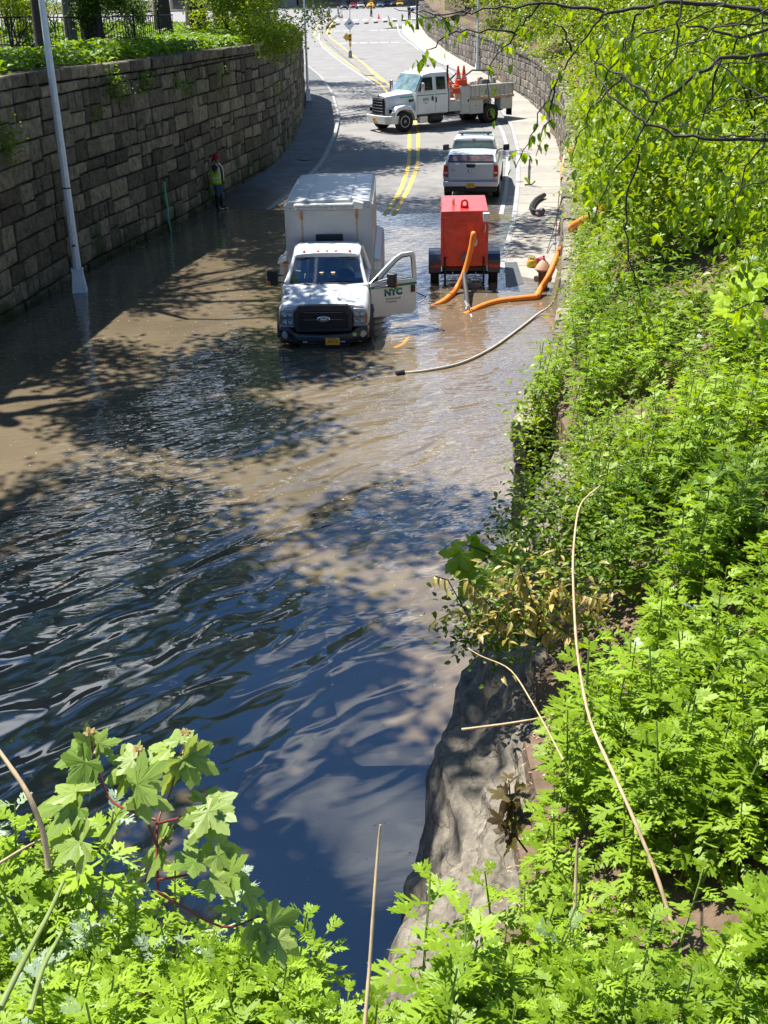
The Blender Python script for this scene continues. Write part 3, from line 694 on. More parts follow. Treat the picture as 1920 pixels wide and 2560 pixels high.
b = MB(); b.bb(-.07,.12,-.155,.06,.95,1.28); b.build('lower_box', mat('signal_yellow', (.75,.46,.03), .5), t, bevel=.02)
for z_ in (1.52, 1.8): b = MB(); b.lathe([(.1,0),(.1,.03)], 12, (.01,-.16,z_), 'Y'); b.build('signal_lens', M_DKTXT, t)
# manhole
g = GR(765, 400, .13); b = MB(); b.lathe([(.34,0),(.34,.012),(.30,.014)], 24); o = b.build('manhole_cover', mat('rusty_cover', (.14,.09,.07), .7, .3, 9), loc=(g.x, g.y, lsw(0, g.y)+.003)); tag(o, 'round rusty manhole cover on the left pavement', 'manhole cover')
# fire hydrants
def hydrant(loc, rz, label, s=1.0):
    t = empty('fire_hydrant', loc, rz, label, 'fire hydrant'); t.scale = (s, s, s)
    cap = mat('tan_hydrant_cap', (.50,.34,.22), .7, .15, 9); bd = mat('brown_hydrant_body', (.17,.105,.07), .8, .3, 12)
    b = MB(); b.lathe([(.17,0),(.17,.04),(.12,.05),(.115,.42),(.15,.44),(.15,.49)], 14); b.build('body', bd, t)
    b = MB(); b.lathe([(.20,.49),(.205,.52),(.17,.58),(.10,.68),(.035,.73),(.03,.79),(.0,.80)], 14); b.build('cap', cap, t)
    for a in (200, 290, 20):
        M = Matrix.Rotation(rad(a), 3, 'Z'); b = MB(); b.tube([M @ Vector((.09,0,.3)), M @ Vector((.2,0,.3))], .065, 10); b.tube([M @ Vector((.2,0,.3)), M @ Vector((.235,0,.3))], .08, 8); b.build('outlet', bd, t)
    b = MB(); b.tube([(0,.0,.79),(0,0,.83)], .025, 5); b.build('operating_nut', bd, t)
g = GR(1356, 726, .14); hydrant((g.x, g.y, rsw(g.x, g.y)), .3, 'brown fire hydrant with tan cap on the right pavement beside the orange hose', 1.05)
g = GR(1370, 262, .14); hydrant((g.x, g.y, rsw(g.x, g.y)), .8, 'far rusty hydrant by the wall behind the tail of the flatbed truck')

# hoses
def hose(name, pts, r, m, label, cat='hose', n=12, cuff=None):
    Q = []; P = [Vector(p) for p in pts]
    for i in range(len(P)-1):
        a, b_, c, d = P[max(i-1, 0)], P[i], P[i+1], P[min(i+2, len(P)-1)]
        for k in range(8):
            s = k/8; Q.append(.5*((2*b_)+(c-a)*s+(2*a-5*b_+4*c-d)*s*s+(3*b_-a-3*c+d)*s**3))
    Q.append(P[-1]); b = MB(); b.tube(Q, r, n); return tag(b.build(name, m, smooth=60), label, cat)
def onwater(px, py, z=.02): p = G(px, py, z); return p
def GY(px, py, Y):
    d = fwd*FPX+Rv*(px-960)-Uv*(py-1280); return Vector((0, 0, CAMH))+d*(Y/d.y)

# ------------------------------------------------------------ vehicle helpers
def wheel(parent, x, y, r, w, rim=M_WPAINT, rr=.58, lugs=8, side=1):
    t = MB(); t.lathe([(r*.6,-w/2),(r*.9,-w/2),(r,-w*.36),(r,w*.36),(r*.9,w/2),(r*.6,w/2)], 28, axis='X'); o = t.build('wheel', M_RUBBER, parent, loc=(x, y, r), smooth=40)
    for k in range(28):
        pass
    q = MB(); s = side
    q.lathe([(r*rr,s*w*.46),(r*rr,s*w*.50),(r*rr*.9,s*w*.52),(r*rr*.75,s*w*.30),(r*.30,s*w*.26),(r*.27,s*w*.46),(r*.16,s*w*.5),(0,s*w*.5)], 24, axis='X'); q.build('rim', rim, o)
    q = MB()
    for k in range(lugs):
        a = 2*pi*k/lugs; q.tube([(s*w*.25,r*.22*cos(a)*1.0,r*.22*sin(a)),(s*w*.34,r*.22*cos(a),r*.22*sin(a))], r*.035, 6)
    q.build('lug_nuts', M_STEEL, o); return o
def loft(secs, name, m, parent, smooth=40, bevel=0):
    """secs: list of (y, [(x,z)...]) half profiles bottom to centre top; mirrored"""
    rings = []
    for y, p in secs:
        right = [(x, y, z) for x, z in p]; left = [(-x, y, z) for x, z in reversed(p) if abs(x) > 1e-6]; rings.append([Vector(q) for q in right+left])
    b = MB(); b.ring(rings); return b.build(name, m, parent, smooth=smooth, bevel=bevel)
def plate(name, parent, c, w, h, nrm, s, m=M_PLATE, tm=M_DKTXT, top=''):
    M = face_mat(c, nrm); b = MB(); V = [M @ Vector(p) for p in ((-w/2,-h/2,0),(w/2,-h/2,0),(w/2,h/2,0),(-w/2,h/2,0),(-w/2,-h/2,.012),(w/2,-h/2,.012),(w/2,h/2,.012),(-w/2,h/2,.012))]
    b.add(V, [(3,2,1,0),(4,5,6,7),(0,1,5,4),(1,2,6,5),(2,3,7,6),(3,0,4,7)]); o = b.build(name, m, parent, smooth=0)
    if s: text('number', s, h*.62, tm, o, M @ Matrix.Translation((0, -h*.06, .013)), .001)
    if top: text('state_name', top, h*.2, tm, o, M @ Matrix.Translation((0, h*.36, .013)), .001)
    return o
def oval_emblem(parent, c, w, h, s, nrm, dark=M_NAVY):
    M = face_mat(c, nrm); b = MB(); N = 28
    r0 = [M @ Vector((w/2*cos(2*pi*k/N), h/2*sin(2*pi*k/N), 0)) for k in range(N)]; r1 = [M @ Vector((w/2*cos(2*pi*k/N), h/2*sin(2*pi*k/N), .02)) for k in range(N)]; r2 = [M @ Vector((w/2*.86*cos(2*pi*k/N), h/2*.8*sin(2*pi*k/N), .026)) for k in range(N)]
    b.ring([r0, r1, r2]); o = b.build('emblem', M_CHROME, parent)
    b = MB(); b.add([M @ Vector((w/2*.82*cos(2*pi*k/N), h/2*.74*sin(2*pi*k/N), .029)) for k in range(N)], [tuple(range(N))]); b.build('emblem_field', dark, o, smooth=0)
    if s: text('emblem_lettering', s, h*.62, M_CHROME, o, M @ Matrix.Translation((0, 0, .031)), .001, bold=.004, shear=.35)
    return o
def box_part(name, m, parent, x0, x1, y0, y1, z0, z1, bevel=.01):
    b = MB(); b.bb(x0, x1, y0, y1, z0, z1); return b.build(name, m, parent, bevel=bevel, smooth=35)

def nyc_mat(nm, z0, z1):
    m = mat(nm, (.01,.05,.30), .4); nt = m.node_tree; b = nt.nodes['Principled BSDF']
    tcn = nt.nodes.new('ShaderNodeTexCoord'); sx = nt.nodes.new('ShaderNodeSeparateXYZ'); r = nt.nodes.new('ShaderNodeValToRGB')
    mr_ = nt.nodes.new('ShaderNodeMapRange'); mr_.inputs['From Min'].default_value = z0; mr_.inputs['From Max'].default_value = z1
    nt.links.new(tcn.outputs['Object'], sx.inputs[0]); nt.links.new(sx.outputs['Z'], mr_.inputs['Value']); nt.links.new(mr_.outputs[0], r.inputs[0])
    r.color_ramp.elements[0].position = .35; r.color_ramp.elements[0].color = (.01,.03,.28,1); r.color_ramp.elements[1].position = .62; r.color_ramp.elements[1].color = (0,.28,.13,1)
    nt.links.new(r.outputs[0], b.inputs['Base Color']); return m
M_NYC = nyc_mat('city_logo', 1.0, 1.17); M_NYC2 = nyc_mat('city_logo_large', 1.39, 1.55)

# ------------------------------------------------------------ white utility truck with box body
def utility_truck():
    x0, y0 = -1.22, 24.08; t = empty('utility_truck', (x0, y0, prof(24.8)-.02), rad(-1.2), 'white utility truck with grey box body and open door parked in the flood water', 'truck')
    W_ = M_WPAINT
    # hood and fenders
    hood = loft([(.14,[(.93,.70),(.965,.80),(.955,1.02),(.86,1.13),(.62,1.17),(.3,1.20),(0,1.205)]), (.40,[(.97,.66),(1.0,.85),(.985,1.06),(.90,1.18),(.66,1.225),(.3,1.245),(0,1.25)]),
          (.85,[(.97,.62),(1.0,.90),(.985,1.11),(.91,1.22),(.68,1.275),(.3,1.30),(0,1.31)]), (1.32,[(.97,.60),(.99,.95),(.975,1.17),(.92,1.28),(.72,1.325),(.3,1.345),(0,1.35)])], 'hood', W_, t, 50)
    for s in (-1, 1):
        b = MB(); b.tube([(s*.30,.2,1.222),(s*.33,.7,1.295),(s*.36,1.28,1.348)], .007, 5); b.build('hood_crease', W_, hood)
    b = MB(); b.tube([(-.02,.18,1.214),(-.02,1.3,1.352)], .003, 4)
    body = box_part('cab_body', W_, t, -.985, .955, 1.33, 2.98, .48, 1.335, .03)
    box_part('doorway_shade_panel', M_SEAT, t, .90, .962, 1.40, 2.5, .55, 1.30, .0)  # dark panel on the closed cab side, painted shade of the open doorway
    box_part('sill_step', M_BLACK, t, -1.0, 1.02, 1.35, 2.8, .38, .47, .02)
    # roof
    loft([(1.88,[(.70,1.84),(.71,1.87),(.66,1.905),(.3,1.93),(0,1.935)]), (2.05,[(.745,1.84),(.755,1.90),(.69,1.95),(.3,1.975),(0,1.98)]), (2.5,[(.76,1.84),(.77,1.92),(.70,1.975),(.3,1.995),(0,2.0)]), (2.95,[(.75,1.84),(.76,1.91),(.69,1.96),(.3,1.98),(0,1.985)])], 'roof', W_, t, 50)
    back = box_part('cab_back', W_, t, -.78, .78, 2.93, 2.985, 1.33, 1.88, .01)
    for k, x in enumerate((-.52,-.20,0,.20,.52)):
        b = MB(); b.lathe([(.036,0),(.034,.018),(.015,.032),(0,.034)], 10, (x, 1.96, 1.955)); b.build('clearance_light', M_AMBER, t)
    # windshield, curved
    b = MB(); N = 10; V = []; F = []
    for j in range(5):
        f = j/4
        for i in range(N+1):
            u = -1+2*i/N; hw = .865+(.70-.865)*f; V.append((u*hw, 1.315+.60*f+.16*u*u*(1-.3*f)-.05*(1-f)*0, 1.335+.53*f))
    for j in range(4):
        for i in range(N): a = j*(N+1)+i; F.append((a, a+1, a+N+2, a+N+1))
    b.add(V, F); b.build('windshield', M_GLASS, t, smooth=60)
    b = MB(); b.tube([V[i] for i in range(N+1)], .016, 6); b.tube([V[4*(N+1)+i] for i in range(N+1)], .014, 6); b.build('windshield_seal', M_BLACK, t)
    b = MB(); b.add([(-.9,1.48,1.325),(-.5,1.36,1.345),(0,1.30,1.352),(.5,1.36,1.345),(.9,1.48,1.325),(.87,1.60,1.33),(.45,1.40,1.372),(0,1.345,1.376),(-.45,1.40,1.372),(-.87,1.60,1.33)], [(0,1,8,9),(1,2,7,8),(2,3,6,7),(3,4,5,6)]); b.build('cowl', M_BLACK, t, solid=.012)
    for s in (-1, 1):
        b = MB(); b.tube([(s*.895,1.44,1.30),(s*.80,1.78,1.62),(s*.725,2.02,1.87)], [.045,.04,.04], 8); b.build('pillar', W_, t)
        b = MB(); b.tube([(s*.93,2.92,1.32),(s*.84,2.95,1.6),(s*.755,2.93,1.88)], [.06,.05,.05], 8); b.build('pillar', W_, t)
        if s < 0:
            b = MB(); b.quad((s*.93,1.50,1.34),(s*.93,2.85,1.34),(s*.775,2.85,1.83),(s*.745,2.05,1.83)); b.build('side_window', M_DGLASS, t, smooth=0, solid=.006)
            b = MB(); b.tube([(s*.935,1.50,1.335),(s*.935,2.85,1.335)], .014, 5); b.build('window_trim', M_BLACK, t)
    # wipers
    for x0_, x1_, y_ in ((-.78,-.10,1.5), (.05,.62,1.42)):
        b = MB(); b.tube([(x0_,1.52 if x0_ < -.5 else 1.37,1.40),(x1_,1.43,1.415)], .008, 5); b.tube([(x0_+.25,1.46,1.39),(x0_+.45,1.38,1.36)], .007, 5); b.build('wiper', M_BLACK, t)
    # interior
    box_part('dashboard', M_SEAT, t, -.84, .84, 1.52, 1.85, 1.18, 1.37, .03)
    for x in (-.45, .12, .5): o = box_part('seat', mat('grey_seat', (.20,.21,.22), .8), t, x-.22, x+.22, 2.55, 2.75, .95, 1.62, .06); box_part('headrest', mat('grey_seat', (.20,.21,.22), .8), o, x-.12, x+.12, 2.58, 2.70, 1.63, 1.80, .04)
    b = MB(); b.lathe([(.19,-.012),(.205,0),(.19,.012),(.175,0),(.19,-.012)], 24, (0,0,0), 'Y'); sw = b.build('steering_wheel', M_BLACK, t, loc=(.42, 2.0, 1.38)); sw.rotation_euler = (rad(25), 0, 0)
    # grille
    g = MB(); g.prism([(-.605,.62),(.605,.62),(.635,.74),(.635,1.03),(.535,1.195),(-.535,1.195),(-.635,1.03),(-.635,.74)], .045, .16); gr = g.build('grille', M_BLACK, t, bevel=.012)
    fr = MB()
    O = [(-.60,.63),(.60,.63),(.63,.75),(.63,1.03),(.53,1.195),(-.53,1.195),(-.63,1.03),(-.63,.75)]; I = [(-.50,.70),(.50,.70),(.52,.78),(.52,.99),(.44,1.075),(-.44,1.075),(-.52,.99),(-.52,.78)]
    rings = [[Vector((a, .05, b_)) for a, b_ in O], [Vector((a, .0, b_)) for a, b_ in [(x*.985, z) for x, z in O]], [Vector((a*1.03, -.005, b_)) for a, b_ in I], [Vector((a, .05, b_)) for a, b_ in I]]
    fr.ring(rings, caps=False); fr.build('grille_surround', mat('satin_black', (.03,.034,.038), .32), gr, smooth=20)
    for z in (.755,.80,.845,.93,.975,1.02):
        b = MB(); b.bb(-.49,.49,.032,.05,z-.008,z+.008); b.build('grille_slat', M_BLACK, gr, smooth=0)
    for z in (.885,1.045):
        b = MB(); b.bb(-.42,.42,.012,.03,z-.008,z+.008); b.build('grille_bar', mat('dark_chrome', (.25,.27,.30), .25, metal=.9), gr, bevel=.004)
    oval_emblem(gr, (0, .012, .905), .29, .118, 'Ford', (0, -1, .05))
    text('raised_lettering', 'SUPER DUTY', .068, mat('dull_lettering', (.075,.085,.095), .45), gr, face_mat((0, .005, 1.135), (0, -.88, .25)), .004, bold=.0015, sx=1.75)
    # headlights
    for s in (-1, 1):
        h = MB(); h.prism([(s*.645,.745),(s*.925,.765),(s*.95,1.02),(s*.90,1.10),(s*.655,1.115)], .06, .20); hl = h.build('headlight', mat('headlight_silver', (.55,.57,.58), .25, metal=.6), t, bevel=.012)
        for zc in (.84, 1.005):
            for xc, rr in ((.725, .048), (.845, .052)):
                q = MB(); q.lathe([(rr,0),(rr*1.05,.03),(rr*.9,.034),(rr*.45,.008),(0,.004)], 14, (s*xc, .062, zc), 'Y'); q.build('reflector', M_CHROME, hl)
        q = MB(); q.bb(s*.665, s*.93, .044, .058, .918, .93); q.build('divider', M_BLACK, hl)
        q = MB(); q.prism([(s*.655,.755),(s*.915,.775),(s*.94,1.015),(s*.893,1.09),(s*.665,1.105)], .016, .024); q.build('lens', M_CLEAR, hl, smooth=0)
        q = MB(); q.bb(s*.915, s*.95, .03, .12, .80, 1.0); q.build('turn_signal', M_AMBER, hl, bevel=.008)
    # bumper
    rings = []
    for x, yo, zt, zb in ((-.99,.28,.70,.46),(-.95,.06,.72,.44),(-.72,-.05,.68,.40),(-.55,-.09,.60,.36),(0,-.11,.575,.36),(.55,-.09,.60,.36),(.72,-.05,.68,.40),(.95,.06,.72,.44),(.99,.28,.70,.46)):
        rings.append([Vector((x, yo+.03, zb)), Vector((x, yo, zb+.03)), Vector((x, yo-.012, zt-.05)), Vector((x, yo+.02, zt)), Vector((x, yo+.16, zt)), Vector((x, yo+.16, zb))])
    b = MB(); b.ring(rings); bp = b.build('bumper', mat('bumper_black', (.02,.022,.025), .22, coat=.4), t, smooth=45)
    box_part('valance', M_BLACK, bp, -.55, .55, -.04, .1, .26, .37, .02)
    for s in (-1, 1):
        b = MB(); b.lathe([(.075,0),(.085,-.02),(.06,-.025),(.055,.01),(0,.012)], 14, (s*.83, -.012, .57), 'Y'); b.build('fog_light', M_STEEL, bp)
        b = MB(); b.bb(s*.36, s*.46, -.118, -.10, .415, .445); b.build('tow_hook', M_STEEL, bp, bevel=.008)
    plate('license_plate', bp, (.19, -.118, .445), .31, .155, (0, -1, .1), '5413', top='NEW YORK')
    b = MB(); b.bb(.63,.71,-.105,-.10,.55,.62); b.build('yellow_sticker', mat('lime_sticker', (.65,.72,.12), .5), bp, smooth=0)
    # flares, wheels
    for s in (-1, 1):
        b = MB(); P = [(s*1.02, .98+.53*cos(a), .42+.53*sin(a)) for a in np.linspace(rad(-5), rad(185), 12)]
        rings = [[Vector((p[0]-s*.06, p[1], p[2]-.0)), Vector((p[0]+s*.045, p[1], p[2])), Vector((p[0]+s*.045, .98+(p[1]-.98)*.88, .42+(p[2]-.42)*.88)), Vector((p[0]-s*.06, .98+(p[1]-.98)*.88, .42+(p[2]-.42)*.88))] for p in P]
        b.ring(rings); b.build('fender_flare', mat('flare_grey', (.05,.055,.06), .5), t, smooth=50)
        wheel(t, s*.90, .98, .40, .24, rim=M_STEEL, side=s)
        wheel(t, s*.98, 5.35, .40, .24, rim=M_STEEL, side=s); wheel(t, s*.72, 5.35, .40, .22, rim=M_STEEL, side=s)
    # mirrors
    def mirror(par, bx, by, bz, s, dx=.30, dy=0.0):
        b = MB(); b.bb(-.13,.13,-.06,.06,-.17,.19); m1 = b.build('mirror', M_BLACK, par, loc=(bx+s*(dx+.10), by+dy, bz), bevel=.04, seg=3)
        b = MB(); b.tube([(-s*(dx+.08),-dy,.06),(-s*.08,0,.07)], .018, 6); b.tube([(-s*(dx+.08),-dy,-.10),(-s*.08,0,-.09)], .018, 6); b.build('mirror_arm', M_BLACK, m1)
        b = MB(); b.bb(s*.06, s*.135,-.068,-.03,-.15,-.05); b.build('turn_lamp', M_AMBER, m1, bevel=.008)
        b = MB(); b.bb(-s*.11, s*.11,.058,.064,-.13,.15); b.build('mirror_glass', M_CHROME, m1); return m1
    mirror(t, -.95, 1.62, 1.43, -1, .17)
    # open door: local frame u outward from the hinge
    a = rad(66); ux, uy = sin(a), cos(a)
    def D(u, z, o=0): return Vector((.975+ux*u+uy*o, 1.36+uy*u-ux*o, z))
    P = [(0,.55),(1.06,.55),(1.13,.63),(1.15,.9),(1.15,1.345),(.02,1.345)]
    b = MB(); b.ring([[D(u, z, .035) for u, z in P], [D(u, z, -.035) for u, z in P]]); dr = b.build('door', W_, t, bevel=.015)
    Oo = [(.0,1.335),(.36,1.65),(.62,1.86),(.78,1.94),(1.06,1.955),(1.12,1.88),(1.16,1.335)]; Ii = [(.20,1.365),(.46,1.60),(.66,1.775),(.80,1.855),(.99,1.865),(1.02,1.82),(1.045,1.365)]
    b = MB()
    for i in range(6): b.ring([[D(*Oo[i], .03), D(*Oo[i+1], .03), D(*Ii[i+1], .03), D(*Ii[i], .03)], [D(*Oo[i], -.03), D(*Oo[i+1], -.03), D(*Ii[i+1], -.03), D(*Ii[i], -.03)]])
    b.build('window_frame', W_, dr, smooth=0)
    b = MB(); b.tube([D(u, z, .032) for u, z in Ii]+[D(*Ii[0], .032)], .012, 5); b.build('window_seal', M_BLACK, dr)
    b = MB(); b.add([D(u, z, 0) for u, z in Ii], [tuple(range(7))]); b.build('door_glass', glassmat('door_glass', (.86,.92,.93), 1.3), dr, smooth=0)
    b = MB(); b.ring([[D(u, z, .036) for u, z in ((.0,1.21),(1.15,1.21),(1.15,1.265),(.0,1.265))], [D(u, z, .040) for u, z in ((.0,1.21),(1.15,1.21),(1.15,1.265),(.0,1.265))]]); b.build('green_stripe', M_GREENS, dr, smooth=0)
    b = MB(); b.ring([[D(u, z, .036) for u, z in ((1.0,1.04),(1.1,1.04),(1.1,1.20),(1.0,1.20))], [D(u, z, .062) for u, z in ((1.0,1.04),(1.1,1.04),(1.1,1.20),(1.0,1.20))]]); b.build('door_handle', M_BLACK, dr, bevel=.01)
    nrm = Vector((uy, -ux, 0)); 
    text('city_logo', 'NYC', .20, M_NYC, dr, face_mat(D(.56,1.085,.0385), nrm), .002, bold=.014, sx=1.05)
    text('department_lettering', 'Environmental', .062, M_DKTXT, dr, face_mat(D(.38,.945,.037), nrm), .001, align='LEFT', bold=.001)
    text('department_lettering', 'Protection', .062, M_DKTXT, dr, face_mat(D(.38,.875,.037), nrm), .001, align='LEFT', bold=.001)
    b = MB(); b.ring([[D(u, z, .036) for u, z in ((.03,1.36),(.19,1.36),(.19,1.50),(.03,1.37))], [D(u, z, .05) for u, z in ((.03,1.36),(.19,1.36),(.19,1.50),(.03,1.37))]]); b.build('mirror_mount', M_BLACK, dr)
    pm = D(.46,1.40,.20); b = MB(); b.box((0,0,0), (.22,.13,.32), Matrix.Rotation(a-pi/2, 3, 'Z')); m1 = b.build('mirror', M_BLACK, dr, loc=pm, bevel=.035, seg=3)
    b = MB(); b.tube([D(.10,1.36,.04)-pm, D(.40,1.46,.19)-pm], .018, 6); b.tube([D(.10,1.23,.04)-pm, D(.40,1.30,.19)-pm], .018, 6); b.build('mirror_arm', M_STEEL, m1)
    b = MB(); b.box(D(.52,1.30,.275)-pm, (.08,.03,.11), Matrix.Rotation(a-pi/2, 3, 'Z')); b.build('turn_lamp', M_AMBER, m1)
    # box body
    BW, B0, B1, BT = 1.03, 3.14, 7.35, 2.88
    b = MB(); b.prism([(-BW,.75),(BW,.75),(BW,BT-.12),(BW-.07,BT-.015),(.5,BT+.015),(-.5,BT+.015),(-BW+.07,BT-.015),(-BW,BT-.12)], B0, B1); bx = b.build('box_body', M_GREYP, t, smooth=20, bevel=.015)
    for x in (-.52,.52): b = MB(); b.bb(x-.012,x+.012,B0+.03,B1-.03,BT+.012,BT+.03); b.build('roof_seam', M_GREYP, bx, smooth=0)
    for s in (-1, 1): b = MB(); b.bb(s*(BW-.02), s*(BW+.015), B0, B1, BT-.20, BT-.10); b.build('edge_rail', M_STEEL, bx, smooth=0)
    b = MB(); b.bb(-.80,.82,B0-.17,B0-.003,BT-.175,BT-.05); rk = b.build('awning_roll', mat('awning_cloth', (.58,.58,.54), .8, .15, 12, .4, 30), t, bevel=.03)
    for x in np.linspace(-.70,.58,9): b = MB(); b.bb(x-.006,x+.006,B0-.186,B0-.172,BT-.19,BT-.07); b.build('rack_bar', M_STEEL, rk, smooth=0)
    b = MB(); b.tube([(-.72,B0-.185,BT-.19),(.6,B0-.185,BT-.19)], .008, 5); b.tube([(-.72,B0-.185,BT-.13),(.6,B0-.185,BT-.13)], .006, 5); b.build('rack_rail', M_STEEL, rk)
    b = MB(); b.box((.70,B0-.1,BT-.07), (.26,.18,.13), Matrix.Rotation(.3, 3, 'Y')); b.build('folded_cover', mat('pale_cloth', (.66,.65,.60), .8), rk, bevel=.03)
    for x in (-.63,.66):
        b = MB(); b.tube([(x,B0-.03,BT-.36),(x,B0-.05,BT-.19)], .022, 6); b.bb(x-.03,x+.03,B0-.03,B0-.004,BT-.42,BT-.30); b.build('bracket', M_RUST, bx)
        b = MB(); b.quad((x-.024,B0-.003,BT-.98),(x+.018,B0-.003,BT-.95),(x+.028,B0-.003,BT-.40),(x-.028,B0-.003,BT-.40)); b.build('rust_streak', mat('rust_streak', (.42,.36,.29), .8, col2=(.34,.22,.12), scale=9), bx, smooth=0)
    for x in (-.9,.93): b = MB(); b.lathe([(.014,0),(.014,.006)], 8, (x,B0-.003,BT-.16), 'Y'); b.build('bolt', M_DKTXT, bx)
    box_part('cab_window', M_BLACK, t, -.32,.32,B0-.035,B0-.004,1.90,2.11,.03)
    for s in (-1, 1):
        b = MB(); b.prism([(s*(BW+.004),.50),(s*1.225,.50),(s*1.225,1.42),(s*1.19,1.47),(s*(BW+.004),1.54)], B0+.06, B1-.1); cp = b.build('side_compartment', M_GREYP, t, smooth=20, bevel=.01)
        for k in range(3): y_ = B0+.3+k*1.3; b = MB(); b.bb(s*1.226, s*1.236, y_, y_+1.15, .62, 1.36); b.build('compartment_door', M_GREYP, cp, bevel=.006)
    b = MB(); b.prism([(-1.26,1.42),(-1.04,1.50),(-1.04,1.60),(-1.20,1.56),(-1.26,1.48)], B0-.02, B0+.35); b.build('white_cap', W_, t, bevel=.015)
    b = MB(); b.quad((-1.13,B0+.055,.62),(-1.03,B0+.055,.60),(-1.03,B0+.055,1.42),(-1.12,B0+.055,1.42)); b.build('rust_streak', mat('rust_streak', (.42,.36,.29), .8), t, smooth=0)
    b = MB(); b.bb(-1.12,-.99,B0-.06,B0+.05,1.39,1.45); b.build('rusty_bracket', M_RUST, t, bevel=.02)
    b = MB(); b.bb(1.05,1.20,B0+.045,B0+.057,1.25,1.42); st = b.build('warning_label', mat('white_sticker', (.75,.76,.76), .5), t, smooth=0)
    for k, s_ in enumerate(('STAY', 'BACK', '50 FT')): text('label_lettering', s_, .042, M_DKTXT, st, face_mat((1.125, B0+.044, 1.385-.048*k), (0,-1,0)), .001)
    b = MB(); b.bb(1.06,1.19,B0+.05,B0+.058,.86,1.10); b.build('access_panel', mat('rusted_frame', (.18,.14,.11), .8), t, smooth=0); b = MB(); b.bb(1.075,1.175,B0+.045,B0+.052,.875,1.085); b.build('access_panel_lid', M_GREYP, t, smooth=0)
    box_part('chassis', M_BLACK, t, -.45,.45,.5,7.2,.42,.62,.02)
    # gear on the dashboard
    R = t.matrix_basis
    def onTruck(p): return R @ Vector(p)
    for i, x in enumerate((-.08,.16)):
        e = empty('work_boot', onTruck((x, 1.62, 1.375)), rad(60+20*i), ['tan work boot on the dashboard, nearer the middle of the windshield','tan work boot on the dashboard beside the steering wheel'][i], 'boot', 'work boots on the dashboard')
        tb = mat('tan_leather', (.55,.42,.26), .7, .1, 20)
        b = MB(); b.tube([(.14,0,.035),(.08,0,.045),(.0,0,.05),(-.09,0,.05)], [.03,.045,.045,.04], 10); b.tube([(-.06,0,.04),(-.06,0,.12),(-.065,0,.19)], [.045,.042,.05], 10); b.build('upper', tb, e, smooth=60)
        b = MB(); b.bb(-.12,.15,-.045,.045,0,.022); b.build('sole', M_BLACK, e, bevel=.01)
    b = MB(); b.box((0,0,0), (.34,.16,.012), Matrix.Rotation(.2, 3, 'Z')); tag(b.build('papers', mat('paper', (.75,.76,.74), .7), loc=onTruck((.02,1.52,1.385))), 'white papers lying on the truck dashboard under the windshield', 'papers')
    b = MB(); b.lathe([(0,.16),(.08,.15),(.14,.1),(.17,.02),(.19,0),(.12,-.0)], 14); tag(b.build('cloth_bag', mat('grey_cloth', (.42,.43,.42), .9, .2, 12), loc=onTruck((.42,2.2,1.42))), 'pale grey bundle behind the truck windshield above the boots', 'bundle')
    # strap hanging from the open door
    b = MB(); b.tube([onTruck(D(1.16,1.0,-.03)), onTruck(D(1.42,.86,-.05)), onTruck(D(1.34,.80,-.02)), onTruck(D(1.22,.74,-.03))], .014, 6); tag(b.build('door_strap', M_BLACK), 'black strap sticking out beyond the open truck door', 'strap')
    return t
utility_truck()

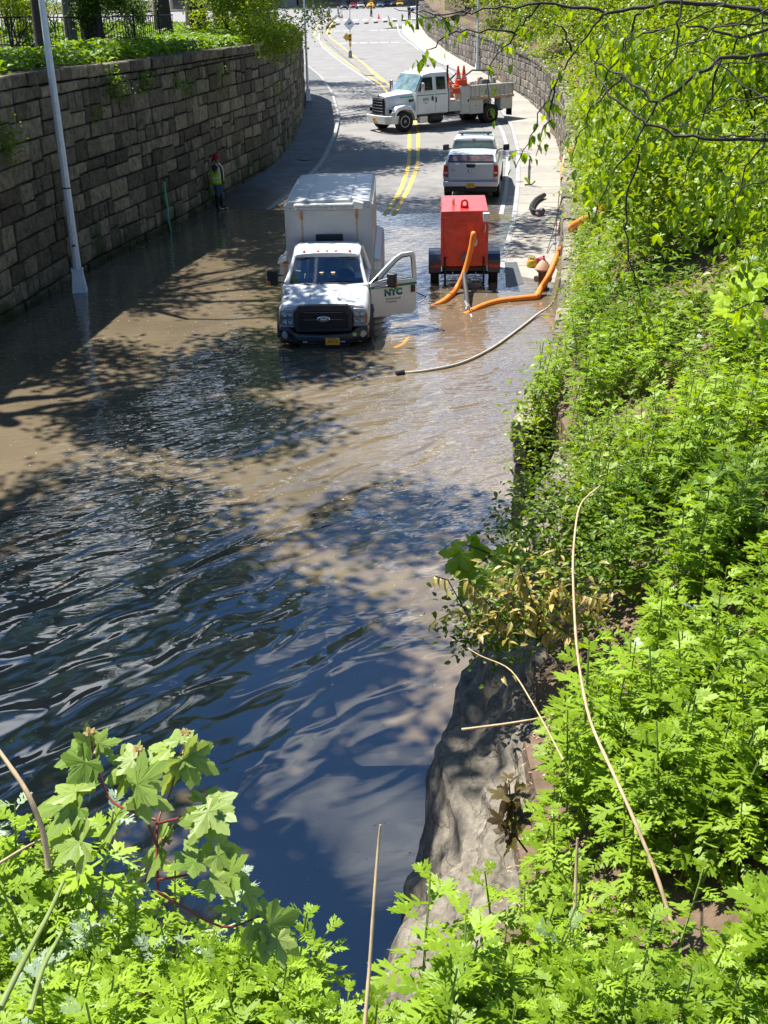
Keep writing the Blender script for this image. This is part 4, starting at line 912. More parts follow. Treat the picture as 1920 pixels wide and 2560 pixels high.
# ------------------------------------------------------------ pickup truck seen from behind
def pickup():
    g = G(1178, 506, .1); t = empty('pickup_truck', (g.x, g.y+.35, prof(g.y+1)-.0), rad(-7.5), 'silver-white pickup truck with a bed cap parked behind the red pump trailer', 'truck')
    W_ = mat('silver_white_paint', (.60,.63,.65), .3, .04, 3, coat=.5)
    loft([(.0,[(.80,.62),(.96,.66),(.985,.95),(.95,1.30),(.84,1.345),(.4,1.35),(0,1.35)]), (.12,[(.84,.50),(.99,.60),(1.01,.95),(.965,1.31),(.85,1.355),(.4,1.36),(0,1.36)]), (2.0,[(.84,.45),(.99,.55),(1.01,.95),(.965,1.30),(.85,1.33),(.4,1.34),(0,1.34)]),
          (3.9,[(.84,.45),(.99,.55),(1.01,.95),(.955,1.24),(.85,1.30),(.4,1.32),(0,1.32)]), (5.2,[(.84,.45),(.97,.55),(.98,.90),(.92,1.10),(.80,1.17),(.4,1.20),(0,1.20)]), (5.6,[(.7,.5),(.88,.6),(.88,.85),(.8,1.0),(.7,1.05),(.4,1.08),(0,1.08)])], 'body', W_, t, 45)
    tg = MB(); tg.prism([(-.78,.74),(.78,.74),(.80,1.0),(.80,1.33),(-.80,1.33),(-.80,1.0)], -.035, .02); tg = tg.build('tailgate', W_, t, bevel=.02)
    b = MB(); b.prism([(-.70,.80),(-.45,.90),(.45,.90),(.70,.80),(.66,.78),(-.66,.78)], -.052, -.03); b.build('tailgate_crease', W_, tg, bevel=.01)
    b = MB(); b.prism([(-.17,1.33),(.17,1.33),(.14,1.20),(-.14,1.20)], -.06, -.03); b.build('tailgate_handle', M_BLACK, tg, bevel=.015)
    oval_emblem(tg, (0, -.04, 1.07), .23, .09, 'Ford', (0, -1, 0), M_BLACK)
    text('badge', 'F-150', .055, M_DKTXT, tg, face_mat((-.70,-.037,1.10), (0,-1,0)), .002, align='LEFT', bold=.001); text('badge', 'XL', .045, M_DKTXT, tg, face_mat((-.70,-.037,1.16), (0,-1,0)), .002, align='LEFT')
    for s in (-1, 1):
        l = MB(); l.prism([(s*.81,.86),(s*.955,.90),(s*.965,1.10),(s*.95,1.27),(s*.81,1.27)], -.03, .10); tl = l.build('tail_light', M_REDL, t, bevel=.012)
        b = MB(); b.bb(s*.83, s*.94, -.036, -.028, .99, 1.05); b.build('reverse_lens', mat('white_lens', (.7,.68,.66), .3), tl)
    bp = box_part('rear_bumper', mat('bumper_silver', (.62,.64,.66), .3, metal=.5), t, -.97, .97, -.16, .06, .56, .73, .03); box_part('bumper_step', M_BLACK, bp, -.93, .93, -.13, .02, .38, .56, .02)
    plate('license_plate', bp, (0, -.168, .60), .31, .155, (0, -1, .05), '8214', top='NEW YORK')
    cap = loft([(.03,[(.86,1.335),(.92,1.35),(.90,1.38),(.4,1.385),(0,1.385)]), (.28,[(.86,1.335),(.92,1.35),(.84,1.58),(.4,1.61),(0,1.615)]), (1.9,[(.86,1.335),(.92,1.35),(.84,1.58),(.4,1.62),(0,1.625)])], 'bed_cap', W_, t, 30)
    def cp(x, f): return Vector((x, .03+.25*f-.012, 1.385+.22*f))
    b = MB(); b.add([cp(-.78,.08), cp(.78,.08), cp(.74,.88), cp(-.74,.88)], [(0,1,2,3)]); cw = b.build('cap_window', mat('cap_glass', (.05,.045,.045), .08, col2=(.20,.12,.09), scale=5, coat=1), cap, smooth=0, solid=.008)
    b = MB(); b.tube([cp(-.80,.04), cp(.80,.04), cp(.76,.93), cp(-.76,.93), cp(-.80,.04)], .02, 5); b.build('window_seal', M_BLACK, cap)
    for x in (-.5,0,.5): b = MB(); b.bb(x-.05,x+.05,.262,.30,1.60,1.612); b.build('cap_latch', M_STEEL, cap)
    cab = loft([(1.96,[(.86,1.30),(.90,1.40),(.72,1.90),(.62,1.945),(.3,1.96),(0,1.965)]), (2.12,[(.86,1.30),(.91,1.40),(.73,1.92),(.64,1.965),(.3,1.985),(0,1.99)]), (3.6,[(.86,1.28),(.91,1.38),(.72,1.91),(.62,1.955),(.3,1.975),(0,1.98)]), (4.35,[(.86,1.20),(.90,1.28),(.84,1.30),(.62,1.32),(.3,1.33),(0,1.33)])], 'cab', W_, t, 35)
    b = MB(); b.prism([(-.82,1.46),(.82,1.46),(.68,1.87),(-.68,1.87)], 1.938, 1.952); b.build('rear_window', mat('rear_glass', (.03,.07,.06), .06, col2=(.10,.17,.14), scale=4, coat=1), cab, smooth=0)
    b = MB(); b.bb(-.06,.06,1.93,1.955,1.885,1.92); b.build('brake_light', M_REDL, cab)
    lb = box_part('light_bar', mat('bar_dark_green', (.04,.07,.065), .3), t, -.62, .62, 2.75, 3.05, 2.02, 2.09, .02)
    for s in (-1, 1): b = MB(); b.bb(s*.45, s*.52, 2.8, 3.0, 1.975, 2.03); b.build('bar_foot', M_BLACK, lb)
    b = MB(); b.tube([(.35,2.3,1.98),(.35,2.2,2.25)], .008, 4); b.build('antenna', M_BLACK, t)
    for s in (-1, 1):
        b = MB(); b.bb(-.12,.12,-.07,.05,-.11,.12); m1 = b.build('mirror', M_BLACK, t, loc=(s*1.15,3.75,1.42), bevel=.04); b = MB(); b.tube([(-s*.25,.05,-.05),(-s*.08,0,-.04)], .03, 6); b.build('mirror_arm', M_BLACK, m1)
        b = MB(); b.quad((s*.905,2.15,1.42),(s*.905,3.6,1.40),(s*.735,3.5,1.88),(s*.735,2.15,1.90)); b.build('side_window', M_DGLASS, cab, smooth=0)
        wheel(t, s*.88, 1.15, .40, .26, rim=M_STEEL, side=s, lugs=6); wheel(t, s*.88, 4.75, .40, .26, rim=M_STEEL, side=s, lugs=6)
    box_part('underbody', M_BLACK, t, -.80, .80, .1, 5.2, .35, .6, .02)
pickup()

# ------------------------------------------------------------ red pump trailer
def trailer():
    g = G(1156, 712, 0); L = empty('pump_trailer', (2.22, 29.55, -.165), rad(-3.0), 'bright red towable pump set on a navy-fendered trailer at the edge of the water', 'trailer'); t = L
    Wd, Z0, Z1, Y1_ = .60, .64, 2.06, 2.40
    b = MB(); b.bb(-Wd, Wd, 0, Y1_, Z0, Z1); bx = b.build('housing', M_RED, t, bevel=.018)
    for s in (-1, 1): b = MB(); b.bb(s*(Wd-.02), s*(Wd+.006), -.008, .02, Z0+.02, Z1-.03); b.build('corner_trim', M_RED, bx)
    b = MB(); b.bb(-.53,.53,-.012,-.002,Z0+.06,Z1-.10); pn = b.build('end_panel', M_RED, bx, bevel=.006)
    for k, s_ in enumerate(('THOMPSON', 'PUMP')): text('faded_lettering', s_, .085-.02*k, mat('faded_red_lettering', (.45,.02,.015), .5), pn, face_mat((.0,-.0135,1.80-.11*k), (0,-1,0)), .001)
    for x, z in ((-.50,1.90),(.50,1.90),(-.50,.74),(.50,.74)): b = MB(); b.lathe([(.012,0),(.012,.008)], 8, (x,-.012,z), 'Y'); b.build('bolt', M_STEEL, pn)
    for sx in (-1, 1):
        for k in range(3): b = MB(); b.bb(sx*(Wd+.001), sx*(Wd+.012), .12+k*.75, .80+k*.75, Z0+.1, Z1-.12); d_ = b.build('side_door', M_RED, bx, bevel=.008)
    e = MB(); N = 16
    O = [(-.11,0),(.11,0)]+[(.10*cos(a), .12+.10*sin(a)) for a in np.linspace(0, pi, 11)]; I = [(-.04,.06),(.04,.06)]+[(.045*cos(a), .12+.05*sin(a)) for a in np.linspace(0, pi, 11)]
    e.ring([[Vector((x, .42, Z1+z)) for x, z in O], [Vector((x, .46, Z1+z)) for x, z in O], [Vector((x, .46, Z1+z)) for x, z in I], [Vector((x, .42, Z1+z)) for x, z in I], [Vector((x, .42, Z1+z)) for x, z in O]], caps=False); e.build('lifting_eye', M_RED, t, smooth=40)
    b = MB(); b.tube([(-.28,.9,Z1-.02),(-.28,.9,Z1+.12),(-.28,.82,Z1+.19)], .035, 10); b.build('exhaust', M_STEEL, t)
    box_part('control_light', mat('white_sticker', (.75,.76,.76), .5), t, .46, .63, -.13, -.01, 1.80, 2.02, .015)
    b = MB(); b.tube([(.52,-.03,1.74),(.53,-.04,1.62),(.50,-.03,1.52)], .018, 6); b.build('conduit', M_STEEL, t)
    # couplings
    def coupling(x, z, r, m_):
        b = MB(); b.lathe([(r*1.5,0),(r*1.5,.05),(r*1.15,.06),(r*1.1,.13),(r*1.35,.14),(r*1.35,.20),(r,.21),(r,.26)], 18, (x,-.012,z), 'Y'); o = b.build('coupling', m_, t)
        for k in range(8): a = k*pi/4; b = MB(); b.lathe([(.012,.05),(.012,.07)], 6, (x+r*1.3*cos(a),-.012,z+r*1.3*sin(a)), 'Y'); b.build('bolt', M_STEEL, o)
    coupling(.22, 1.30, .075, M_STEEL); coupling(.03, .88, .08, mat('cast_iron', (.22,.23,.24), .5, metal=.5))
    for s in (-1, 1):
        b = MB(); P = [(.05,.48),(.05,.80),(.16,.93),(.35,.98),(.75,.98),(.92,.90),(.95,.62)]
        rings = [[Vector((s*.60, y, z)), Vector((s*.93, y, z)), Vector((s*.93, .5+(y-.5)*.93, z-.03)), Vector((s*.60, .5+(y-.5)*.93, z-.03))] for y, z in P]
        b.ring(rings); fd = b.build('fender', M_NAVY, t, smooth=30)
        b = MB(); b.bb(s*.66, s*.88, .035, .047, .60, .68); b.build('reflector', M_REDL, fd)
        wheel(t, s*.77, .52, .37, .22, rim=mat('white_rim', (.7,.7,.7), .4), side=s, lugs=6)
        b = MB(); b.tube([(s*.50,-.04,Z0+.25),(s*.50,-.05,Z0-.3),(s*.50,-.05,.12)], .028, 8); b.box((s*.50,-.05,.1), (.16,.16,.02)); b.tube([(s*.50,-.05,Z0+.25),(s*.44,-.12,Z0+.27)], .01, 5); b.build('jack_leg', M_BLACK, t)
    b = MB(); b.bb(-.58,.58,0,Y1_,.52,.625); b.bb(-.06,.06,Y1_-.1,Y1_+1.1,.5,.6); b.build('chassis', M_BLACK, t, bevel=.01)
    b = MB(); b.tube([(-.9,.5,.37),(.9,.5,.37)], .04, 8); b.build('axle', M_BLACK, t)
    for s in (-1, 1): b = MB(); b.tube([(s*.3,.05,.5),(s*.3,.04,.38),(s*.22,-.02,.33)], .012, 5); b.build('safety_chain', M_STEEL, t)
    M = t.matrix_basis; A = M @ Vector((.22,-.22,1.30)); A2 = M @ Vector((.22,-.45,1.20)); B = M @ Vector((.03,-.24,.88))
    w = onwater
    hose('discharge_hose', [A, GY(1184,584,29.18), GY(1178,618,29.1), GY(1168,658,29.0), GY(1156,693,28.85), GY(1137,727,28.6), w(1109,753,.03), w(1087,764,-.03), w(1065,775,-.11), w(1045,800,-.12), w(1015,858,-.06), w(985,876,-.06)], .07, M_ORH, 'fat orange hose curving from the upper coupling of the red pump into the water')
    hose('suction_hose', [B, M @ Vector((.03,-.42,.72)), G(1161,690,.42), G(1166,735,.2), G(1168,760,.1)], .06, mat('suction_hose', (.05,.05,.052), .5), 'dark suction hose dropping from the lower coupling of the red pump')
    e = G(1170,775,.03); s_ = empty('hose_strainer', e, 0, 'steel strainer end of the suction hose at the water surface', 'strainer')
    b = MB(); b.tube([(-.02,.42,.07),(0,.1,.05),(0,0,.03)], [.066,.066,.075], 12); b.build('collar', M_STEEL, s_)
    for k in range(5): b = MB(); a = k*1.25; b.tube([(0,0,.02),(.10*cos(a),-.04+.08*sin(a),.05)], .018, 6); b.build('clamp_lever', M_STEEL, s_)
trailer()
w = onwater
P_ = [w(1160,790,-.05), w(1200,768,.02), w(1250,753,.03), w(1342,742,.06)]
hose('discharge_hose', P_, .075, M_ORH, 'orange hose lying flat along the water edge towards the hydrant')
top = Vector((RW(33.2)-.15, 33.2, 1.25))
hose('discharge_hose', [w(1342,742,.06), G(1352,722,.16), G(1372,690,.45), G(1398,630,.95), G(1418,590,1.35), Vector((RW(34.2)-.1,34.2,2.35)), Vector((RW(34.6)+.45,34.8,2.85)), Vector((RW(36)+1.0,36.0,3.1))], .08, M_ORH, 'orange hose rising from the water edge up and over the right wall')
c0 = G(1440,560,2.95); c1 = G(1527,502,3.5)
hose('discharge_hose', [G(1428,572,2.75), c0, G(1470,545,3.15), G(1505,522,3.3), c1], .072, M_ORH, 'orange hose with a white joint lying through the leaves on the bank')
q0 = G(1472,541,3.2); q1 = G(1495,527,3.3); mb = MB(); mb.tube([q0, q1], .082, 12); tag(mb.build('hose_joint', mat('white_joint', (.7,.7,.68), .5), smooth=60), 'white sleeve joining two orange hoses in the leaves', 'hose joint')
hose('drain_hose', [w(995,933,.0), w(1060,927,.02), w(1150,908,.03), w(1230,870,.03), w(1300,820,.03), w(1345,785,.05), G(1372,768,.2), G(1388,745,.45), G(1400,700,1.0), G(1412,645,1.5), Vector((RW(34.5)-.08,34.5,2.7)), Vector((RW(35)+.6,35.4,2.9))], .026, mat('pale_hose', (.50,.48,.42), .6, .15, 10), 'long pale grey hose floating across the water and over the right wall')
b = MB(); b.tube([w(1010,931,.03), w(990,934,.03)], [.06,.05], 10); tag(b.build('hose_nozzle', M_BLACK), 'black nozzle at the floating end of the pale hose', 'nozzle')
# loose things on the right pavement
def onpav(px, py, dz=0): g = GR(px, py, .14); return Vector((g.x, g.y, rsw(g.x, g.y)+dz))
p0 = [onpav(1360,497,.11), onpav(1340,508,.10), onpav(1329,525,.10), onpav(1334,537,.10), onpav(1352,539,.11)]
hose('pipe_bend', p0, .085, M_BLACK, 'curved black rubber pipe section lying on the pavement', 'pipe')
b = MB(); b.tube([onpav(1352,539,.12)+Vector((-.02,0,0)), onpav(1357,540,.12)], [.115,.12], 14); tag(b.build('pipe_flange', mat('cast_iron', (.22,.23,.24), .5)), 'black flange at the near end of the curved pipe', 'flange')
b = MB(); b.tube([onpav(1336,537,.07), onpav(1347,543,.07)], [.05,.05], 10); tag(b.build('hose_fitting', mat('pink_fitting', (.45,.22,.20), .6)), 'pinkish fitting beside the curved black pipe', 'fitting')
g = onpav(1322,465); t = empty('steel_stub', g, 0, 'upright grey steel stub with a dark foot on the sunny pavement', 'post')
b = MB(); b.tube([(0,0,.05),(.0,0,.75)], .05, 10); b.tube([(0,0,.75),(0,0,.98)], .035, 10); b.build('tube', mat('dull_steel', (.28,.28,.28), .6, .2, 9), t)
b = MB(); b.tube([(-.16,0,.04),(.12,0,.05),(.24,.05,.16)], .03, 6); b.build('foot', M_BLACK, t)
g = onpav(1329,668); t = empty('yellow_container', g, .3, 'yellow plastic container standing behind the hydrant', 'container')
yl = mat('mustard_plastic', (.55,.40,.04), .45, .1, 9)
b = MB(); b.lathe([(.13,0),(.14,.03),(.14,.14),(.11,.19),(.06,.21)], 16); b.build('body', yl, t); b = MB(); b.lathe([(.06,.21),(.06,.26),(.0,.26)], 12); b.build('cap', yl, t); b = MB(); b.tube([(-.1,0,.19),(-.08,0,.28),(.08,0,.28),(.1,0,.19)], .014, 6); b.build('handle', yl, t)
g = onpav(1350,664); b = MB(); b.lathe([(.10,-.1),(.11,.0),(.12,.1),(.09,.1),(.08,-.08)], 16, (0,0,.11), 'X'); o = b.build('pink_bucket', mat('pink_plastic', (.75,.09,.16), .45), loc=g); o.rotation_euler = (0,0,.8); tag(o, 'small pink bucket on its side beside the yellow container', 'bucket')
for i, (a, bb_) in enumerate((((1416,562),(1367,636)), ((1405,600),(1390,640)))):
    hose('cord', [Vector((RW(33)-.1,33+i*.5,1.6)), onpav((a[0]+bb_[0])/2-10, (a[1]+bb_[1])/2+6, .3), onpav(*bb_, .03)], .012, M_BLACK if i == 0 else mat('dark_red_cord', (.25,.03,.03), .6), ['thin black cord slanting down to the pavement by the wall','dark red cord hanging beside the orange hose'][i], 'cord', 6)
b = MB(); g = onpav(1387,613); b.lathe([(.05,0),(.06,.02),(.05,.05),(0,.06)], 10, (g.x,g.y,g.z)); tag(b.build('blue_cap', mat('blue_plastic', (.02,.15,.35), .5)), 'small blue cap on the pavement at the foot of the wall', 'cap')
# thin white pole slanting into the water beside the box truck
b = MB(); b.tube([GR(705,490,.12), GR(672,523,.05)], .02, 6); tag(b.build('white_rod', M_WPAINT), 'thin white rod lying on the kerb beside the box truck', 'rod')

# ------------------------------------------------------------ flatbed utility truck across the road
def flatbed():
    t = empty('flatbed_truck', (-.05, 60.45, prof(62)-.03), rad(-57), 'white crew-cab flatbed truck with stake sides and orange cones parked across the road', 'truck')
    W_ = M_WPAINT; GP = mat('grey_utility_paint', (.50,.50,.47), .45, .12, 4)
    loft([(.28,[(.52,.70),(.60,.8),(.60,1.50),(.52,1.66),(.25,1.71),(0,1.72)]), (.9,[(.66,.75),(.74,.95),(.74,1.55),(.62,1.74),(.3,1.80),(0,1.81)]), (1.75,[(.80,.75),(.92,1.0),(.92,1.62),(.80,1.80),(.4,1.88),(0,1.89)])], 'hood', W_, t, 45)
    loft([(1.75,[(.95,.72),(1.10,.80),(1.10,1.80),(1.02,1.86),(.5,1.90),(0,1.90)]), (3.75,[(.95,.72),(1.12,.80),(1.12,1.80),(1.06,1.88),(.5,1.90),(0,1.90)])], 'cab_body', W_, t, 40)
    cab = loft([(1.80,[(1.05,1.82),(1.06,1.86),(.9,1.88),(.4,1.89),(0,1.89)]), (2.30,[(1.10,1.82),(1.06,2.1),(.97,2.62),(.6,2.74),(0,2.78)]), (2.7,[(1.12,1.82),(1.08,2.1),(.99,2.70),(.6,2.86),(0,2.90)]), (3.72,[(1.12,1.82),(1.08,2.1),(.99,2.70),(.6,2.86),(0,2.90)])], 'cab', W_, t, 40)
    b = MB(); V = []
    for f in (0.03, .5, .97):
        for u in (-1, -.5, 0, .5, 1): V.append((u*(1.02-.12*f), 1.80+.50*f-.02+.03*u*u, 1.885+.80*f-.05))
    F = [(a+5*j, a+1+5*j, a+6+5*j, a+5+5*j) for j in range(2) for a in range(4)]
    V = [(x, y-.05, z+.03) for x, y, z in V]; b.add(V, F); b.build('windshield', mat('windshield_glass', (.10,.17,.17), .05, col2=(.30,.42,.42), scale=2.5, coat=1), t, smooth=60)
    for x in (-.6,-.3,0,.3,.6): b = MB(); b.lathe([(.04,0),(.03,.04),(0,.05)], 8, (x, 2.5, 2.80)); b.build('clearance_light', M_AMBER, t)
    # grille
    b = MB(); b.prism([(-.50,.78),(.50,.78),(.54,1.2),(.50,1.62),(-.50,1.62),(-.54,1.2)], .20, .32); gr = b.build('grille', M_BLACK, t, bevel=.03)
    for z in (.86,1.0,1.14,1.28,1.42,1.54): b = MB(); b.bb(-.45,.45,.16,.20,z-.018,z+.018); b.build('grille_bar', M_CHROME, gr, bevel=.01)
    b = MB(); b.lathe([(.07,0),(.07,.03),(0,.04)], 12, (0,.26,1.70), 'Y'); b.build('nose_badge', M_STEEL, t)
    # bumper, fenders, lights
    b = MB(); rings = []
    for x, y in ((-1.12,.60),(-1.10,.25),(-.85,.05),(0,-.02),(.85,.05),(1.10,.25),(1.12,.60)): rings.append([Vector((x,y,.42)),Vector((x,y,.78)),Vector((x,y+.12,.80)),Vector((x,y+.12,.42))])
    b.ring(rings); bp = b.build('bumper', mat('bumper_white', (.62,.63,.62), .4, .1, 5), t, smooth=30)
    for s in (-1, 1): q = MB(); q.tube([(s*1.08,.3,.78),(s*1.1,.3,.98),(s*1.1,.6,.98)], .02, 6); q.build('bumper_guard', M_WPAINT, bp)
    plate('license_plate', bp, (0,-.025,.60), .31, .16, (0,-1,0), '6027', top='NEW YORK')
    for s in (-1, 1):
        P = [(y, z) for y, z in ((.45,.82),(.50,1.08),(.72,1.25),(1.15,1.30),(1.55,1.22),(1.75,.98),(1.80,.74))]
        rings = [[Vector((s*.62,y,z)),Vector((s*1.08,y,z-.03)),Vector((s*1.14,y,z-.12)),Vector((s*1.12,1.1+(y-1.1)*.86,z-.2)),Vector((s*.62,1.1+(y-1.1)*.86,z-.2))] for y, z in P]
        b = MB(); b.ring(rings); b.build('fender', W_, t, smooth=50)
        b = MB(); b.box((s*.90,.44,1.02), (.30,.16,.22)); hl = b.build('headlight', M_CHROME, t, bevel=.04); b = MB(); b.bb(s*.77,s*1.03,.35,.357,.93,1.11); b.build('lens', M_CLEAR, hl, smooth=0)
        wheel(t, s*.98, 1.10, .50, .28, rim=mat('wheel_white', (.62,.61,.58), .5), rr=.56, lugs=10, side=s)
        wheel(t, s*1.0, 6.55, .50, .27, rim=M_RUST, rr=.56, side=s); wheel(t, s*.70, 6.55, .50, .25, rim=M_RUST, rr=.56, side=s)
        # doors and windows
        for k, (y0, y1) in enumerate(((1.86,2.86),(2.95,3.66))):
            b = MB(); b.bb(s*1.115,s*1.135,y0,y1,.82,1.84); d_ = b.build('door', W_, t, bevel=.01)
            b = MB(); q0, q1 = (y0+.08 if k else y0+.06), y1-.08
            b.ring([[Vector((s*(1.125+o-.00),q0,1.90)), Vector((s*(1.125+o),q1,1.90)), Vector((s*(1.04+o),q1,2.50)), Vector((s*(1.04+o),q0+(.30 if k == 0 else 0),2.50))] for o in (-.05,.012)]); b.build('window', M_DGLASS if False else mat('cab_side_glass', (.02,.03,.035), .06, coat=1), d_, smooth=0)
            b = MB(); b.bb(s*1.136,s*1.139,y0,y1,1.66,1.70); b.build('green_stripe', M_GREENS, d_, smooth=0)
            b = MB(); b.bb(s*1.136,s*1.165,y1-.16,y1-.04,1.40,1.60) if k == 0 else b.bb(s*1.136,s*1.16,y0+.0,y0+.08,1.30,1.55); b.build('door_handle', M_BLACK, d_, bevel=.01)
            if k == 0 and s > 0:
                text('city_logo', 'NYC', .17, M_NYC2, d_, face_mat((s*1.139, 2.36, 1.47), (s,0,0)), .002, bold=.01)
                text('department_lettering', 'Environmental', .05, M_DKTXT, d_, face_mat((s*1.139, 2.36, 1.34), (s,0,0)), .001); text('department_lettering', 'Protection', .05, M_DKTXT, d_, face_mat((s*1.139, 2.36, 1.28), (s,0,0)), .001)
        b = MB(); b.bb(s*.93,s*.945,.9,1.72,1.62,1.66); b.build('green_stripe', M_GREENS, t, smooth=0)
        b = MB(); b.prism([(1.45,1.38),(1.72,1.42),(1.72,1.52),(1.45,1.50)], s*.925, s*.945, 'X'); b.build('hood_vent', M_BLACK, t)
        b = MB(); b.bb(-.10,.10,-.06,.06,-.25,.25); m1 = b.build('mirror', mat('mirror_chrome', (.6,.62,.64), .25, metal=.8), t, loc=(s*1.42,1.98,2.05), bevel=.04); b = MB(); b.tube([(-s*.34,.1,.2),(0,0,.22)], .018, 6); b.tube([(-s*.34,.1,-.2),(0,0,-.22)], .018, 6); b.build('mirror_arm', M_BLACK, m1)
        b = MB(); b.bb(s*.85,s*1.10,2.0,2.5,.36,.68); b.build('step_box', M_STEEL, t, bevel=.02); b = MB(); b.lathe([(.26,-.35),(.28,-.3),(.28,.3),(.26,.35)], 14, (s*.85,3.1,.55), 'Y'); b.build('fuel_tank', M_BLACK, t)
    b = MB(); b.bb(-.42,.42,.5,7.9,.55,.80); b.build('chassis', M_BLACK, t)
    b = MB(); b.tube([(-.9,3.86,.9),(-.9,3.86,2.7),(-.9,3.95,2.95)], .06, 10); b.build('exhaust_stack', mat('dull_steel', (.28,.28,.28), .6, .2, 9), t)
    b = MB(); b.tube([(.95,3.82,1.2),(.95,3.82,2.7),(.88,3.9,3.0)], .05, 10); b.build('exhaust_stack', M_BLACK, t)
    # front locker section
    b = MB(); b.bb(-1.15,1.15,3.80,5.10,.80,1.30); b.build('deck', GP, t, bevel=.01)
    for s in (-1, 1):
        box_part('headboard', GP, t, s*.55, s*1.15, 3.80, 3.88, 1.3, 1.95, .01)
        b = MB(); b.bb(s*.62,s*1.17,4.52,5.12,.62,1.98); lk = b.build('tall_locker', GP, t, bevel=.015); b = MB(); b.bb(s*1.171,s*1.185,4.56,5.08,.68,1.92); ld = b.build('locker_door', GP, lk, bevel=.01); b = MB(); b.bb(s*1.186,s*1.20,4.95,5.03,1.2,1.32); b.build('latch', M_BLACK, ld)
        b = MB(); b.bb(s*.6,s*1.1,3.9,4.5,.45,.55); b.build('side_step', M_STEEL, t)
        # long side with stakes
        b = MB(); b.bb(s*1.10,s*1.16,5.14,8.0,1.42,1.92); sd_ = b.build('side_board', mat('grey_board_paint', (.46,.46,.42), .6, .25, 3, .3, 20), t, bevel=.008)
        for k in range(11): y = 5.2+k*.272; b = MB(); b.bb(s*1.161,s*1.195,y,y+.05,1.40,1.90); b.build('stake', GP, sd_, bevel=.006)
        b = MB(); b.bb(s*1.09,s*1.215,5.12,8.02,1.93,1.985); b.build('top_rail', mat('pale_rail', (.62,.60,.54), .6, .15, 6), sd_, bevel=.01)
        b = MB(); b.bb(s*1.08,s*1.205,5.12,8.02,1.28,1.40); b.build('rub_rail', mat('rusty_rail', (.50,.44,.36), .8, col2=(.36,.19,.08), scale=3.5), sd_, bevel=.008)
        for k in range(6): b = MB(); b.bb(s*1.206,s*1.212,5.4+k*.48,5.55+k*.48,1.31,1.37); b.build('marker', M_AMBER if k % 2 else M_WHT, sd_, smooth=0)
        b = MB(); b.bb(s*.62,s*1.16,5.14,6.0,.58,1.27); b.build('under_locker', GP, t, bevel=.015); b = MB(); b.bb(s*.62,s*1.16,7.15,7.95,.70,1.27); b.build('under_locker', GP, t, bevel=.015)
        b = MB(); b.lathe([(.03,0),(.03,.02)], 8, (s*1.162,5.5,.98), 'X'); b.build('lock', M_DKTXT, t)
        b = MB(); b.bb(s*.7,s*1.15,7.9,7.93,.35,.75); b.build('mud_flap', M_RUBBER, t)
    b = MB(); b.bb(-1.1,1.1,5.12,8.0,1.30,1.38); b.build('bed_floor', mat('worn_deck', (.20,.18,.15), .8, .3, 4), t); b = MB(); b.bb(-1.1,1.1,7.95,8.02,1.42,1.9); b.build('tail_board', GP, t); b = MB(); b.bb(-1.1,1.1,5.12,5.18,1.38,1.95); b.build('front_board', GP, t)
    R = Matrix.Translation(t.location) @ Matrix.Rotation(rad(-57), 4, 'Z'); on = lambda x, y, z: R @ Vector((x, y, z))
    cn = None
    labs = ['orange traffic cone standing nearest the cab on the flatbed truck', 'orange traffic cone in the middle of the group behind the truck cab', 'orange traffic cone at the locker edge on the flatbed truck', 'orange traffic cone leaning low against the cab back']
    for i, (x, y, z, s) in enumerate(((.55,4.15,1.55,1.45),(.80,4.62,1.99,1.35),(.82,4.97,1.99,1.35),(1.0,4.0,1.45,1.1))):
        c = empty('traffic_cone', on(x, y, z), 0, labs[i], 'traffic cone', 'orange cones on the flatbed truck'); c.scale = (s, s, s)
        b = MB(); b.lathe([(.145,.03),(.11,.22),(.085,.37),(.06,.5),(.03,.70),(.02,.70)], 14); b.build('body', M_ORC, c); b = MB(); b.box((0,0,.015), (.36,.36,.035)); b.build('base', M_ORC, c, bevel=.01)
        b = MB(); b.lathe([(.106,.26),(.089,.37),(.084,.37),(.10,.26)], 14); b.build('white_band', M_WHT, c)
    for i, (x, y, z) in enumerate(((.85,4.28,1.62),(.80,4.80,1.99))):
        b = MB()
        for q in range(3): b.tube([(.28*cos(a), .28*sin(a), .06+.1*q) for a in np.linspace(0, 2*pi, 17)], .05, 8)
        o = b.build('coiled_hose', mat('red_orange_coil', (.70,.10,.03), .5), loc=on(x, y, z)); tag(o, ['red-orange coiled hose on the deck behind the cab','second coil of red-orange hose beside the locker'][i], 'coil')
    junk = [('tarp_bundle',(-.3,5.9,1.38),(.5,.4,.82),(.55,.62,.66),'pale blue-white tarpaulin bundle in the truck bed','tarpaulin'),('tool_box',(.35,6.7,1.38),(.34,.25,.80),(.12,.12,.12),'dark tool box in the truck bed','tool box'),
            ('bucket',(-.3,6.9,1.38),(.22,.22,.85),(.52,.33,.28),'pinkish bucket in the truck bed','bucket'),('pipe_bundle',(.1,7.4,1.38),(.25,.5,.88),(.30,.28,.24),'bundle of fittings at the rear of the truck bed','bundle'),('sack',(.5,5.6,1.38),(.4,.3,.78),(.55,.48,.36),'tan sack against the front of the truck bed','sack')]
    for nm, p, d, c, lb, ct in junk:
        b = MB(); n = 9; rr = random.Random(nm); prof_ = [(d[0]*.9,0),(d[0],d[2]*.3),(d[0]*.95,d[2]*.7),(d[0]*.7,d[2]*.95),(0,d[2])]
        b.lathe(prof_, 12); b.v = [(x*(1+rr.uniform(-.12,.12)), y*d[1]/d[0]*(1+rr.uniform(-.12,.12)), z+rr.uniform(-.02,.02)) for x, y, z in b.v]
        tag(b.build(nm, mat(nm+'_cloth', c, .8, .2, 9, .4, 20), loc=on(*p), smooth=60 if ct in ('tarpaulin','sack') else 20), lb, ct)
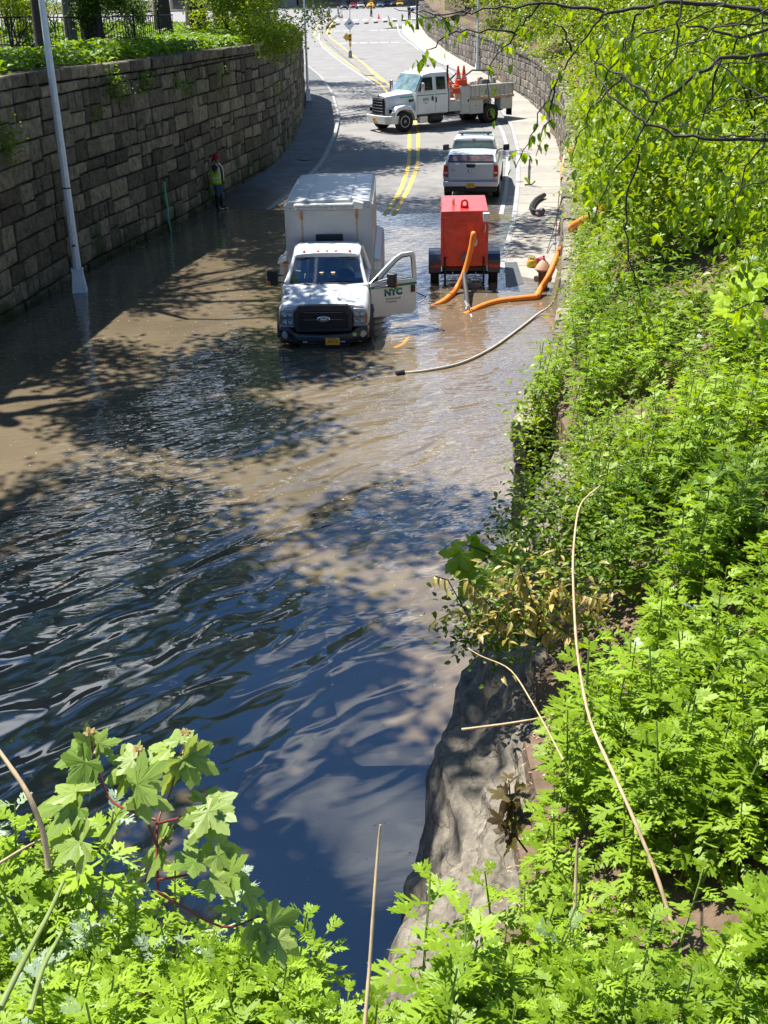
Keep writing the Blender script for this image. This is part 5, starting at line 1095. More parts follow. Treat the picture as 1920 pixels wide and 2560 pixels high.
    b = MB(); b.tube([on(.2,7.2,1.5), on(.75,7.5,2.75)], .035, 6); tag(b.build('wooden_handle', M_CANE), 'long pale wooden tool handle sticking up from the truck bed', 'tool')
    b = MB(); b.tube([on(-.9,5.6,1.9), on(-.2,6.3,2.6), on(-.7,7.6,2.5)], .045, 6); tag(b.build('bent_scaffold', M_BLACK), 'dark bent steel frame lying across the truck bed', 'frame')
    b = MB(); b.tube([on(-.9,5.0,1.9), on(-.6,5.6,2.5)], .05, 6); b.tube([on(-.9,5.6,1.9), on(-1.1,5.2,2.5)], .03, 6); tag(b.build('hoist', M_IRON), 'small dark hoist post on the far side of the truck bed', 'hoist')
flatbed()

# ------------------------------------------------------------ people
def skin(name, V, E, R, m, parent, root=0, subs=2):
    me = bpy.data.meshes.new(name); me.from_pydata([tuple(v) for v in V], E, []); me.materials.append(m)
    o = bpy.data.objects.new(name, me); COL.objects.link(o); o.parent = parent
    md = o.modifiers.new('skin', 'SKIN'); md.use_smooth_shade = True
    if not me.skin_vertices:
        bm = bmesh.new(); bm.from_mesh(me); bm.verts.layers.skin.verify(); bm.to_mesh(me); bm.free()
    for i, s in enumerate(me.skin_vertices[0].data):
        r = R[i]; s.radius = (r, r) if not isinstance(r, tuple) else r; s.use_root = (i == root)
    md2 = o.modifiers.new('subs', 'SUBSURF'); md2.levels = subs; md2.render_levels = subs
    return o
def person(loc, rz, label, shirt, trousers, hair, vest=None, phone=False, stride=0.0, s=1.0, group=None, boots=None, skinc=(.42,.24,.16), extra=None, arms_down=True):
    t = empty('person', loc, rz, label, 'person', group); t.scale = (s, s, s)
    ms = mat('skin_%d' % int(skinc[0]*100), skinc, .55)
    st = stride
    if phone: re, rw, rh = (.12,-.25,1.20), (.17,-.15,1.46), (.13,-.10,1.58)
    else: re, rw, rh = (-.06-st*.2,-.25,1.18), (-.02-st*.35,-.24,.95), (.0-st*.4,-.24,.86)
    le, lw, lh = (.05+st*.2,.25,1.18), (.12+st*.35,.23,.96), (.15+st*.4,.22,.87)
    V = [(0,0,.95),(0,0,1.15),(0,0,1.40),(.01,0,1.51),(.03,0,1.58),(.04,0,1.67),(.035,0,1.75),(0,-.17,1.43),re,rw,rh,(0,.17,1.43),le,lw,lh,(0,-.10,.90),(.03+st*.25,-.10,.50),(-.02+st*.35 if not st else st*.2,-.10,.10),(0,.10,.90),(.04-st*.25,.10,.50),(.06-st*.55,.10,.12),(.15,-.10,.05) if not st else (st*.2+.15,-.1,.05),(.22,.11,.05) if not st else (.1-st*.5,.10,.06)]
    E = [(0,1),(1,2),(2,3),(3,4),(4,5),(5,6),(2,7),(7,8),(8,9),(9,10),(2,11),(11,12),(12,13),(13,14),(0,15),(15,16),(16,17),(0,18),(18,19),(19,20),(17,21),(20,22)]
    R = [.12,.11,.13,.055,.06,.095,.075,.055,.042,.03,.038,.055,.042,.03,.038,.085,.055,.04,.085,.055,.04,.035,.035]
    body = skin('body', V, E, R, ms, t)
    # face: nose, ears, eyes
    f = MB(); f.lathe([(.0,.0),(.014,.0),(.016,.02),(.0,.045)], 6, (.115,0,1.655)); f.build('nose', ms, t, smooth=60)
    for s_ in (-1, 1):
        f = MB(); f.lathe([(0,0),(.012,.003),(0,.008)], 6, (.118,s_*.035,1.695), 'Y'); f.build('eye', M_BLACK, t); f = MB(); f.box((.03,s_*.088,1.67), (.035,.012,.05)); f.build('ear', ms, t, bevel=.005)
    f = MB(); f.box((.115,0,1.615), (.012,.045,.010)); f.build('mouth', mat('lip', (.30,.10,.08), .5), t)
    # hands
    for (w0, h0, sd_) in ((rw, rh, -1), (lw, lh, 1)):
        w0 = Vector(w0); h0 = Vector(h0); d = (h0-w0).normalized(); sv = Vector((1,0,0)) if abs(d.z) > .5 else Vector((0,0,1))
        for k in range(4):
            o_ = sv*(.024*(k-1.5)); p1 = h0+o_+d*.03; skin('finger', [h0+o_*.6, p1+d*.02, p1+d*(.05-.006*abs(k-1.3))+Vector((.0,-sd_*.012,0))], [(0,1),(1,2)], [.011,.010,.008], ms, t, subs=1)
        skin('thumb', [h0+sv*.02-d*.01, h0+sv*.055+d*.015, h0+sv*.06+d*.04], [(0,1),(1,2)], [.012,.011,.009], ms, t, subs=1)
    sh = mat('shirt_%s' % shirt[0], shirt[1], .85, .15, 9)
    skin('shirt', [(0,0,.93),(0,0,1.15),(0,0,1.38),(0,0,1.47),(0,-.17,1.44),tuple(Vector((0,-.17,1.44)).lerp(Vector(re),.72)),(0,.17,1.44),tuple(Vector((0,.17,1.44)).lerp(Vector(le),.72))], [(0,1),(1,2),(2,3),(2,4),(4,5),(2,6),(6,7)], [.15,.145,.155,.09,.085,.068,.085,.068], sh, t)
    tr = mat('trousers_%s' % trousers[0], trousers[1], .85, .2, 9); kz = .52
    skin('trousers', [(0,0,.98),(0,0,.90),(.0,-.10,.84),V[16],V[17],(.0,.10,.84),V[19],V[20]], [(0,1),(1,2),(2,3),(3,4),(1,5),(5,6),(6,7)], [.14,.145,.115,.085,.07,.115,.085,.07], tr, t)
    if boots:
        bt = mat('boot_black', (.015,.015,.016), .5)
        for s_, kv, an in ((-1, V[16], V[17]), (1, V[19], V[20])):
            k2 = Vector(kv)+Vector((0,0,.05)); an = Vector(an); skin('boot', [k2, k2.lerp(an,.5), an, an+Vector((0,0,-.05)), an+Vector((.13,0,-.06)), an+Vector((.20,0,-.065))], [(0,1),(1,2),(2,3),(3,4),(4,5)], [.10,.085,.07,.06,.052,.035], bt, t)
            b = MB(); b.box((an.x+.16,an.y,.035), (.14,.11,.05)); b.build('toe_cap', mat('tan_toe', (.62,.48,.28), .6), t, bevel=.02, seg=3)
    else:
        bt = mat('shoe', (.05,.05,.055), .6)
        for an in (V[17], V[20]): b = MB(); b.box((an[0]+.06,an[1],an[2]-.04), (.28,.10,.09)); b.build('shoe', bt, t, bevel=.03, seg=3)
    if hair: 
        b = MB(); m_, kind = hair; b.lathe([(.112,1.66),(.120,1.70),(.117,1.76),(.095,1.81),(.05,1.84),(0,1.85)], 16, (.015,0,0)); b.v = [(x, y*.86, z-(.05 if x < -.03 else 0)*(z < 1.7)) for x, y, z in b.v]; hm = b.build('headscarf' if kind else 'hair', m_, t, smooth=60)
        if kind: b = MB(); b.tube([(-.08,0,1.68),(-.13,-.02,1.60),(-.14,-.02,1.50)], [.04,.03,.015], 8); b.build('scarf_tail', m_, hm)
    if vest:
        vm, vs = vest
        b = MB(); N = 22
        def R_(z): return (.20+.09*(1.45-z), .235+.09*(1.45-z)) if z < 1.36 else (.165, .20)
        # open at the front (+x)
        zs = [.86,.95,1.05,1.15,1.25,1.36]; rings = []
        for z in zs:
            a_, b_ = R_(z); rings.append([Vector((a_*cos(an), b_*sin(an), z)) for an in np.linspace(rad(28), rad(332), N)])
        b.ring(rings, caps=False, closed=False); v = b.build('safety_vest', vm, t, smooth=60, solid=.008)
        b = MB()
        for z in (1.02, ): 
            r0 = [Vector(((R_(z)[0]+.012)*cos(an), (R_(z)[1]+.012)*sin(an), z)) for an in np.linspace(rad(28), rad(332), N)]; b.ring([r0, [p+Vector((0,0,.07)) for p in r0]], caps=False, closed=False)
        b.build('reflective_band', vs, v, smooth=60, solid=.004)
        for s_ in (-1, 1):
            b = MB(); P = [Vector((.185,s_*.11,.92)), Vector((.19,s_*.115,1.1)), Vector((.185,s_*.115,1.25)), Vector((.16,s_*.115,1.38)), Vector((.05,s_*.11,1.515)), Vector((-.06,s_*.11,1.49)), Vector((-.175,s_*.11,1.36)), Vector((-.195,s_*.11,1.2))]
            b.ring([[p+Vector((0,-.03,0)), p+Vector((.004,.03,0)), p+Vector((.012,.03,.012)), p+Vector((.012,-.03,.012))] for p in P]); b.build('shoulder_band', vs, v, smooth=40)
    if phone: b = MB(); b.box((.075,-.105,1.65), (.018,.014,.13)); b.build('phone', M_BLACK, t, bevel=.004)
    return t
g = GR(549, 528, .13); 
person((g.x, g.y, lsw(0, g.y)+.0), rad(-22), 'person in red headscarf and lime safety vest phoning at the foot of the wall', ('navy', (.02,.025,.045)), ('denim', (.045,.085,.14)), (mat('crimson_cloth', (.42,.012,.04), .8, .15, 12), True),
       vest=(mat('lime_vest', (.42,.72,.04), .6, .1, 12), mat('silver_beige_band', (.68,.62,.45), .4)), phone=True, boots=True, s=1.04)
PL = [((768,40),.4,'person in grey clothes walking on the far crosswalk, left of the pair',('grey',(.12,.12,.13)),('black',(.03,.03,.035)),.6),
      ((803,42),.3,'person in white top and dark trousers striding on the far crosswalk',('white',(.6,.6,.6)),('black',(.03,.03,.035)),.8),
      ((785,38),2.9,'person in pale blue top on the far crosswalk behind the striding pair',('pale',(.45,.5,.58)),('black',(.03,.03,.035)),.4),
      ((928,42),.2,'person in dark red clothes crossing in front of the distant cars',('maroon',(.14,.03,.04)),('black',(.03,.03,.035)),.5),
      ((1023,50),1.0,'person in black on the corner at the top of the right pavement',('black2',(.04,.04,.045)),('black',(.03,.03,.035)),.2),
      ((712,28),1.0,'person in black at the far left corner of the junction',('black2',(.04,.04,.045)),('black',(.03,.03,.035)),.3)]
for (p, rz, lb, a, b_, st) in PL:
    g = GR(*p); person((g.x, g.y, prof(g.y)), rz, lb, a, b_, (mat('dark_hair', (.03,.022,.018), .7), False), stride=st*.6, s=1.02)

# ------------------------------------------------------------ far junction
def car(name, loc, rz, col, label, cat='car', s=1.0, van=False):
    t = empty(name, loc, rz, label, cat, None); t.scale = (s, s, s); pm = mat('paint_%s' % col[0], col[1], .3, coat=.6)
    h = .35 if van else 0
    loft([(0,[(.6,.35),(.80,.45),(.80,.70),(.6,.78),(0,.80)]), (.25,[(.78,.25),(.89,.40),(.89,.80),(.75,.90),(0,.92)]), (1.2,[(.80,.22),(.90,.40),(.90,.88),(.78,.98),(0,1.0)]), (3.4,[(.80,.22),(.90,.40),(.90,.92),(.80,1.0),(0,1.02)]), (4.3,[(.78,.25),(.88,.42),(.88,.90),(.75,1.0),(0,1.02)]), (4.6,[(.6,.4),(.78,.5),(.78,.80),(.6,.88),(0,.90)])], 'body', pm, t, 45)
    cb = loft([(1.15,[(.78,.95),(.70,.97),(0,.98)]), (1.85,[(.80,.95),(.62,1.40+h),(0,1.45+h)]), (3.1,[(.80,.95),(.62,1.42+h),(0,1.46+h)]), (4.0,[(.78,.95),(.66,1.05+h),(0,1.08+h)])], 'roof', pm, t, 30)
    for s_ in (-1, 1):
        b = MB(); b.quad((s_*.795,1.5,1.0),(s_*.80,3.8,1.0),(s_*.655,3.2,1.36+h),(s_*.655,1.95,1.36+h)); b.build('side_window', mat('car_glass', (.02,.025,.03), .08, coat=1), cb, smooth=0, solid=.02)
        b = MB(); b.box((s_*.62,.04,.66), (.28,.12,.14)); b.build('headlight', M_CHROME, t, bevel=.03); b = MB(); b.box((s_*.66,4.55,.74), (.26,.10,.14)); b.build('tail_light', M_REDL, t, bevel=.02)
        for y in (.85, 3.7): wheel(t, s_*.80, y, .33, .22, rim=M_STEEL, side=s_, lugs=5)
    b = MB(); b.quad((-.70,1.22,1.01),(.70,1.22,1.01),(.58,1.80,1.41+h),(-.58,1.80,1.41+h)); b.build('windshield', mat('car_glass', (.02,.025,.03), .08, coat=1), cb, smooth=0, solid=.02)
    b = MB(); b.bb(-.4,.4,-.02,.02,.42,.62); b.build('grille', M_BLACK, t)
    return t
CARS = [((712,18),4.2,('black',(.02,.02,.022)),'black car at the far left of the junction',0), ((862,24),.1,('dark',(.03,.032,.035)),'dark car in the distant queue, left of the red car',0), ((884,23),.05,('red',(.45,.03,.03)),'red car in the distant queue of traffic',0), ((903,22),.1,('silver',(.5,.5,.52)),'silver car between the red car and the yellow taxi',0),
        ((925,22),-.1,('taxi',(.80,.44,.02)),'tall yellow taxi van in the distant traffic',1), ((951,20),.05,('slate',(.12,.13,.15)),'slate grey car right of the yellow taxi van',0), ((968,17),-.05,('blue',(.04,.20,.33)),'blue car in the distant traffic',0), ((985,17),.1,('dark',(.03,.032,.035)),'dark car right of the blue car',0), ((1000,17),.0,('taxi',(.80,.44,.02)),'small yellow taxi far back beside the white car',0),
        ((1052,28),-1.45,('white',(.70,.71,.72)),'white car turning side-on at the right of the junction',0)]
for (p, rz, c, lb, v) in CARS:
    g = GR(*p); car('parked_car' if not v else 'taxi_van', (g.x-(2.2 if rz < -1 else 0), g.y, prof(g.y)), rz, c, lb, 'taxi' if 'taxi' in lb else 'car', .82, v)
# barricade with tape, cones
g = GR(823, 43); g2 = GR(846, 42); 
for i, (q, lb) in enumerate(((g, 'white channeliser post with orange foot, left of the pair at the median tip'), (g2, 'white channeliser post at the right of the median tip'))):
    t = empty('channeliser_post', (q.x, q.y, prof(q.y)), 0, lb, 'post', 'white posts at the median tip'); b = MB(); b.lathe([(.16,0),(.15,.9),(.17,1.35),(0,1.4)], 10); b.build('body', M_WHT, t); b = MB(); b.lathe([(.30,0),(.28,.25),(.17,.3)], 10); b.build('foot', M_ORC if i == 0 else M_WHT, t)
b = MB(); b.tube([(g.x,g.y,prof(g.y)+1.2),(g.x-3,g.y+1,prof(g.y)+1.1),(g.x-8,g.y+2,prof(g.y)+1.25)], .05, 5); tag(b.build('barrier_tape', M_WHT), 'white barrier tape stretched left from the median post', 'tape')
for i, (p, lb) in enumerate((((855,45),'orange cone just right of the median posts'), ((947,47),'orange cone on the junction below the distant cars'))):
    g = GR(*p); c = empty('traffic_cone', (g.x, g.y, prof(g.y)), 0, lb, 'traffic cone'); b = MB(); b.lathe([(.16,.03),(.11,.25),(.04,.6),(.03,.6)], 12); b.build('body', M_ORC, c); b = MB(); b.box((0,0,.02), (.42,.42,.04)); b.build('base', M_ORC, c)
# far pavement and buildings
mb = MB(); mb.bb(-140,140,272,277,3.2,3.5); S(mb.build('far_pavement', M_CONC, smooth=0))
def building(x0, x1, H, wallc, label, nb):
    t = empty('apartment_building', ((x0+x1)/2, 277, 3.5), 0, label, 'building'); w = (x1-x0)/2; wm = mat('facade_%s' % nb, wallc, .85, .15, .5, .3, 8)
    b = MB(); b.bb(-w, w, 0, 14, 0, H); b.build('wall', wm, t, smooth=0)
    for z in (3.9, H-.5): b = MB(); b.bb(-w-.1, w+.1, -.35, -.003, z, z+.4); b.build('cornice', M_CONC, t, smooth=0)
    n = int(w*2/5); gm = mat('dark_window', (.03,.035,.04), .1, coat=1)
    for i in range(n):
        x = -w+5*i+2.5; b = MB(); b.bb(x-1.9, x+1.9, -.12, -.005, .3, 3.5); sf = b.build('shop_window', gm, t, smooth=0); b = MB(); b.bb(x-2.05,x+2.05,-.2,-.006,3.5,3.8); b.build('frame', M_BLACK, sf, smooth=0)
        for f in range(1, int((H-5)/3.3)+1):
            z = 1.6+f*3.3
            for dx in (-1.2, 1.2): b = MB(); b.bb(x+dx-.55,x+dx+.55,-.06,-.005,z,z+1.7); wn = b.build('window', gm, t, smooth=0)
building(-45, -17, 14, (.34,.27,.21), 'tan apartment building with shop fronts at the far left beyond the avenue', 'a')
building(-16.6, 14, 18, (.26,.16,.12), 'red-brown brick building with dark shop fronts straight across the avenue', 'b')
building(14.4, 48, 15, (.40,.37,.32), 'pale stone building beyond the avenue at the right', 'c')

# ------------------------------------------------------------ foliage materials and leaf templates
L_MUG = leafmat('mugwort_leaf', (.085,.175,.010), (.32,.46,.03), .5, .34, (.42,.50,.38))
L_SHRUB = leafmat('shrub_leaf', (.085,.16,.010), (.30,.39,.025), .42, .33)
L_TREE = leafmat('tree_leaf', (.028,.07,.010), (.11,.19,.018), .45, .38)
L_HANG = leafmat('hanging_leaf', (.075,.155,.012), (.28,.40,.03), .4, .40)
L_MAPLE = leafmat('maple_leaf', (.17,.27,.04), (.32,.41,.10), .45, .30)
L_MAPY = leafmat('yellow_maple_leaf', (.26,.40,.02), (.42,.55,.03), .45, .40)
L_BRONZE = leafmat('bronze_leaf', (.30,.26,.05), (.52,.42,.14), .4, .3)
L_DARKR = leafmat('dark_bronze_leaf', (.07,.045,.02), (.13,.10,.035), .45, .3)
L_GRASS = leafmat('grass_blade', (.09,.18,.012), (.20,.33,.03), .5, .35)

def kite(V, T, b, d, l, w, n, k=.5, base=.25):
    """flat pointed lobe: base point b, unit dir d, length l, width w, normal n"""
    s = d.cross(n).normalized(); o = len(V)
    V += [b-s*w*base, b+d*l*k-s*w*.5, b+d*l, b+d*l*k+s*w*.5, b+s*w*base]
    T += [(o, o+1, o+4), (o+1, o+3, o+4), (o+1, o+2, o+3)]
def mug_leaf(L, lod, rnd):
    V = []; T = []; n = Vector((0, 0, 1))
    def ax(t): return Vector((L*t, 0, -.55*L*t*t*rnd.uniform(.9, 1.1)+.12*L*t))
    o = len(V); w = L*.035
    V += [ax(0)+Vector((0, -w, 0)), ax(0)+Vector((0, w, 0)), ax(.55)+Vector((0, w, 0)), ax(.55)+Vector((0, -w, 0))]; T += [(0, 1, 2), (0, 2, 3)]
    pairs = [(.32, .30), (.5, .44), (.66, .42)] if lod < 2 else [(.42, .42), (.64, .42)]
    for t, l in pairs:
        for s in (-1, 1):
            a = rad(rnd.uniform(42, 58))*s; d = Vector((cos(a), sin(a), rnd.uniform(-.25, .05))).normalized(); b = ax(t)
            kite(V, T, b, d, L*l, L*.15, n, .55)
            if lod == 0:
                for q in (-1, 1):
                    a2 = a+rad(34)*q; d2 = Vector((cos(a2), sin(a2), -.15)).normalized(); kite(V, T, b+d*L*l*.45, d2, L*l*.42, L*.08, n, .5, .3)
    kite(V, T, ax(.62), (ax(1)-ax(.62)).normalized(), L*.42, L*.17, n, .45)
    if lod == 0:
        for s in (-1, 1):
            a = rad(30)*s; kite(V, T, ax(.78), Vector((cos(a), sin(a), -.5)).normalized(), L*.2, L*.08, n, .5, .3)
    return [tuple(v) for v in V], T
def mugwort(lod, seed):
    rnd = random.Random(seed); V = []; T = []; MI = []; dt = []
    H = rnd.uniform(.45, .6); nl = (20, 15, 10)[lod]; lean = Vector((rnd.uniform(-.08, .08), rnd.uniform(-.08, .08), 0))
    if lod < 2:
        for i in range(3):
            a = i*2.094
            V += [(.006*cos(a), .006*sin(a), 0), (lean.x+.003*cos(a), lean.y+.003*sin(a), H)]
        for i in range(3): j = (i+1) % 3; T += [(2*i, 2*j, 2*j+1), (2*i, 2*j+1, 2*i+1)]
        MI += [1]*6; dt += [0]*6
    for i in range(nl):
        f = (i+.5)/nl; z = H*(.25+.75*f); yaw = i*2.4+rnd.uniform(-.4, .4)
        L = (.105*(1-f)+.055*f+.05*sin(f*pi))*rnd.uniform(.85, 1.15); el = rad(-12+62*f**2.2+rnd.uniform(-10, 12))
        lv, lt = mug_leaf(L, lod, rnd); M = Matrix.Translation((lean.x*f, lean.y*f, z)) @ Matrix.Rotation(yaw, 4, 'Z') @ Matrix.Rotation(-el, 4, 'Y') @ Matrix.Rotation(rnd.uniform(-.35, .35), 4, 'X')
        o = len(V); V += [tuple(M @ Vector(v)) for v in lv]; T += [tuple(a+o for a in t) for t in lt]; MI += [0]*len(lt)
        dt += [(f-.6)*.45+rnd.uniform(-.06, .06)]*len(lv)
    return np.array(V), np.array(T), np.array(MI), np.array(dt)
def oval_leaf(L, w, fold=.15, droop=.25, pts=3):
    """pointed oval, folded on the midrib; 8 triangles"""
    V = [(0, 0, 0)]; T = []
    ks = (.28, .62)
    for k in ks:
        ww = w*(.9 if k < .5 else .75)/2; z = -droop*L*k*k
        V += [(L*k, -ww, z+fold*ww*2), (L*k, 0, z), (L*k, ww, z+fold*ww*2)]
    V.append((L, 0, -droop*L))
    T = [(0, 1, 2), (0, 2, 3), (1, 4, 5), (1, 5, 2), (2, 5, 6), (2, 6, 3), (4, 7, 5), (5, 7, 6)]
    return np.array(V), np.array(T)
def maple_leaf_tpl(seed, lobes=5, toothed=True):
    """palmate leaf, unit width about 1, stalk end at origin, tip along +x, veins as creases"""
    rnd = random.Random(seed); V = [(0.0, 0.0, 0.0)]; T = []
    angs = [-112, -58, 0, 58, 112]; lens = [.42, .60, .74, .60, .42]
    c = Vector((.18, 0, 0)); out = []
    for i, (a, l) in enumerate(zip(angs, lens)):
        d = Vector((cos(rad(a)), sin(rad(a)), 0)); s = Vector((-d.y, d.x, 0)); l *= rnd.uniform(.92, 1.06)
        P = []
        for t, w in ((.42, .13), (.50, .205), (.58, .165), (.70, .19), (.78, .11), (.86, .09)): P.append((t, w))
        side1 = [c+d*l*t-s*w*(.8 if abs(a) > 100 else 1)*.85 for t, w in P]; side2 = [c+d*l*t+s*w*(.8 if abs(a) > 100 else 1)*.85 for t, w in P]
        out += side1+[c+d*l]+side2[::-1]
        if i < 4: am = rad((a+angs[i+1])/2); out.append(c+Vector((cos(am), sin(am), 0))*.20)
    base = len(V); Vv = [Vector((c.x, c.y, .0))]
    # droop and waviness
    def bend(p):
        r = (p-c).length; a = math.atan2(p.y, p.x-c.x); return Vector((p.x, p.y, -.22*r*r+.035*cos(a*5.8)*r*1.6))
    V = [tuple(bend(c))]+[tuple(bend(p)) for p in out]; n = len(out)
    T = [(0, 1+i, 1+(i+1) % n) for i in range(n-1)]
    # raised pale veins to each lobe tip, with two side veins
    for a, l in zip(angs, lens):
        for (a2, t0, t1, w) in ((a, 0, .93, .009), (a-32, .38, .60, .005), (a+32, .38, .60, .005)):
            d = Vector((cos(rad(a)), sin(rad(a)), 0)); d2 = Vector((cos(rad(a2)), sin(rad(a2)), 0)); b0 = c+d*l*t0; s = Vector((-d2.y, d2.x, 0)); e = b0+d2*l*(t1-t0 if a2 != a else t1)
            o = len(V)
            for p in (b0-s*w, b0+s*w, e): q = bend(p); V.append((q.x, q.y, q.z+.006))
            T.append((o, o+1, o+2))
    return np.array(V), np.array(T)

# ------------------------------------------------------------ mugwort covering the right bank
MUG = [[mugwort(l, 10*l+k) for k in range(4)] for l in range(3)]
RNGm = np.random.default_rng(11)
HOL = G(1725, 700, 5.5)
for k in range(40): HOL = G(1725, 700, .5*HOL.z+.5*zbank(HOL.x, HOL.y))
def bare(x, Y):
    d = x-RW(Y)
    if 4.6 < Y < 8.6 and d < 1.35+.3*math.sin(Y*2.1): return True     # rock and open soil
    if 8.6 <= Y < 10.4 and d < 1.1: return True
    if Y <= 4.6 and x > -.05 and d < .95+.3*(4.6-Y)/2 : return Y > 3.05
    return False
def bank_spots(y0, y1, dens, dmax, dmin=-.15):
    out = []; area = (y1-y0)*(dmax-dmin); n = int(area*dens)
    for i in range(n):
        Y = RNGm.uniform(y0, y1); x = RW(Y)+RNGm.uniform(dmin, dmax)
        if (x-HOL[0])**2+(Y-HOL[1])**2*.5 < .8: continue
        if bare(x, Y): continue
        if Y > 4.5 and noise.noise(Vector((x*1.1, Y*.85, 31))) < -.30: continue
        z = zbank(x, Y)
        if z < 1.5 and Y > 12: z = zbank(RW(Y)+.42, Y)-.15
        if z < 1.5: continue
        out.append((x, Y, z-.03))
    return out
def mug_mass(name, spots, lod, s0, s1, label):
    groups = [[] for _ in range(4)]
    for i, p in enumerate(spots): groups[i % 4].append(p)
    parts = []
    for k in range(4):
        P = np.array(groups[k]); n = len(P)
        if not n: continue
        hf = np.array([noise.noise(Vector((a*.7, b*.7, 8))) for a, b, c_ in P])
        S_ = RNGm.uniform(s0, s1, n)*(1+.75*hf); R = rots(RNGm.uniform(0, 6.28, n), np.abs(RNGm.normal(0, .14, n))+.10, RNGm.normal(pi*.5+.2, .8, n))
        tn = np.array([noise.noise(Vector((a*.45, b*.45, 2))) for a, b, c_ in P])*.5+.5+RNGm.normal(0, .13, n)
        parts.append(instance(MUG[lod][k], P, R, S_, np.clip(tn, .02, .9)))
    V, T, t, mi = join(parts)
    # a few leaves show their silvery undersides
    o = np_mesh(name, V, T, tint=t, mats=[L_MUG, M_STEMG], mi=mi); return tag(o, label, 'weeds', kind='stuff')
near = bank_spots(.6, 7.0, 40, 4.6)
for i in range(1000):          # bank in front of the camera
    x = RNGm.uniform(-3.4, 1.3); Y = RNGm.uniform(.9, edgeY(x)+.12)
    near.append((x, Y, zbank(x, min(Y, edgeY(x)))-.05))
# individual plants: those standing largest in view
def in_view(p, m=.02):
    v = Vector(p)-Vector((0, 0, CAMH)); z = v.dot(fwd)
    if z < .3: return None
    px = 960+FPX*v.dot(Rv)/z; py = 1280-FPX*v.dot(Uv)/z
    return (px, py, z) if -60 < px < 1980 and -60 < py < 2640 else None
cand = []
for p in near:
    q = in_view((p[0], p[1], p[2]+.5))
    if q and q[2] > 1.9: cand.append((q[2], p, q))
cand.sort(key=lambda c_: c_[0]); chosen = []
for z_, p, q in cand:
    if all((p[0]-r[0])**2+(p[1]-r[1])**2 > .10 for r, _ in chosen): chosen.append((p, q))
    if len(chosen) >= 46: break
chs = set(id(p) for p, _ in chosen); near = [p for p in near if id(p) not in chs]
ML = []
for k in range(5):
    lv, lt = mug_leaf(.1, 0, random.Random(50+k)); me_o = np_mesh('leaf', lv, lt, tint=[.35+.12*k]*len(lv), mats=[L_MUG]); ML.append(me_o.data); bpy.data.objects.remove(me_o)
me_o = MB().tube([(0,0,0),(.01,0,.3),(.015,.01,.58)], [.006,.005,.0025], 5).build('stem', M_STEMG); STEM = me_o.data; bpy.data.objects.remove(me_o)
def where(q, p):
    px, py = q[0], q[1]
    side = 'on the bank below the bridge' if p[0] < -.1 else 'on the slope above the rock outcrop' if p[0] < 1.3 else 'high on the slope at the right'
    return side
for i, (p, q) in enumerate(chosen):
    h = random.choice(['tall', 'leafy', 'bushy', 'leaning']); 
    t = empty('mugwort_plant', p, random.uniform(0, 6.28), '%s green mugwort plant growing %s' % (h, where(q, p)), 'plant', 'mugwort plants close below the camera %s' % where(q, p))
    t['label'] = 'green mugwort plant with deeply cut leaves growing %s' % where(q, p)
    sc = random.uniform(.65, .85) if p[1] < 3 else random.uniform(.95, 1.35); t.scale = (sc, sc, sc); t.rotation_euler = (random.uniform(-.15, .1), random.uniform(-.15, .15), random.uniform(0, 6.28))
    st = bpy.data.objects.new('stem', STEM); COL.objects.link(st); st.parent = t
    for k in range(17):
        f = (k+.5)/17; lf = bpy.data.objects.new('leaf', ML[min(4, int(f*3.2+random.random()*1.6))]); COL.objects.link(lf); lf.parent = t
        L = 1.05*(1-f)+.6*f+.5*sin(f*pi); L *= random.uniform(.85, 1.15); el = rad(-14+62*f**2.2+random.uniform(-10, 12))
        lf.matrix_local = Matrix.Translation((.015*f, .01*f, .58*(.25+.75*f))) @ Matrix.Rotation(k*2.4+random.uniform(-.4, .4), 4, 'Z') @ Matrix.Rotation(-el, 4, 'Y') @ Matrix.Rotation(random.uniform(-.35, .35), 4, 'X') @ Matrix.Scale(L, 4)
mug_mass('mugwort_cover', [p for p in near if p[1] > 3.0 or p[0] > .9], 0, .85, 1.5, 'dense bright green mugwort on the slope above the rock')
mug_mass('mugwort_cover', [p for p in near if p[1] <= 3.0 and .02 < p[0] <= .9], 0, .9, 1.35, 'mugwort leaves covering the foot of the rock outcrop below the camera')
mug_mass('mugwort_cover', [p for p in near if p[1] <= 3.0 and p[0] <= .02 and p[1] > 1.0], 0, .56, .92, 'dense bright green mugwort right below the camera along the bottom of the view')
mug_mass('mugwort_cover', bank_spots(7.0, 13.5, 46, 6.5, .08), 1, .8, 1.45, 'dense green mugwort on the middle of the bank above the water')
mug_mass('mugwort_cover', bank_spots(13.5, 23, 36, 8.5, .2)+bank_spots(23, 34, 34, 9.0, .28), 2, .9, 1.7, 'green undergrowth spilling over the right wall beside the hydrant')

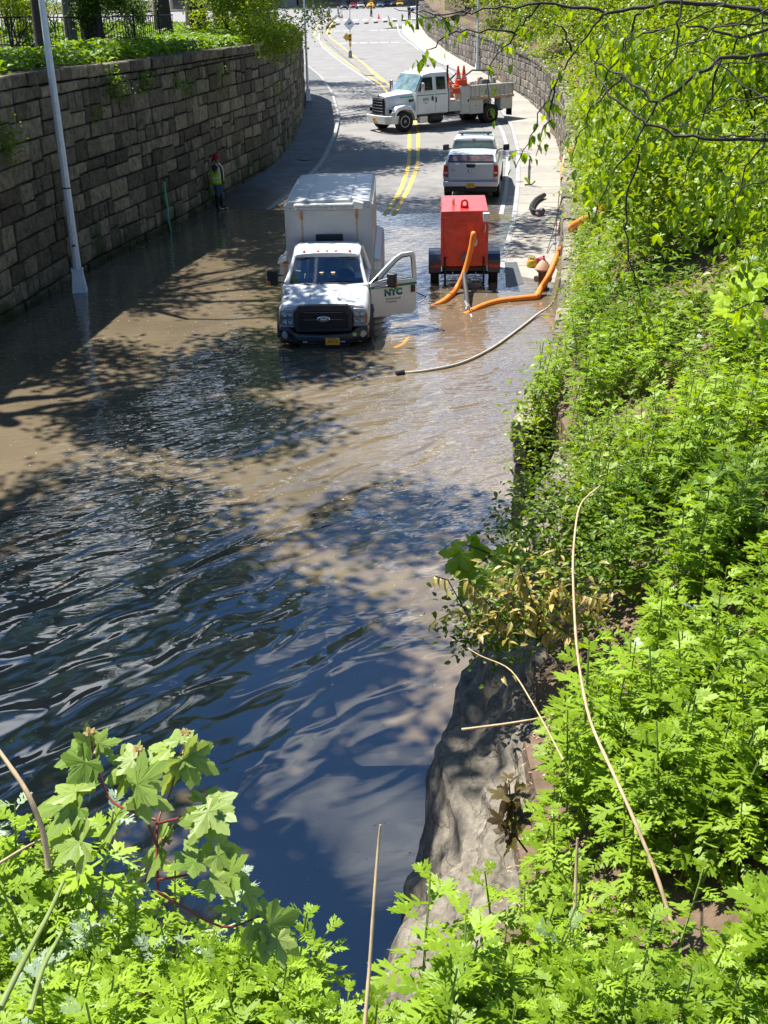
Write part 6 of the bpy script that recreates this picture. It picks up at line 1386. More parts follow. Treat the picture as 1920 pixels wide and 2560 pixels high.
# leaf masses: shrubs, crowns
def leaf_cloud(name, centres, n, m, size, label=None, cat=None, parent=None, group=None, kind=None, w=.62, droop=.3, flat=.5, tj=.18, t0=.5, yawdir=None):
    """centres: list of (pos, radius vector). leaves sit in clumps near the surface of each ellipsoid"""
    lv, lt = oval_leaf(1.0, w, .15, droop); P = []; tn = []; vol = np.array([c[1][0]*c[1][1]*c[1][2] for c in centres])**.67; vol /= vol.sum()
    for (c, r), share in zip(centres, vol):
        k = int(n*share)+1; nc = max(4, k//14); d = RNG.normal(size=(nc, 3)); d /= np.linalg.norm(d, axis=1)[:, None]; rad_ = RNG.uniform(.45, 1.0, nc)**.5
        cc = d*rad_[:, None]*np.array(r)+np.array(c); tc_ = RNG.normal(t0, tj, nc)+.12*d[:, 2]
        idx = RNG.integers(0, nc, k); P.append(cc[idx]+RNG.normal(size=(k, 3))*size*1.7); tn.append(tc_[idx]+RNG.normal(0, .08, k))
    P = np.concatenate(P); tn = np.clip(np.concatenate(tn), 0, 1); N = len(P)
    R = rots(RNG.uniform(0, 6.28, N), RNG.uniform(0, 1.15, N)*flat*1.6, RNG.uniform(0, 6.28, N))
    V, T, t, mi = instance((lv, lt, np.zeros(len(lt), int), np.zeros(len(lv))), P, R, RNG.uniform(.6, 1.25, N)*size, tn)
    o = np_mesh(name, V, T, tint=t, mats=[m], parent=parent)
    return tag(o, label, cat, group, kind)
def limb(mb, p0, p1, r0, r1, wob=.12, n=6, seg=7):
    p0 = Vector(p0); p1 = Vector(p1); L = (p1-p0).length; pts = []; R = []
    for i in range(n+1):
        f = i/n; q = p0.lerp(p1, f)+Vector((random.uniform(-1, 1), random.uniform(-1, 1), random.uniform(-.5, .5)))*wob*L*.3*(f > 0)*(f < 1); pts.append(q); R.append(r0+(r1-r0)*f)
    mb.tube(pts, R, seg); return pts
def tree(name, x, Y, zb, H, r, crown, n, m, bark, size, label, cat='tree', group=None, lean=(0, 0), limbs=5, t0=.5):
    t = empty(name, (x, Y, zb), 0, label, cat, group); tr = MB()
    top = Vector((lean[0], lean[1], H*.62)); tr.tube([(0, 0, -.3), (0, 0, .0), (lean[0]*.1, lean[1]*.1, H*.15), (lean[0]*.4, lean[1]*.4, H*.35), top], [r*1.6, r*1.25, r, r*.85, r*.55], 12)
    tr.build('trunk', bark, t, smooth=60)
    lm = MB()
    for c, rr in crown[:limbs]:
        b = top*random.uniform(.55, 1.0); pts = limb(lm, b, c, r*.4, r*.1)
        for k in range(3): limb(lm, pts[random.randint(2, 5)], Vector(c)+Vector((random.uniform(-1, 1)*rr[0], random.uniform(-1, 1)*rr[1], random.uniform(-.6, .8)*rr[2]))*.8, r*.14, r*.03, n=4, seg=5)
    lm.build('limbs', bark, t, smooth=60)
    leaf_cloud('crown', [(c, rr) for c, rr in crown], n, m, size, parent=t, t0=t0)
    return t
def blobs(cx, cy, cz, R, n, rr, seed, flat=.6):
    rd = random.Random(seed); out = []
    for i in range(n):
        a = rd.random()*6.28; q = R*rd.random()**.5; out.append(((cx+q*cos(a), cy+q*sin(a), cz+rd.uniform(-1, 1)*R*flat*.6), (rr*rd.uniform(.7, 1.2), rr*rd.uniform(.7, 1.2), rr*rd.uniform(.45, .8))))
    return out
# ---- trees on the left bank (trunks in view at the top left, crowns above the frame shade the road)
def ontop(px, py, z): p = G(px, py, z); return p.x, p.y
x, y = ontop(110, 120, 5.45); tree('street_tree', x, y, 5.4, 12, .23, blobs(1.5, -1, 7.5, 3.2, 9, 1.3, 1), 9000, L_TREE, M_BARK, .17, 'dark straight tree trunk behind the iron fence at the far left of the high wall')
x, y = ontop(180, 115, 5.45); tree('street_tree', x, y, 5.4, 11, .17, blobs(2.6, -1.0, 6.6, 2.6, 8, 1.2, 2), 7000, L_TREE, M_BARKP, .16, 'slim pale-barked tree standing just inside the iron fence')
x, y = ontop(490, 42, 6.0); tree('street_tree', x, y, 5.6, 14, .42, blobs(1.5, -2, 9, 4.0, 9, 1.6, 3), 7000, L_TREE, M_BARK, .2, 'broad dark trunk on the bare slope beyond the end of the fence')
x, y = ontop(567, 60, 5.6); tree('street_tree', x, y, 5.4, 9, .12, blobs(.5, 0, 6.4, 2.4, 6, 1.2, 4), 5000, L_TREE, M_BARK, .16, 'thin young tree among shrubs near the far end of the high wall')
# large trees on the left bank outside the frame whose crowns reach over the water
def big(x, Y, h, cr, n, seed, label, size=.2, r=.35, t0=.45):
    return tree('tall_tree', x, Y, zleft(x, Y), h, r, cr, n, L_TREE, M_BARK, size, label, group='tall trees leaning over the high wall', t0=t0)
LBL = 'tall tree above the high left wall, seen only as shade and reflection in the water'
big(-12, 11, 13, blobs(4.0, 1.5, 7.5, 4.0, 12, 1.7, 5), 21000, 5, LBL)
big(-12.5, 17.5, 13, blobs(4.6, 1.0, 7.6, 3.6, 12, 1.6, 6), 18000, 6, LBL)
big(-12, 24.5, 12, blobs(3.6, 2.0, 7.5, 3.4, 10, 1.5, 7), 13000, 7, LBL)
big(-12.5, 33, 13, blobs(4.2, 1, 8.0, 4.2, 11, 1.5, 8), 11000, 8, LBL)
big(-10, 44, 13, blobs(4.4, 1, 8.0, 4.6, 11, 1.6, 9)+[((10.2,-3.4,7.6),(1.1,1.3,.5)),((11.2,-.6,7.8),(1.2,1.0,.5)),((9.0,-1.8,7.7),(1.2,1.0,.5)),((8.5,-5.5,7.6),(1.0,1.0,.5))], 14000, 9, LBL)
big(-9.5, 56, 12, blobs(4.6, 2, 7.6, 4.8, 12, 1.6, 10), 13000, 10, LBL)
big(-8.5, 69, 12, blobs(4.0, 2, 7.4, 5.0, 12, 1.6, 12), 12000, 11, LBL)
big(-12, 84, 13, blobs(3.2, 2, 7.6, 5.0, 9, 1.8, 13), 6000, 12, LBL)
big(-15, 3, 13, blobs(4.6, 3, 7.5, 4.0, 10, 1.8, 14), 16000, 13, LBL)
# right bank trees and shrubs filling the upper right
def bush(x, Y, R, h, n, seed, label, m=L_SHRUB, size=.09, zc=None, t0=.55, cat='shrub', name='leafy_shrub'):
    z = zbank(x, Y); t = empty(name, (x, Y, z), 0, label, cat); st = MB(); bl = blobs(0, 0, h*.62, R, 9, R*.5, seed, .9)
    for c, rr in bl[:6]: limb(st, (random.uniform(-.2, .2), random.uniform(-.2, .2), -.1), c, .03, .012, .2)
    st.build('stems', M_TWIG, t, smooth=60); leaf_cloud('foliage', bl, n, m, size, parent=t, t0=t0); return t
RB = [(5.3,16.0,1.1,1.5,5200,.085,'low leafy shrub on the slope below the dark hollow'),
 (6.6,20.5,1.5,2.0,8000,.09,'rounded bright shrub halfway up the right bank'),
 (6.6,25.5,1.2,1.6,6500,.09,'shrub pressed against the top of the right wall opposite the red pump'),
 (8.2,28.0,1.8,2.4,9000,.10,'tall shrub behind the orange discharge hose'),
 (8.2,33.5,1.5,2.2,7500,.10,'shrub hanging over the right wall beside the pickup truck'),
 (10.0,36.5,2.2,3.0,10000,.11,'broad shrub on the bank above the curved black pipe'),
 (9.6,43.5,1.7,2.6,8500,.11,'shrub over the wall beside the metal stub'),
 (10.2,50,2.2,3.0,9000,.12,'leafy shrub on the wall top near the flatbed truck'),
 (10.8,58,2.3,3.0,8000,.13,'shrub on the wall top behind the rusty hydrant'),
 (11.6,67,2.6,3.4,7000,.14,'shrub crowding the wall top beyond the flatbed truck'),
 (10.5,80,2.4,3.0,5000,.16,'far shrub on the right wall near the second lamp post'),
 (9.6,93,2.3,3.0,4500,.17,'distant shrub on the right wall near the junction'),
 (8.4,112,2.6,3.2,4000,.2,'last shrub on the right wall before the junction')]
for i, (x, Y, R, h, n, s, lb) in enumerate(RB): bush(x, Y, R, h, int(n*.75), 20+i, lb, size=s*1.35)
for i, (x, Y, z, R, n, s, lb) in enumerate([(8.8,17.5,2.6,2.0,9000,.10,'tree crown rising from the right bank behind the bare twigs'),
  (10.5,25,3.0,2.8,11000,.11,'tree with dense yellow-green crown on the upper right bank'),
  (12.5,33,3.2,3.2,10000,.12,'leafy tree high on the right bank above the pickup truck'),
  (13.0,42,3.2,3.4,9000,.13,'leafy tree on the right bank above the sunny pavement'),
  (14.5,54,3.4,3.8,8000,.15,'leafy tree on the right bank above the flatbed truck'),
  (15.0,70,3.6,4.2,7000,.17,'far leafy tree on the right bank'),
  (13.5,92,3.6,4.4,6000,.2,'farthest leafy tree on the right bank near the junction')]):
    tree('bank_tree', x, Y, zbank(x, Y), z*2, .14, blobs(0, 0, z*.75, R, 10, R*.42, 50+i, .9), int(n*.9), L_SHRUB, M_BARK, s*1.3, lb, t0=.6)
# ivy-like ground cover between the shrubs on the right bank and left bank
def cover(name, spots, m, size, label, n_each=7, t0=.55, cat='ground cover', hgt=.25):
    lv, lt = oval_leaf(1.0, .6, .12, .3); P = np.repeat(np.array(spots), n_each, 0); N = len(P); P = P+np.stack([RNG.normal(0, .13, N), RNG.normal(0, .13, N), RNG.uniform(.02, hgt, N)], 1)
    tn = np.repeat(RNG.normal(t0, .16, len(spots)), n_each)+RNG.normal(0, .07, N)
    R = rots(RNG.uniform(0, 6.28, N), RNG.uniform(0, .8, N), RNG.uniform(0, 6.28, N)); V, T, t, mi = instance((lv, lt, np.zeros(len(lt), int), np.zeros(len(lv))), P, R, RNG.uniform(.7, 1.3, N)*size, tn)
    return tag(np_mesh(name, V, T, tint=t, mats=[m]), label, cat, kind='stuff')
cover('ivy_cover', bank_spots(24, 30, 22, 10, .35)+bank_spots(30, 45, 24, 10, .02), L_SHRUB, .12, 'leafy ground cover on the right bank behind the hoses', 9, hgt=.7)
cover('ivy_cover', bank_spots(45, 95, 5, 7, -.1), L_SHRUB, .2, 'leafy ground cover along the far right wall top', 8, hgt=.6)
cover('ivy_cover', bank_spots(12.5, 26, 24, 10, 1.2), L_SHRUB, .12, 'small-leaved creepers on the upper right bank', 8, hgt=.5)
sp_ = []
for i in range(2300):
    Y = RNG.uniform(26, 92); d = RNG.uniform(.1, 3.0)**1.0; x = LW(Y)-.3-d; sp_.append((x, Y, zleft(x, Y)))
cover('weed_cover', sp_, L_GRASS, .2, 'bright green weeds along the top of the high left wall', 9, .6, 'weeds', .38)
sp_ = []
for i in range(1500):
    Y = RNG.uniform(44, 92); d = RNG.uniform(2.5, 14); x = LW(Y)-.3-d
    if noise.noise(Vector((x*.3, Y*.2, 0))) > -.05: sp_.append((x, Y, zleft(x, Y)))
cover('weed_cover', sp_, L_GRASS, .25, 'low plants on the shaded park slope behind the fence', 8, .45, 'weeds', .4)
for i, (px, py, R, h, n, s, lb) in enumerate([(630,48,1.7,2.2,6000,.14,'bright shrub on the slope at the far end of the high wall'), (700,70,1.2,1.3,3500,.13,'low bright shrub where the high wall curves out of sight'), (585,40,1.8,2.4,4500,.15,'yellow-green shrub behind the thin young tree'),
   (30,80,1.4,2.8,6000,.11,'yellow-green bush behind the fence at the far left'), (250,75,1.2,3.0,6500,.12,'leafy boughs hanging in front of the fence'), (330,60,1.0,2.6,4500,.11,'dark green bough above the fence rail'), (150,50,2.4,3.2,7000,.13,'dense bush behind the pale-barked tree')]):
    z = 5.45; p = G(px, py+35, z); x, y = p.x, p.y; t = empty('leafy_shrub', (x, y, zleft(x, y)), 0, lb, 'shrub'); st = MB(); bl = blobs(0, 0, h*.6, R, 8, R*.5, 80+i, .9)
    for c, rr in bl[:6]: limb(st, (random.uniform(-.2, .2), 0, -.1), c, .03, .012, .2)
    st.build('stems', M_TWIG, t, smooth=60); leaf_cloud('foliage', bl, n, L_TREE if i in (4, 5) else L_SHRUB, s, parent=t, t0=.65 if i not in (4, 5) else .45)
for i, (x, Y, R, n) in enumerate([(-17,60,3.2,7000),(-22,75,4,7000),(-26,52,4,6000),(-15,80,3,5000),(-19,46,3,6000)]):
    z = zleft(x, Y); tree('park_tree', x, Y, z, 9, .2, blobs(0, 0, 4.2, R, 9, R*.45, 95+i, 1.2), n, L_SHRUB, M_BARK, .18, ['leafy park tree in the sun behind the fence','tall leafy park tree far behind the fence','wide park tree at the back of the left bank','park tree near the far end of the left bank','park tree close behind the left end of the fence'][i])
# tufts growing out of the left wall
TUFT = ['at the left picture edge','right of the near lamp post','next right of the lamp post tuft','third right of the lamp post','above the green paint line','above the head of the worker','two stones down above the worker','left of the box truck roof','lowest one near the lamp post','lower one at the left edge','at the waterline left of the paint','beside the foot of the paint','far along near the bend','hanging over the coping']
for i, (px, py, s) in enumerate([(10,318,.55),(268,190,.6),(285,215,.35),(305,225,.3),(355,195,.4),(440,200,.28),(465,218,.33),(550,215,.25),(230,275,.2),(12,345,.5),(340,632,.3),(380,613,.22),(690,215,.3),(545,175,.25)]):
    best = None
    for k in range(300):
        Y = 26+k*.2; d = fwd*FPX+Rv*(px-960)-Uv*(py-1280); p = Vector((0, 0, CAMH))+d*(Y/d.y); e = abs(p.x-LW(Y)-.08)
        if best is None or e < best[0]: best = (e, p)
    p = best[1]; leaf_cloud('wall_tuft', [((0, 0, 0), (s*.45, s*.6, s*.7)), ((.1, 0, -s*.6), (s*.3, s*.4, s*.5))], int(500*s), L_GRASS, .09,
        'green weed tuft rooted in the high left wall '+TUFT[i], 'plant', group='weed tufts rooted in the left wall').location = p
# ---- iron fence on the left bank
t = empty('iron_fence', (0, 0, 0), 0, 'black iron railing fence with vertical bars on the left bank', 'fence')
FP = [Vector(ontop(px, py, 5.42)+(0,)) for px, py in ((-60,118),(60,120),(150,121),(250,116),(340,109),(437,99))]
Ltot = 0; segs = []
for i in range(len(FP)-1): segs.append((Ltot, FP[i], FP[i+1])); Ltot += (FP[i+1]-FP[i]).length
def fpt(u):
    for s0, a, b in segs:
        L = (b-a).length
        if u <= s0+L+1e-6: q = a.lerp(b, (u-s0)/L); q.z = zleft(q.x, q.y); return q
    q = FP[-1].copy(); q.z = zleft(q.x, q.y); return q
bar = MB().tube([(0,0,0),(0,0,1.12)], .014, 5).build('bar', M_IRON); bmz = bar.data; bpy.data.objects.remove(bar)
pst = MB().box((0,0,.62), (.06,.06,1.24)).lathe([(.045,1.24),(.05,1.28),(.0,1.34)], 8).build('post', M_IRON); pmz = pst.data; bpy.data.objects.remove(pst)
u = 0; k = 0
while u < Ltot:
    q = fpt(u); o = bpy.data.objects.new('post' if k % 12 == 0 else 'bar', pmz if k % 12 == 0 else bmz); COL.objects.link(o); o.location = q-Vector((0,0,.03)); o.parent = t
    u += .165; k += 1
for h in (.16, 1.06):
    mb = MB(); P = [fpt(q*Ltot/24)+Vector((0, 0, h)) for q in range(25)]; mb.tube(P, .022, 5); mb.build('rail', M_IRON, t)
t2 = empty('iron_fence', (0, 0, 0), 0, 'black iron railing fence above the far right wall', 'fence')
for k in range(70):
    Y = 84+k*.55; x = RW(Y)+1.0; z = zbank(x, Y); o = bpy.data.objects.new('bar', bmz); COL.objects.link(o); o.location = (x, Y, z); o.parent = t2
mb = MB(); mb.tube([(RW(84+q*2)+1.0, 84+q*2, zbank(RW(84+q*2)+1, 84+q*2)+1.06) for q in range(20)], .025, 5); mb.build('rail', M_IRON, t2)

# ---- foreground plants
L_YOUNG = leafmat('young_maple_leaf', (.26,.20,.06), (.38,.27,.09), .4, .35)
MAPT = [maple_leaf_tpl(i) for i in range(3)]
def leafmesh(tpl, m, tint, size=1.0):
    V, T = tpl; o = np_mesh('leaf', V*size, T, tint=[tint]*len(V), mats=[m]); me = o.data; bpy.data.objects.remove(o); return me
MG = [leafmesh(MAPT[i % 3], L_MAPLE, t_) for i, t_ in enumerate((.1, .3, .5, .7, .9, .4))]
MDK = [leafmesh(MAPT[i % 3], L_DARKR, t_) for i, t_ in enumerate((.2, .7, .95))]
MBR = [leafmesh(MAPT[i % 3], L_YOUNG, t_) for i, t_ in enumerate((.2, .6))]
MYE = [leafmesh(MAPT[i % 3], L_MAPY, t_) for i, t_ in enumerate((.1, .5, .9))]
def at_depth(px, py, zc):
    d = fwd*FPX+Rv*(px-960)-Uv*(py-1280); return Vector((0, 0, CAMH))+d*(zc/FPX)
def put_leaf(me, parent, p, heading, size, tilt=.5, roll=0.0, name='leaf'):
    """heading: angle in the image-ish horizontal plane of the tip direction; tilt raises the blade to face the camera"""
    o = bpy.data.objects.new(name, me); COL.objects.link(o); o.parent = parent
    o.matrix_local = Matrix.Translation(p) @ Matrix.Rotation(tilt, 4, 'X') @ Matrix.Rotation(heading, 4, 'Z') @ Matrix.Rotation(roll, 4, 'X') @ Matrix.Scale(size, 4)
    return o
def sapling(name, label, root, leaves, meshes, stem_m, zc0, rs=.007, petm=None, cat='sapling', grow=1.0):
    """leaves: (px, py, tip_px, tip_py, depth, size px, mesh idx) ; root (px,py,depth)"""
    R0 = at_depth(*root); t = empty(name, R0, 0, label, cat)
    nodes = []
    for (bx, by, tx, ty, zc, mi_) in leaves:
        b = at_depth(bx, by, zc); e = at_depth(tx, ty, zc*random.uniform(.98, 1.03)); L = (e-b).length
        h = math.atan2(-(ty-by), tx-bx)
        o = bpy.data.objects.new('leaf', meshes[mi_ % len(meshes)]); COL.objects.link(o); o.parent = t
        xd = (e-b).normalized(); vn = (Vector((0, 0, CAMH))-b).normalized(); vn = (vn*.62+Vector((random.uniform(-.25, .25), random.uniform(-.2, .2), .85))).normalized()
        vn = (vn-xd*vn.dot(xd)).normalized(); yd = vn.cross(xd)
        sc = L/.92*grow; M = Matrix(((xd.x, yd.x, vn.x, 0), (xd.y, yd.y, vn.y, 0), (xd.z, yd.z, vn.z, 0), (0, 0, 0, 1)))
        o.matrix_local = Matrix.Translation(b-R0) @ M @ Matrix.Scale(sc, 4)
        nodes.append(b-R0)
    return t, R0
def stems(t, R0, chains, m, r0=.008, r1=.004, name='stem'):
    for ch in chains:
        P = [at_depth(*c)-R0 for c in ch]; Q = []
        for i in range(len(P)-1):
            for k in range(4): Q.append(P[i].lerp(P[i+1], k/4))
        Q.append(P[-1])
        for _ in range(2): Q = [Q[0]]+[(Q[i-1]+2*Q[i]+Q[i+1])/4 for i in range(1, len(Q)-1)]+[Q[-1]]
        b = MB(); b.tube(Q, [r0+(r1-r0)*i/len(Q) for i in range(len(Q))], 6); b.build(name, m, t, smooth=60)
D = 2.75
# sycamore maple sapling, lower left (base_px, tip_px)
LV = [(232,1866,290,1850,D,1),(235,1872,195,1838,D,2),(240,1868,262,1828,D,3),(228,1885,170,1965,D-.05,0),(238,1890,248,1960,D-.03,4),(222,1880,150,1905,D,1),
 (344,1905,268,1945,D,2),(350,1900,282,1895,D,3),(360,1888,420,1915,D+.05,2),(446,1868,385,1862,D,4),(452,1860,440,1825,D,5),(462,1862,478,1838,D,3),
 (445,1880,492,1950,D-.03,4),(452,1878,535,1925,D,2),(448,1885,480,1910,D,1),(331,1978,418,2012,D-.12,3),(325,1975,392,1920,D-.12,1),(332,1985,355,2015,D-.14,0),
 (215,2000,110,2010,D-.1,1),(205,1985,150,1960,D-.1,3),(210,2010,165,2055,D-.12,0),(218,2105,135,2100,D-.15,5),(222,2090,160,2145,D-.17,4),(495,2010,540,1985,D,0),(500,2000,575,2040,D-.02,2),
 (505,2015,560,2070,D-.05,3),(500,2020,492,2075,D-.05,1),(520,2040,480,2100,D-.05,5),(512,2170,470,2110,D-.1,3),(520,2180,605,2185,D-.12,4),(515,2190,570,2230,D-.15,3),(500,2150,440,2165,D-.15,0),
 (650,2280,690,2255,D,1),(655,2290,735,2370,D-.1,0),(648,2300,720,2320,D-.1,2),(640,2300,600,2345,D-.1,3),(600,2230,655,2225,D-.1,5),(585,2260,560,2300,D-.12,2),(690,2330,705,2400,D-.1,4),(560,2200,600,2150,D-.1,1),(540,2110,600,2120,D-.08,3),(530,2130,585,2165,D-.1,5),(300,2050,250,2080,D-.1,2),(420,2110,360,2140,D-.1,1)]
t, R0 = sapling('maple_sapling', 'green maple sapling with broad lobed leaves and red stalks at the lower left', (395,2230,2.644), LV, MG, M_STEMR, D, grow=1.28)
stems(t, R0, [[(395,2230,2.644),(390,2050,2.694),(425,1990,2.750),(440,1920,2.750),(462,1855,2.750)],[(390,2050,2.679),(275,2010,2.715),(252,1940,2.736),(225,1840,2.750)],[(390,2060,2.679),(450,2045,2.715),(500,2020,2.750)],[(395,2120,2.644),(350,2010,2.679),(345,1895,2.750),(348,1870,2.750)],[(395,2230,2.609),(560,2330,2.644),(650,2290,2.679)],[(395,2200,2.609),(455,2190,2.644),(512,2175,2.679)]], M_STEMR, .0036, .0018)
for (bx, by, L_) in ((225,1835,26),(346,1878,24),(462,1838,26),(415,2110,30)):
    for k in range(2):
        a = rad(90+(k-.5)*50+random.uniform(-15, 15)); p = at_depth(bx, by, 2.66); e = at_depth(bx+cos(a)*L_*.8, by-sin(a)*L_*.8, 2.68); xd = (e-p).normalized(); vn = (Vector((0,0,CAMH))-p).normalized(); vn = (vn-xd*vn.dot(xd)).normalized(); yd = vn.cross(xd)
        o = bpy.data.objects.new('young_leaf', MBR[k % 2]); COL.objects.link(o); o.parent = t; o['label'] = 'small bronze young leaf'
        o.matrix_local = Matrix.Translation(p-R0) @ Matrix(((xd.x, yd.x, vn.x, 0), (xd.y, yd.y, vn.y, 0), (xd.z, yd.z, vn.z, 0), (0, 0, 0, 1))) @ Matrix.Scale((e-p).length/.92, 4)
# reddish maple seedling over the rock
t, R0 = sapling('maple_sapling', 'dark reddish-brown maple seedling standing against the pale rock', (1318,2130,5.0),
  [(1275,1985,1240,2040,4.9,0),(1282,1985,1310,2045,4.9,1),(1268,1980,1225,1995,4.9,2),(1285,1978,1330,1990,4.9,1),(1265,2050,1218,2050,4.95,0),(1275,2055,1262,2095,4.95,2),(1290,2045,1335,2030,4.95,0),(1280,2040,1310,2075,4.95,1),(1275,2075,1235,2110,5,0),(1285,2080,1280,2120,5,2),(1272,1950,1255,1925,4.85,2),(1278,1950,1300,1935,4.85,1)], MDK, M_TWIG, 5)
stems(t, R0, [[(1318,2130,5.0),(1285,2085,4.98),(1278,2030,4.92),(1272,1950,4.85)]], M_TWIG, .005, .003)
# bright toothed leaves over the water, right of centre
L_OAK = leafmat('oak_leaf', (.20,.32,.02), (.33,.46,.03), .4, .4)
OAKT = oval_leaf(1.0, .75, .15, .35); OK = [leafmesh((OAKT[0], OAKT[1]), L_MAPY, .15), leafmesh(MAPT[0], L_OAK, .6)]
DD = 9.0
t, R0 = sapling('oak_seedling', 'yellow-green toothed leaves hanging over the water above the bronze shrub', (1290,1420,DD+.2),
  [(1160,1370,1130,1410,DD,1),(1165,1365,1180,1420,DD,1),(1175,1360,1215,1370,DD,1),(1170,1355,1160,1345,DD,0),(1180,1420,1155,1475,DD-.1,1),(1190,1425,1210,1440,DD-.1,1),(1240,1370,1275,1400,DD,0),(1235,1430,1225,1460,DD,0),(1250,1385,1290,1385,DD,0),(1262,1370,1285,1430,DD,1)], OK, M_TWIG, DD, grow=1.6)
stems(t, R0, [[(1290,1420,DD+.2),(1230,1385,DD),(1165,1362,DD)],[(1230,1385,DD),(1185,1420,DD-.1)]], M_TWIG, .01, .004)
# bronze-leaved shrub on the crest
BZ = leafmesh(oval_leaf(1.0, .42, .15, .3), L_BRONZE, .3); BZ2 = leafmesh(oval_leaf(1.0, .42, .15, .3), L_BRONZE, .9)
# undergrowth hanging down the wall face between the rock and the hoses
for i, (y0, y1, n, lb) in enumerate(((12.0,13.4,1400,'dark leafy creepers hanging to the water where the rock meets the wall'),(13.4,17.5,2600,'creepers spilling down the wall just beyond the rock'),(17.5,23,2600,'long curtain of creepers on the right wall opposite the box truck'),(23,29,1300,'thin creepers on the right wall near the pale hose'))):
    bl = []
    for k in range(9):
        Y = y0+(y1-y0)*(k+.5)/9; dz = random.uniform(.3, .8 if y0 < 17 else .4); bl.append(((RW(Y)+(.32 if y0 < 17 else .3), Y, 2.62-dz*.6), (.15, .42, dz)))
    leaf_cloud('hanging_creeper', bl, n, L_SHRUB, .085, lb, 'creeper', t0=.42)
hb = Vector((HOL.x-.3, HOL.y+1.5, HOL.z+1.0)); leaf_cloud('added_shade_shrub', [((0,0,0),(1.0,.8,.45)),((.9,.5,.1),(.9,.7,.45)),((.2,.6,.5),(.9,.7,.4))], 4200, L_SHRUB, .12, 'leafy shrub added to shade the dark hollow in the bank', 'shrub', t0=.6).location = hb  # canopy added on the sun side so its shadow darkens the hollow
c0 = at_depth(1320, 1560, 7.7); t = empty('bronze_shrub', c0, 0, 'shrub with drooping bronze leaves hanging over the rock outcrop', 'shrub')
for ob_ in [leaf_cloud('small_leaves', [((.05,.05,.12),(.42,.30,.20)),((.35,.15,.15),(.30,.25,.18)),((-.25,-.05,.12),(.22,.2,.14))], 230, L_BRONZE, .08, parent=t, kind='stuff', w=.42, droop=.3, t0=.5)]: pass
twigs = [[(1300,1600),(1230,1520),(1170,1450)],[(1300,1600),(1200,1540),(1130,1530),(1080,1560)],[(1310,1590),(1180,1560),(1120,1450),(1085,1440)],[(1320,1590),(1270,1480),(1250,1440)],[(1340,1590),(1360,1500),(1400,1460)],[(1340,1600),(1420,1530),(1480,1540)],[(1320,1600),(1330,1500),(1300,1420)],
 [(1310,1600),(1255,1560),(1210,1570)],[(1350,1600),(1440,1480),(1500,1500)],[(1330,1600),(1300,1530),(1230,1470)],[(1345,1600),(1385,1560),(1440,1600)],[(1320,1600),(1350,1540),(1370,1430)]]
for i, tw in enumerate(twigs):
    P = [at_depth(a, b, 7.7+.1*j*(1 if i % 2 else -1))-c0 for j, (a, b) in enumerate(tw)]; Q = []
    for j in range(len(P)-1):
        for k in range(5): Q.append(P[j].lerp(P[j+1], k/5))
    Q.append(P[-1]); mb = MB(); mb.tube(Q, .004, 5); mb.build('twig', M_TWIG, t)
    for j in range(2, len(Q)):
        for s in ((-1, 1, -1.4, .6) if i not in (1, 2) else ((-1, 1)[j % 2],)):
            if i in (1, 2) and j % 2 == 0 and random.random() < .3: continue
            o = bpy.data.objects.new('leaf', random.choice((BZ, BZ2))); COL.objects.link(o); o.parent = t
            d_ = (Q[j]-Q[j-1]).normalized(); yaw = math.atan2(d_.y, d_.x)+s*rad(random.uniform(35, 75))
            o.matrix_local = Matrix.Translation(Q[j]) @ Matrix.Rotation(yaw, 4, 'Z') @ Matrix.Rotation(rad(random.uniform(10, 55)), 4, 'Y') @ Matrix.Rotation(random.uniform(-.6, .6), 4, 'X') @ Matrix.Scale(random.uniform(.07, .105), 4)
lc = at_depth(1330, 1470, 7.9); leaf_cloud('dark_shrub', [((0,0,-.1),(.5,.5,.3)),((.4,.4,.2),(.5,.5,.3)),((-.3,.1,-.3),(.25,.3,.3))], 2200, L_SHRUB, .055, 'small dark green bush beside the bronze-leaved shrub', 'shrub', t0=.2).location = lc
lc = at_depth(1345, 1290, 9.4); leaf_cloud('dark_shrub', [((.1,0,-.1),(.35,.5,.3)),((.5,.5,.1),(.6,.6,.35)),((-.2,.0,-.2),(.2,.22,.2))], 2400, L_SHRUB, .06, 'dark green bush at the water edge above the oak leaves', 'shrub', t0=.3).location = lc
# bright yellow-green maple leaves at the right edge
t, R0 = sapling('maple_branch', 'bright yellow-green maple leaves at the right edge of the bank', (1935,760,8.6),
  [(bx_, by_, bx_+48*cos(an_), by_+40*sin(an_), 8.5+random.uniform(-.25, .3), k) for k, (bx_, by_, an_) in enumerate([(random.uniform(1815, 1925), random.uniform(690, 830), random.uniform(0, 6.28)) for _ in range(22)])], MYE, M_TWIG, 8.6)
stems(t, R0, [[(1935,760,8.6),(1890,750,8.5),(1830,780,8.5)],[(1935,740,8.6),(1880,700,8.5)]], M_TWIG, .01, .005)
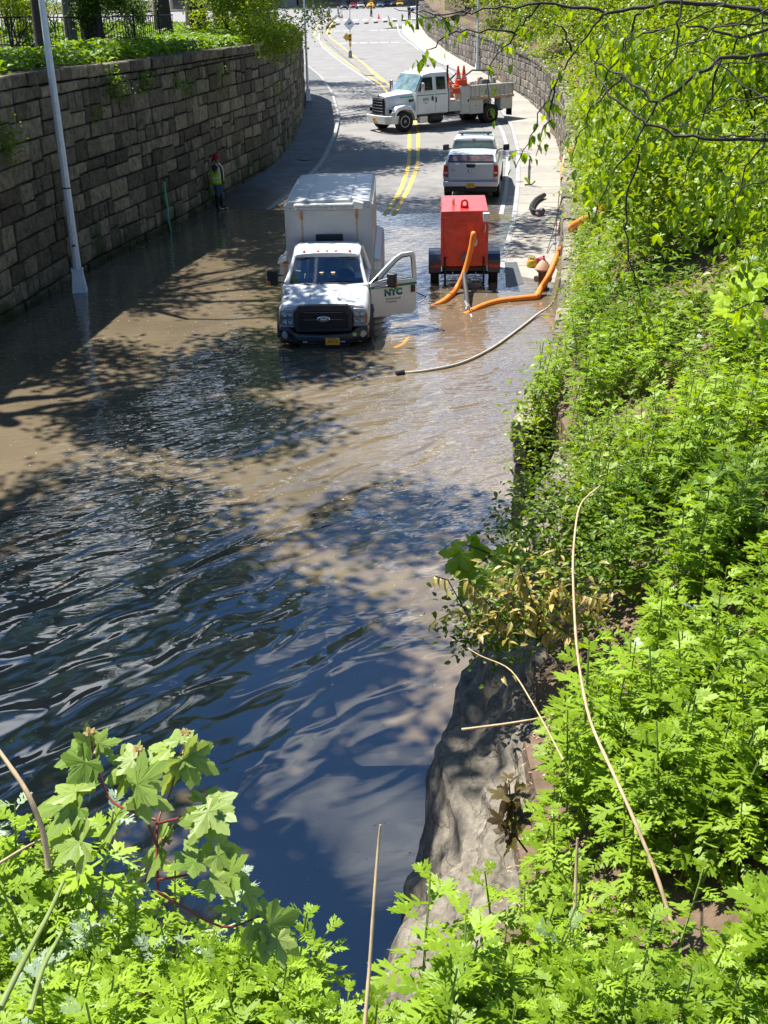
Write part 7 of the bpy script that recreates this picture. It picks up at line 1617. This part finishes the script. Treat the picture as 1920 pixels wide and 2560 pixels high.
# dry canes
def cane(chain, r, label, m=M_CANE):
    P = [at_depth(*c) for c in chain]; Q = []
    for i in range(len(P)-1):
        for k in range(6): Q.append(P[i].lerp(P[i+1], k/6))
    Q.append(P[-1])
    for _ in range(4): Q = [Q[0]]+[(Q[i-1]+2*Q[i]+Q[i+1])/4 for i in range(1, len(Q)-1)]+[Q[-1]]
    b = MB(); n = len(Q); b.tube(Q, [r*(1-.45*i/n)*(1.12 if i % 5 == 0 else 1) for i in range(n)], 7); tag(b.build('dry_cane', m, smooth=60), label, 'dead stem')
cane([(1692,2350,4.1),(1640,2180,4.2),(1560,1990,4.35),(1470,1800,4.7),(1440,1620,5.0),(1430,1400,5.4),(1445,1260,5.8),(1500,1215,6.1)], .0082, 'long pale dry cane arching up across the right bank')
cane([(122,2170,2.6),(110,2080,2.6),(70,1980,2.6),(0,1880,2.65),(-60,1800,2.7)], .0075, 'thick tan dry cane leaning in from the lower left edge')
cane([(905,2640,2.8),(923,2430,2.9),(935,2250,2.95),(945,2120,3.0),(951,2062,3.0)], .0055, 'thin straight dry stalk standing in front of the dark blue water')
cane([(1431,2420,3.4),(1435,2300,3.45),(1440,2180,3.5),(1444,2095,3.5)], .0075, 'straight broken dry stalk among the mugwort right of the rock')
cane([(1155,1824,7.2),(1250,1812,7.1),(1340,1798,7.0),(1410,1780,6.9)], .009, 'dry stick lying across the rock outcrop')
cane([(1408,1900,5.6),(1350,1790,5.9),(1280,1670,6.3),(1200,1640,6.8),(1170,1620,7.0)], .005, 'thin bent dry stem crossing above the rock outcrop')
cane([(-20,2170,2.6),(60,2120,2.65),(110,2095,2.7)], .004, 'fine dry twig at the left edge above the mugwort')
cane([(0,2520,2.0),(60,2400,2.1),(120,2290,2.3),(160,2200,2.5)], .0065, 'stout pale green mugwort stalk at the lower left corner', M_STEMG)
cane([(75,2530,2.0),(105,2420,2.1),(155,2330,2.25)], .0055, 'second pale green mugwort stalk beside the lower left corner', M_STEMG)
# branches with hanging leaves reaching in from the right
def branch(name, chains, leaves_on, meshes, label, m=M_TWIG, r=.012, lsize=(.05, .085), dens=5, hang=.9, spread=.05):
    root = at_depth(*chains[0][0]); t = empty(name, root, 0, label, 'branch'); allQ = []
    for ci, ch in enumerate(chains):
        P = [at_depth(*c)-root for c in ch]; Q = []
        for i in range(len(P)-1):
            for k in range(6): Q.append(P[i].lerp(P[i+1], k/6)+Vector((random.uniform(-1, 1), random.uniform(-1, 1), random.uniform(-1, 1)))*.012)
        Q.append(P[-1]); n = len(Q); rr = r if ci == 0 else r*.5
        b = MB(); b.tube(Q, [rr*(1-.75*i/n) for i in range(n)], 6); b.build('bough' if ci == 0 else 'twig', m, t, smooth=60)
        if ci in leaves_on: allQ += [(Q[i], i/n) for i in range(2, n)]
    k = 0; VV = []; lv, lt = oval_leaf(1.0, .58, .15, .25); P = []; S_ = []; Rm = []
    for q, f in allQ:
        for j in range(dens):
            if random.random() < .35: continue
            yaw = random.random()*6.28; M = Matrix.Rotation(yaw, 3, 'Z') @ Matrix.Rotation(rad(random.uniform(35, 88))*hang, 3, 'Y') @ Matrix.Rotation(random.uniform(-.7, .7), 3, 'X')
            off = Vector((random.uniform(-spread, spread), random.uniform(-spread, spread), random.uniform(-spread*1.4, spread*.2)))
            if k < 110:
                o = bpy.data.objects.new('leaf', random.choice(meshes)); COL.objects.link(o); o.parent = t
                o.matrix_local = Matrix.Translation(q+off) @ M.to_4x4() @ Matrix.Scale(random.uniform(*lsize), 4)
            else: P.append(q+off); S_.append(random.uniform(*lsize)); Rm.append(np.array(M))
            k += 1
    if P:
        V, T, tt, mi = instance((lv, lt, np.zeros(len(lt), int), np.zeros(len(lv))), np.array([tuple(p) for p in P]), np.array(Rm), np.array(S_), np.array([random.uniform(.2, .9) for _ in P]))
        tag(np_mesh('leaves', V, T, tint=tt, mats=[L_HANG], parent=t), kind='stuff')
HL = [leafmesh(oval_leaf(1.0, .58, .15, .25), L_HANG, v) for v in (.15, .4, .65, .9)]
branch('hanging_branch', [[(1980,40,5.6),(1700,0,5.6),(1520,30,5.6),(1350,10,5.7),(1180,30,5.9),(1040,32,6.0)],[(1350,10,5.7),(1290,80,5.8),(1230,150,5.9),(1215,270,6.0)],[(1180,30,5.9),(1080,45,6.0),(985,20,6.1)],[(1520,30,5.6),(1450,110,5.7),(1390,200,5.8),(1330,330,5.9),(1290,420,6.0)],[(1390,200,5.8),(1370,300,5.8),(1340,390,5.9)],
   [(1290,80,5.8),(1150,75,5.9),(1075,120,6.0),(1055,150,6.0)],[(1430,130,5.7),(1400,60,5.7),(1300,40,5.8)],[(1600,30,5.6),(1560,120,5.6),(1500,230,5.7),(1470,320,5.7)],[(1700,0,5.5),(1690,120,5.5),(1640,230,5.6),(1560,330,5.6)]], (0,1,2,3,4,5,6,7,8), HL, 'leafy branch hanging across the top right in front of the flatbed truck', dens=2, lsize=(.038,.062))
branch('hanging_branch', [[(1990,120,5.2),(1800,150,5.2),(1640,260,5.3),(1560,190,5.4),(1480,150,5.5)],[(1800,150,5.2),(1750,330,5.3),(1700,480,5.4)],[(1640,260,5.3),(1540,420,5.4),(1480,560,5.5)],[(1950,300,5.1),(1860,420,5.2),(1820,560,5.3)],[(1560,190,5.4),(1480,270,5.5),(1430,390,5.6)],[(1600,380,5.4),(1560,520,5.5),(1580,680,5.6),(1620,800,5.6)]], (0,1,2,3,4,5), HL, 'second leafy branch drooping over the upper right bank', dens=3, lsize=(.038,.062))
branch('hanging_branch', [[(1990,60,7.4),(1850,90,7.4),(1700,60,7.5),(1560,100,7.6),(1500,60,7.7)],[(1850,90,7.4),(1800,220,7.5),(1720,330,7.6)],[(1700,60,7.5),(1640,180,7.6),(1580,300,7.7),(1520,430,7.8)],[(1990,230,7.3),(1880,330,7.4),(1790,420,7.5),(1700,560,7.6)],[(1560,100,7.6),(1540,190,7.7),(1500,300,7.8)],[(1990,430,7.3),(1900,520,7.4),(1840,620,7.5)],[(1640,180,7.6),(1700,260,7.6),(1740,200,7.6)],[(1790,420,7.5),(1850,470,7.4),(1900,420,7.4)]],
   (0,1,2,3,4,5,6,7), HL, 'dense bright leafy boughs filling the upper right corner behind the bare twigs', dens=20, lsize=(.05, .085), hang=.8, spread=.2)
branch('bare_branch', [[(1960,356,4.6),(1760,352,4.7),(1620,315,4.8),(1530,240,4.9),(1487,190,5.0),(1495,130,5.0),(1520,60,5.1)],[(1960,10,4.6),(1790,75,4.7),(1640,150,4.8),(1565,195,4.9),(1480,215,5.0)],[(1960,225,4.5),(1830,250,4.6),(1700,310,4.8),(1575,385,4.9)],[(1960,60,4.6),(1800,60,4.7),(1750,95,4.7),(1700,130,4.8)],[(1960,280,4.5),(1850,200,4.6),(1740,130,4.7),(1640,105,4.8)],
   [(1960,330,4.5),(1800,345,4.6),(1690,300,4.7),(1600,250,4.8)],[(1900,0,4.6),(1910,80,4.6),(1890,160,4.6)],[(1820,0,4.6),(1760,40,4.7),(1640,75,4.8),(1540,80,4.9)],[(1960,160,4.5),(1830,150,4.6),(1700,190,4.7)],[(1960,420,4.5),(1860,470,4.6),(1790,560,4.7)]], (), HL, 'bare dark twigs arching over the upper right bank', r=.0085, dens=0)
# grass tufts and litter on the open soil
for i, (px, py) in enumerate(((1340,1730),(1335,1930),(1290,1720))):
    p = at_depth(px, py, 6.3 if py < 1800 else 5.4); p.z = zbank(p.x, p.y); V = []; T = []
    for k in range(40):
        a = random.random()*6.28; L_ = random.uniform(.06, .15); q = len(V); r_ = random.uniform(0, .04); bx, by = r_*cos(a), r_*sin(a); w = .004
        V += [(bx-w*sin(a), by+w*cos(a), 0), (bx+w*sin(a), by-w*cos(a), 0), (bx+cos(a)*L_*.7, by+sin(a)*L_*.7, L_)]; T.append((q, q+1, q+2))
    o = np_mesh('grass_tuft', V, T, tint=[random.random() for _ in V], mats=[L_GRASS]); o.location = p; tag(o, ['small grass tuft on the soil above the bent dry stem','grass tuft beside the reddish maple seedling','grass tuft at the crest of the rock'][i], 'grass')
V = []; T = []
for k in range(900):
    Y = random.uniform(4.4, 9.0); x = RW(Y)+random.uniform(.85, 2.0); z = zbank(x, Y)+.008; a = random.random()*6.28; L_ = random.uniform(.01, .05); q = len(V); w = .004
    V += [(x-w*sin(a), Y+w*cos(a), z), (x+w*sin(a), Y-w*cos(a), z), (x+L_*cos(a), Y+L_*sin(a), z+.006)]; T.append((q, q+1, q+2))
tag(np_mesh('soil_litter', V, T, mats=[M_CANE]), 'dry stalk litter strewn over the open soil', 'litter', kind='stuff')
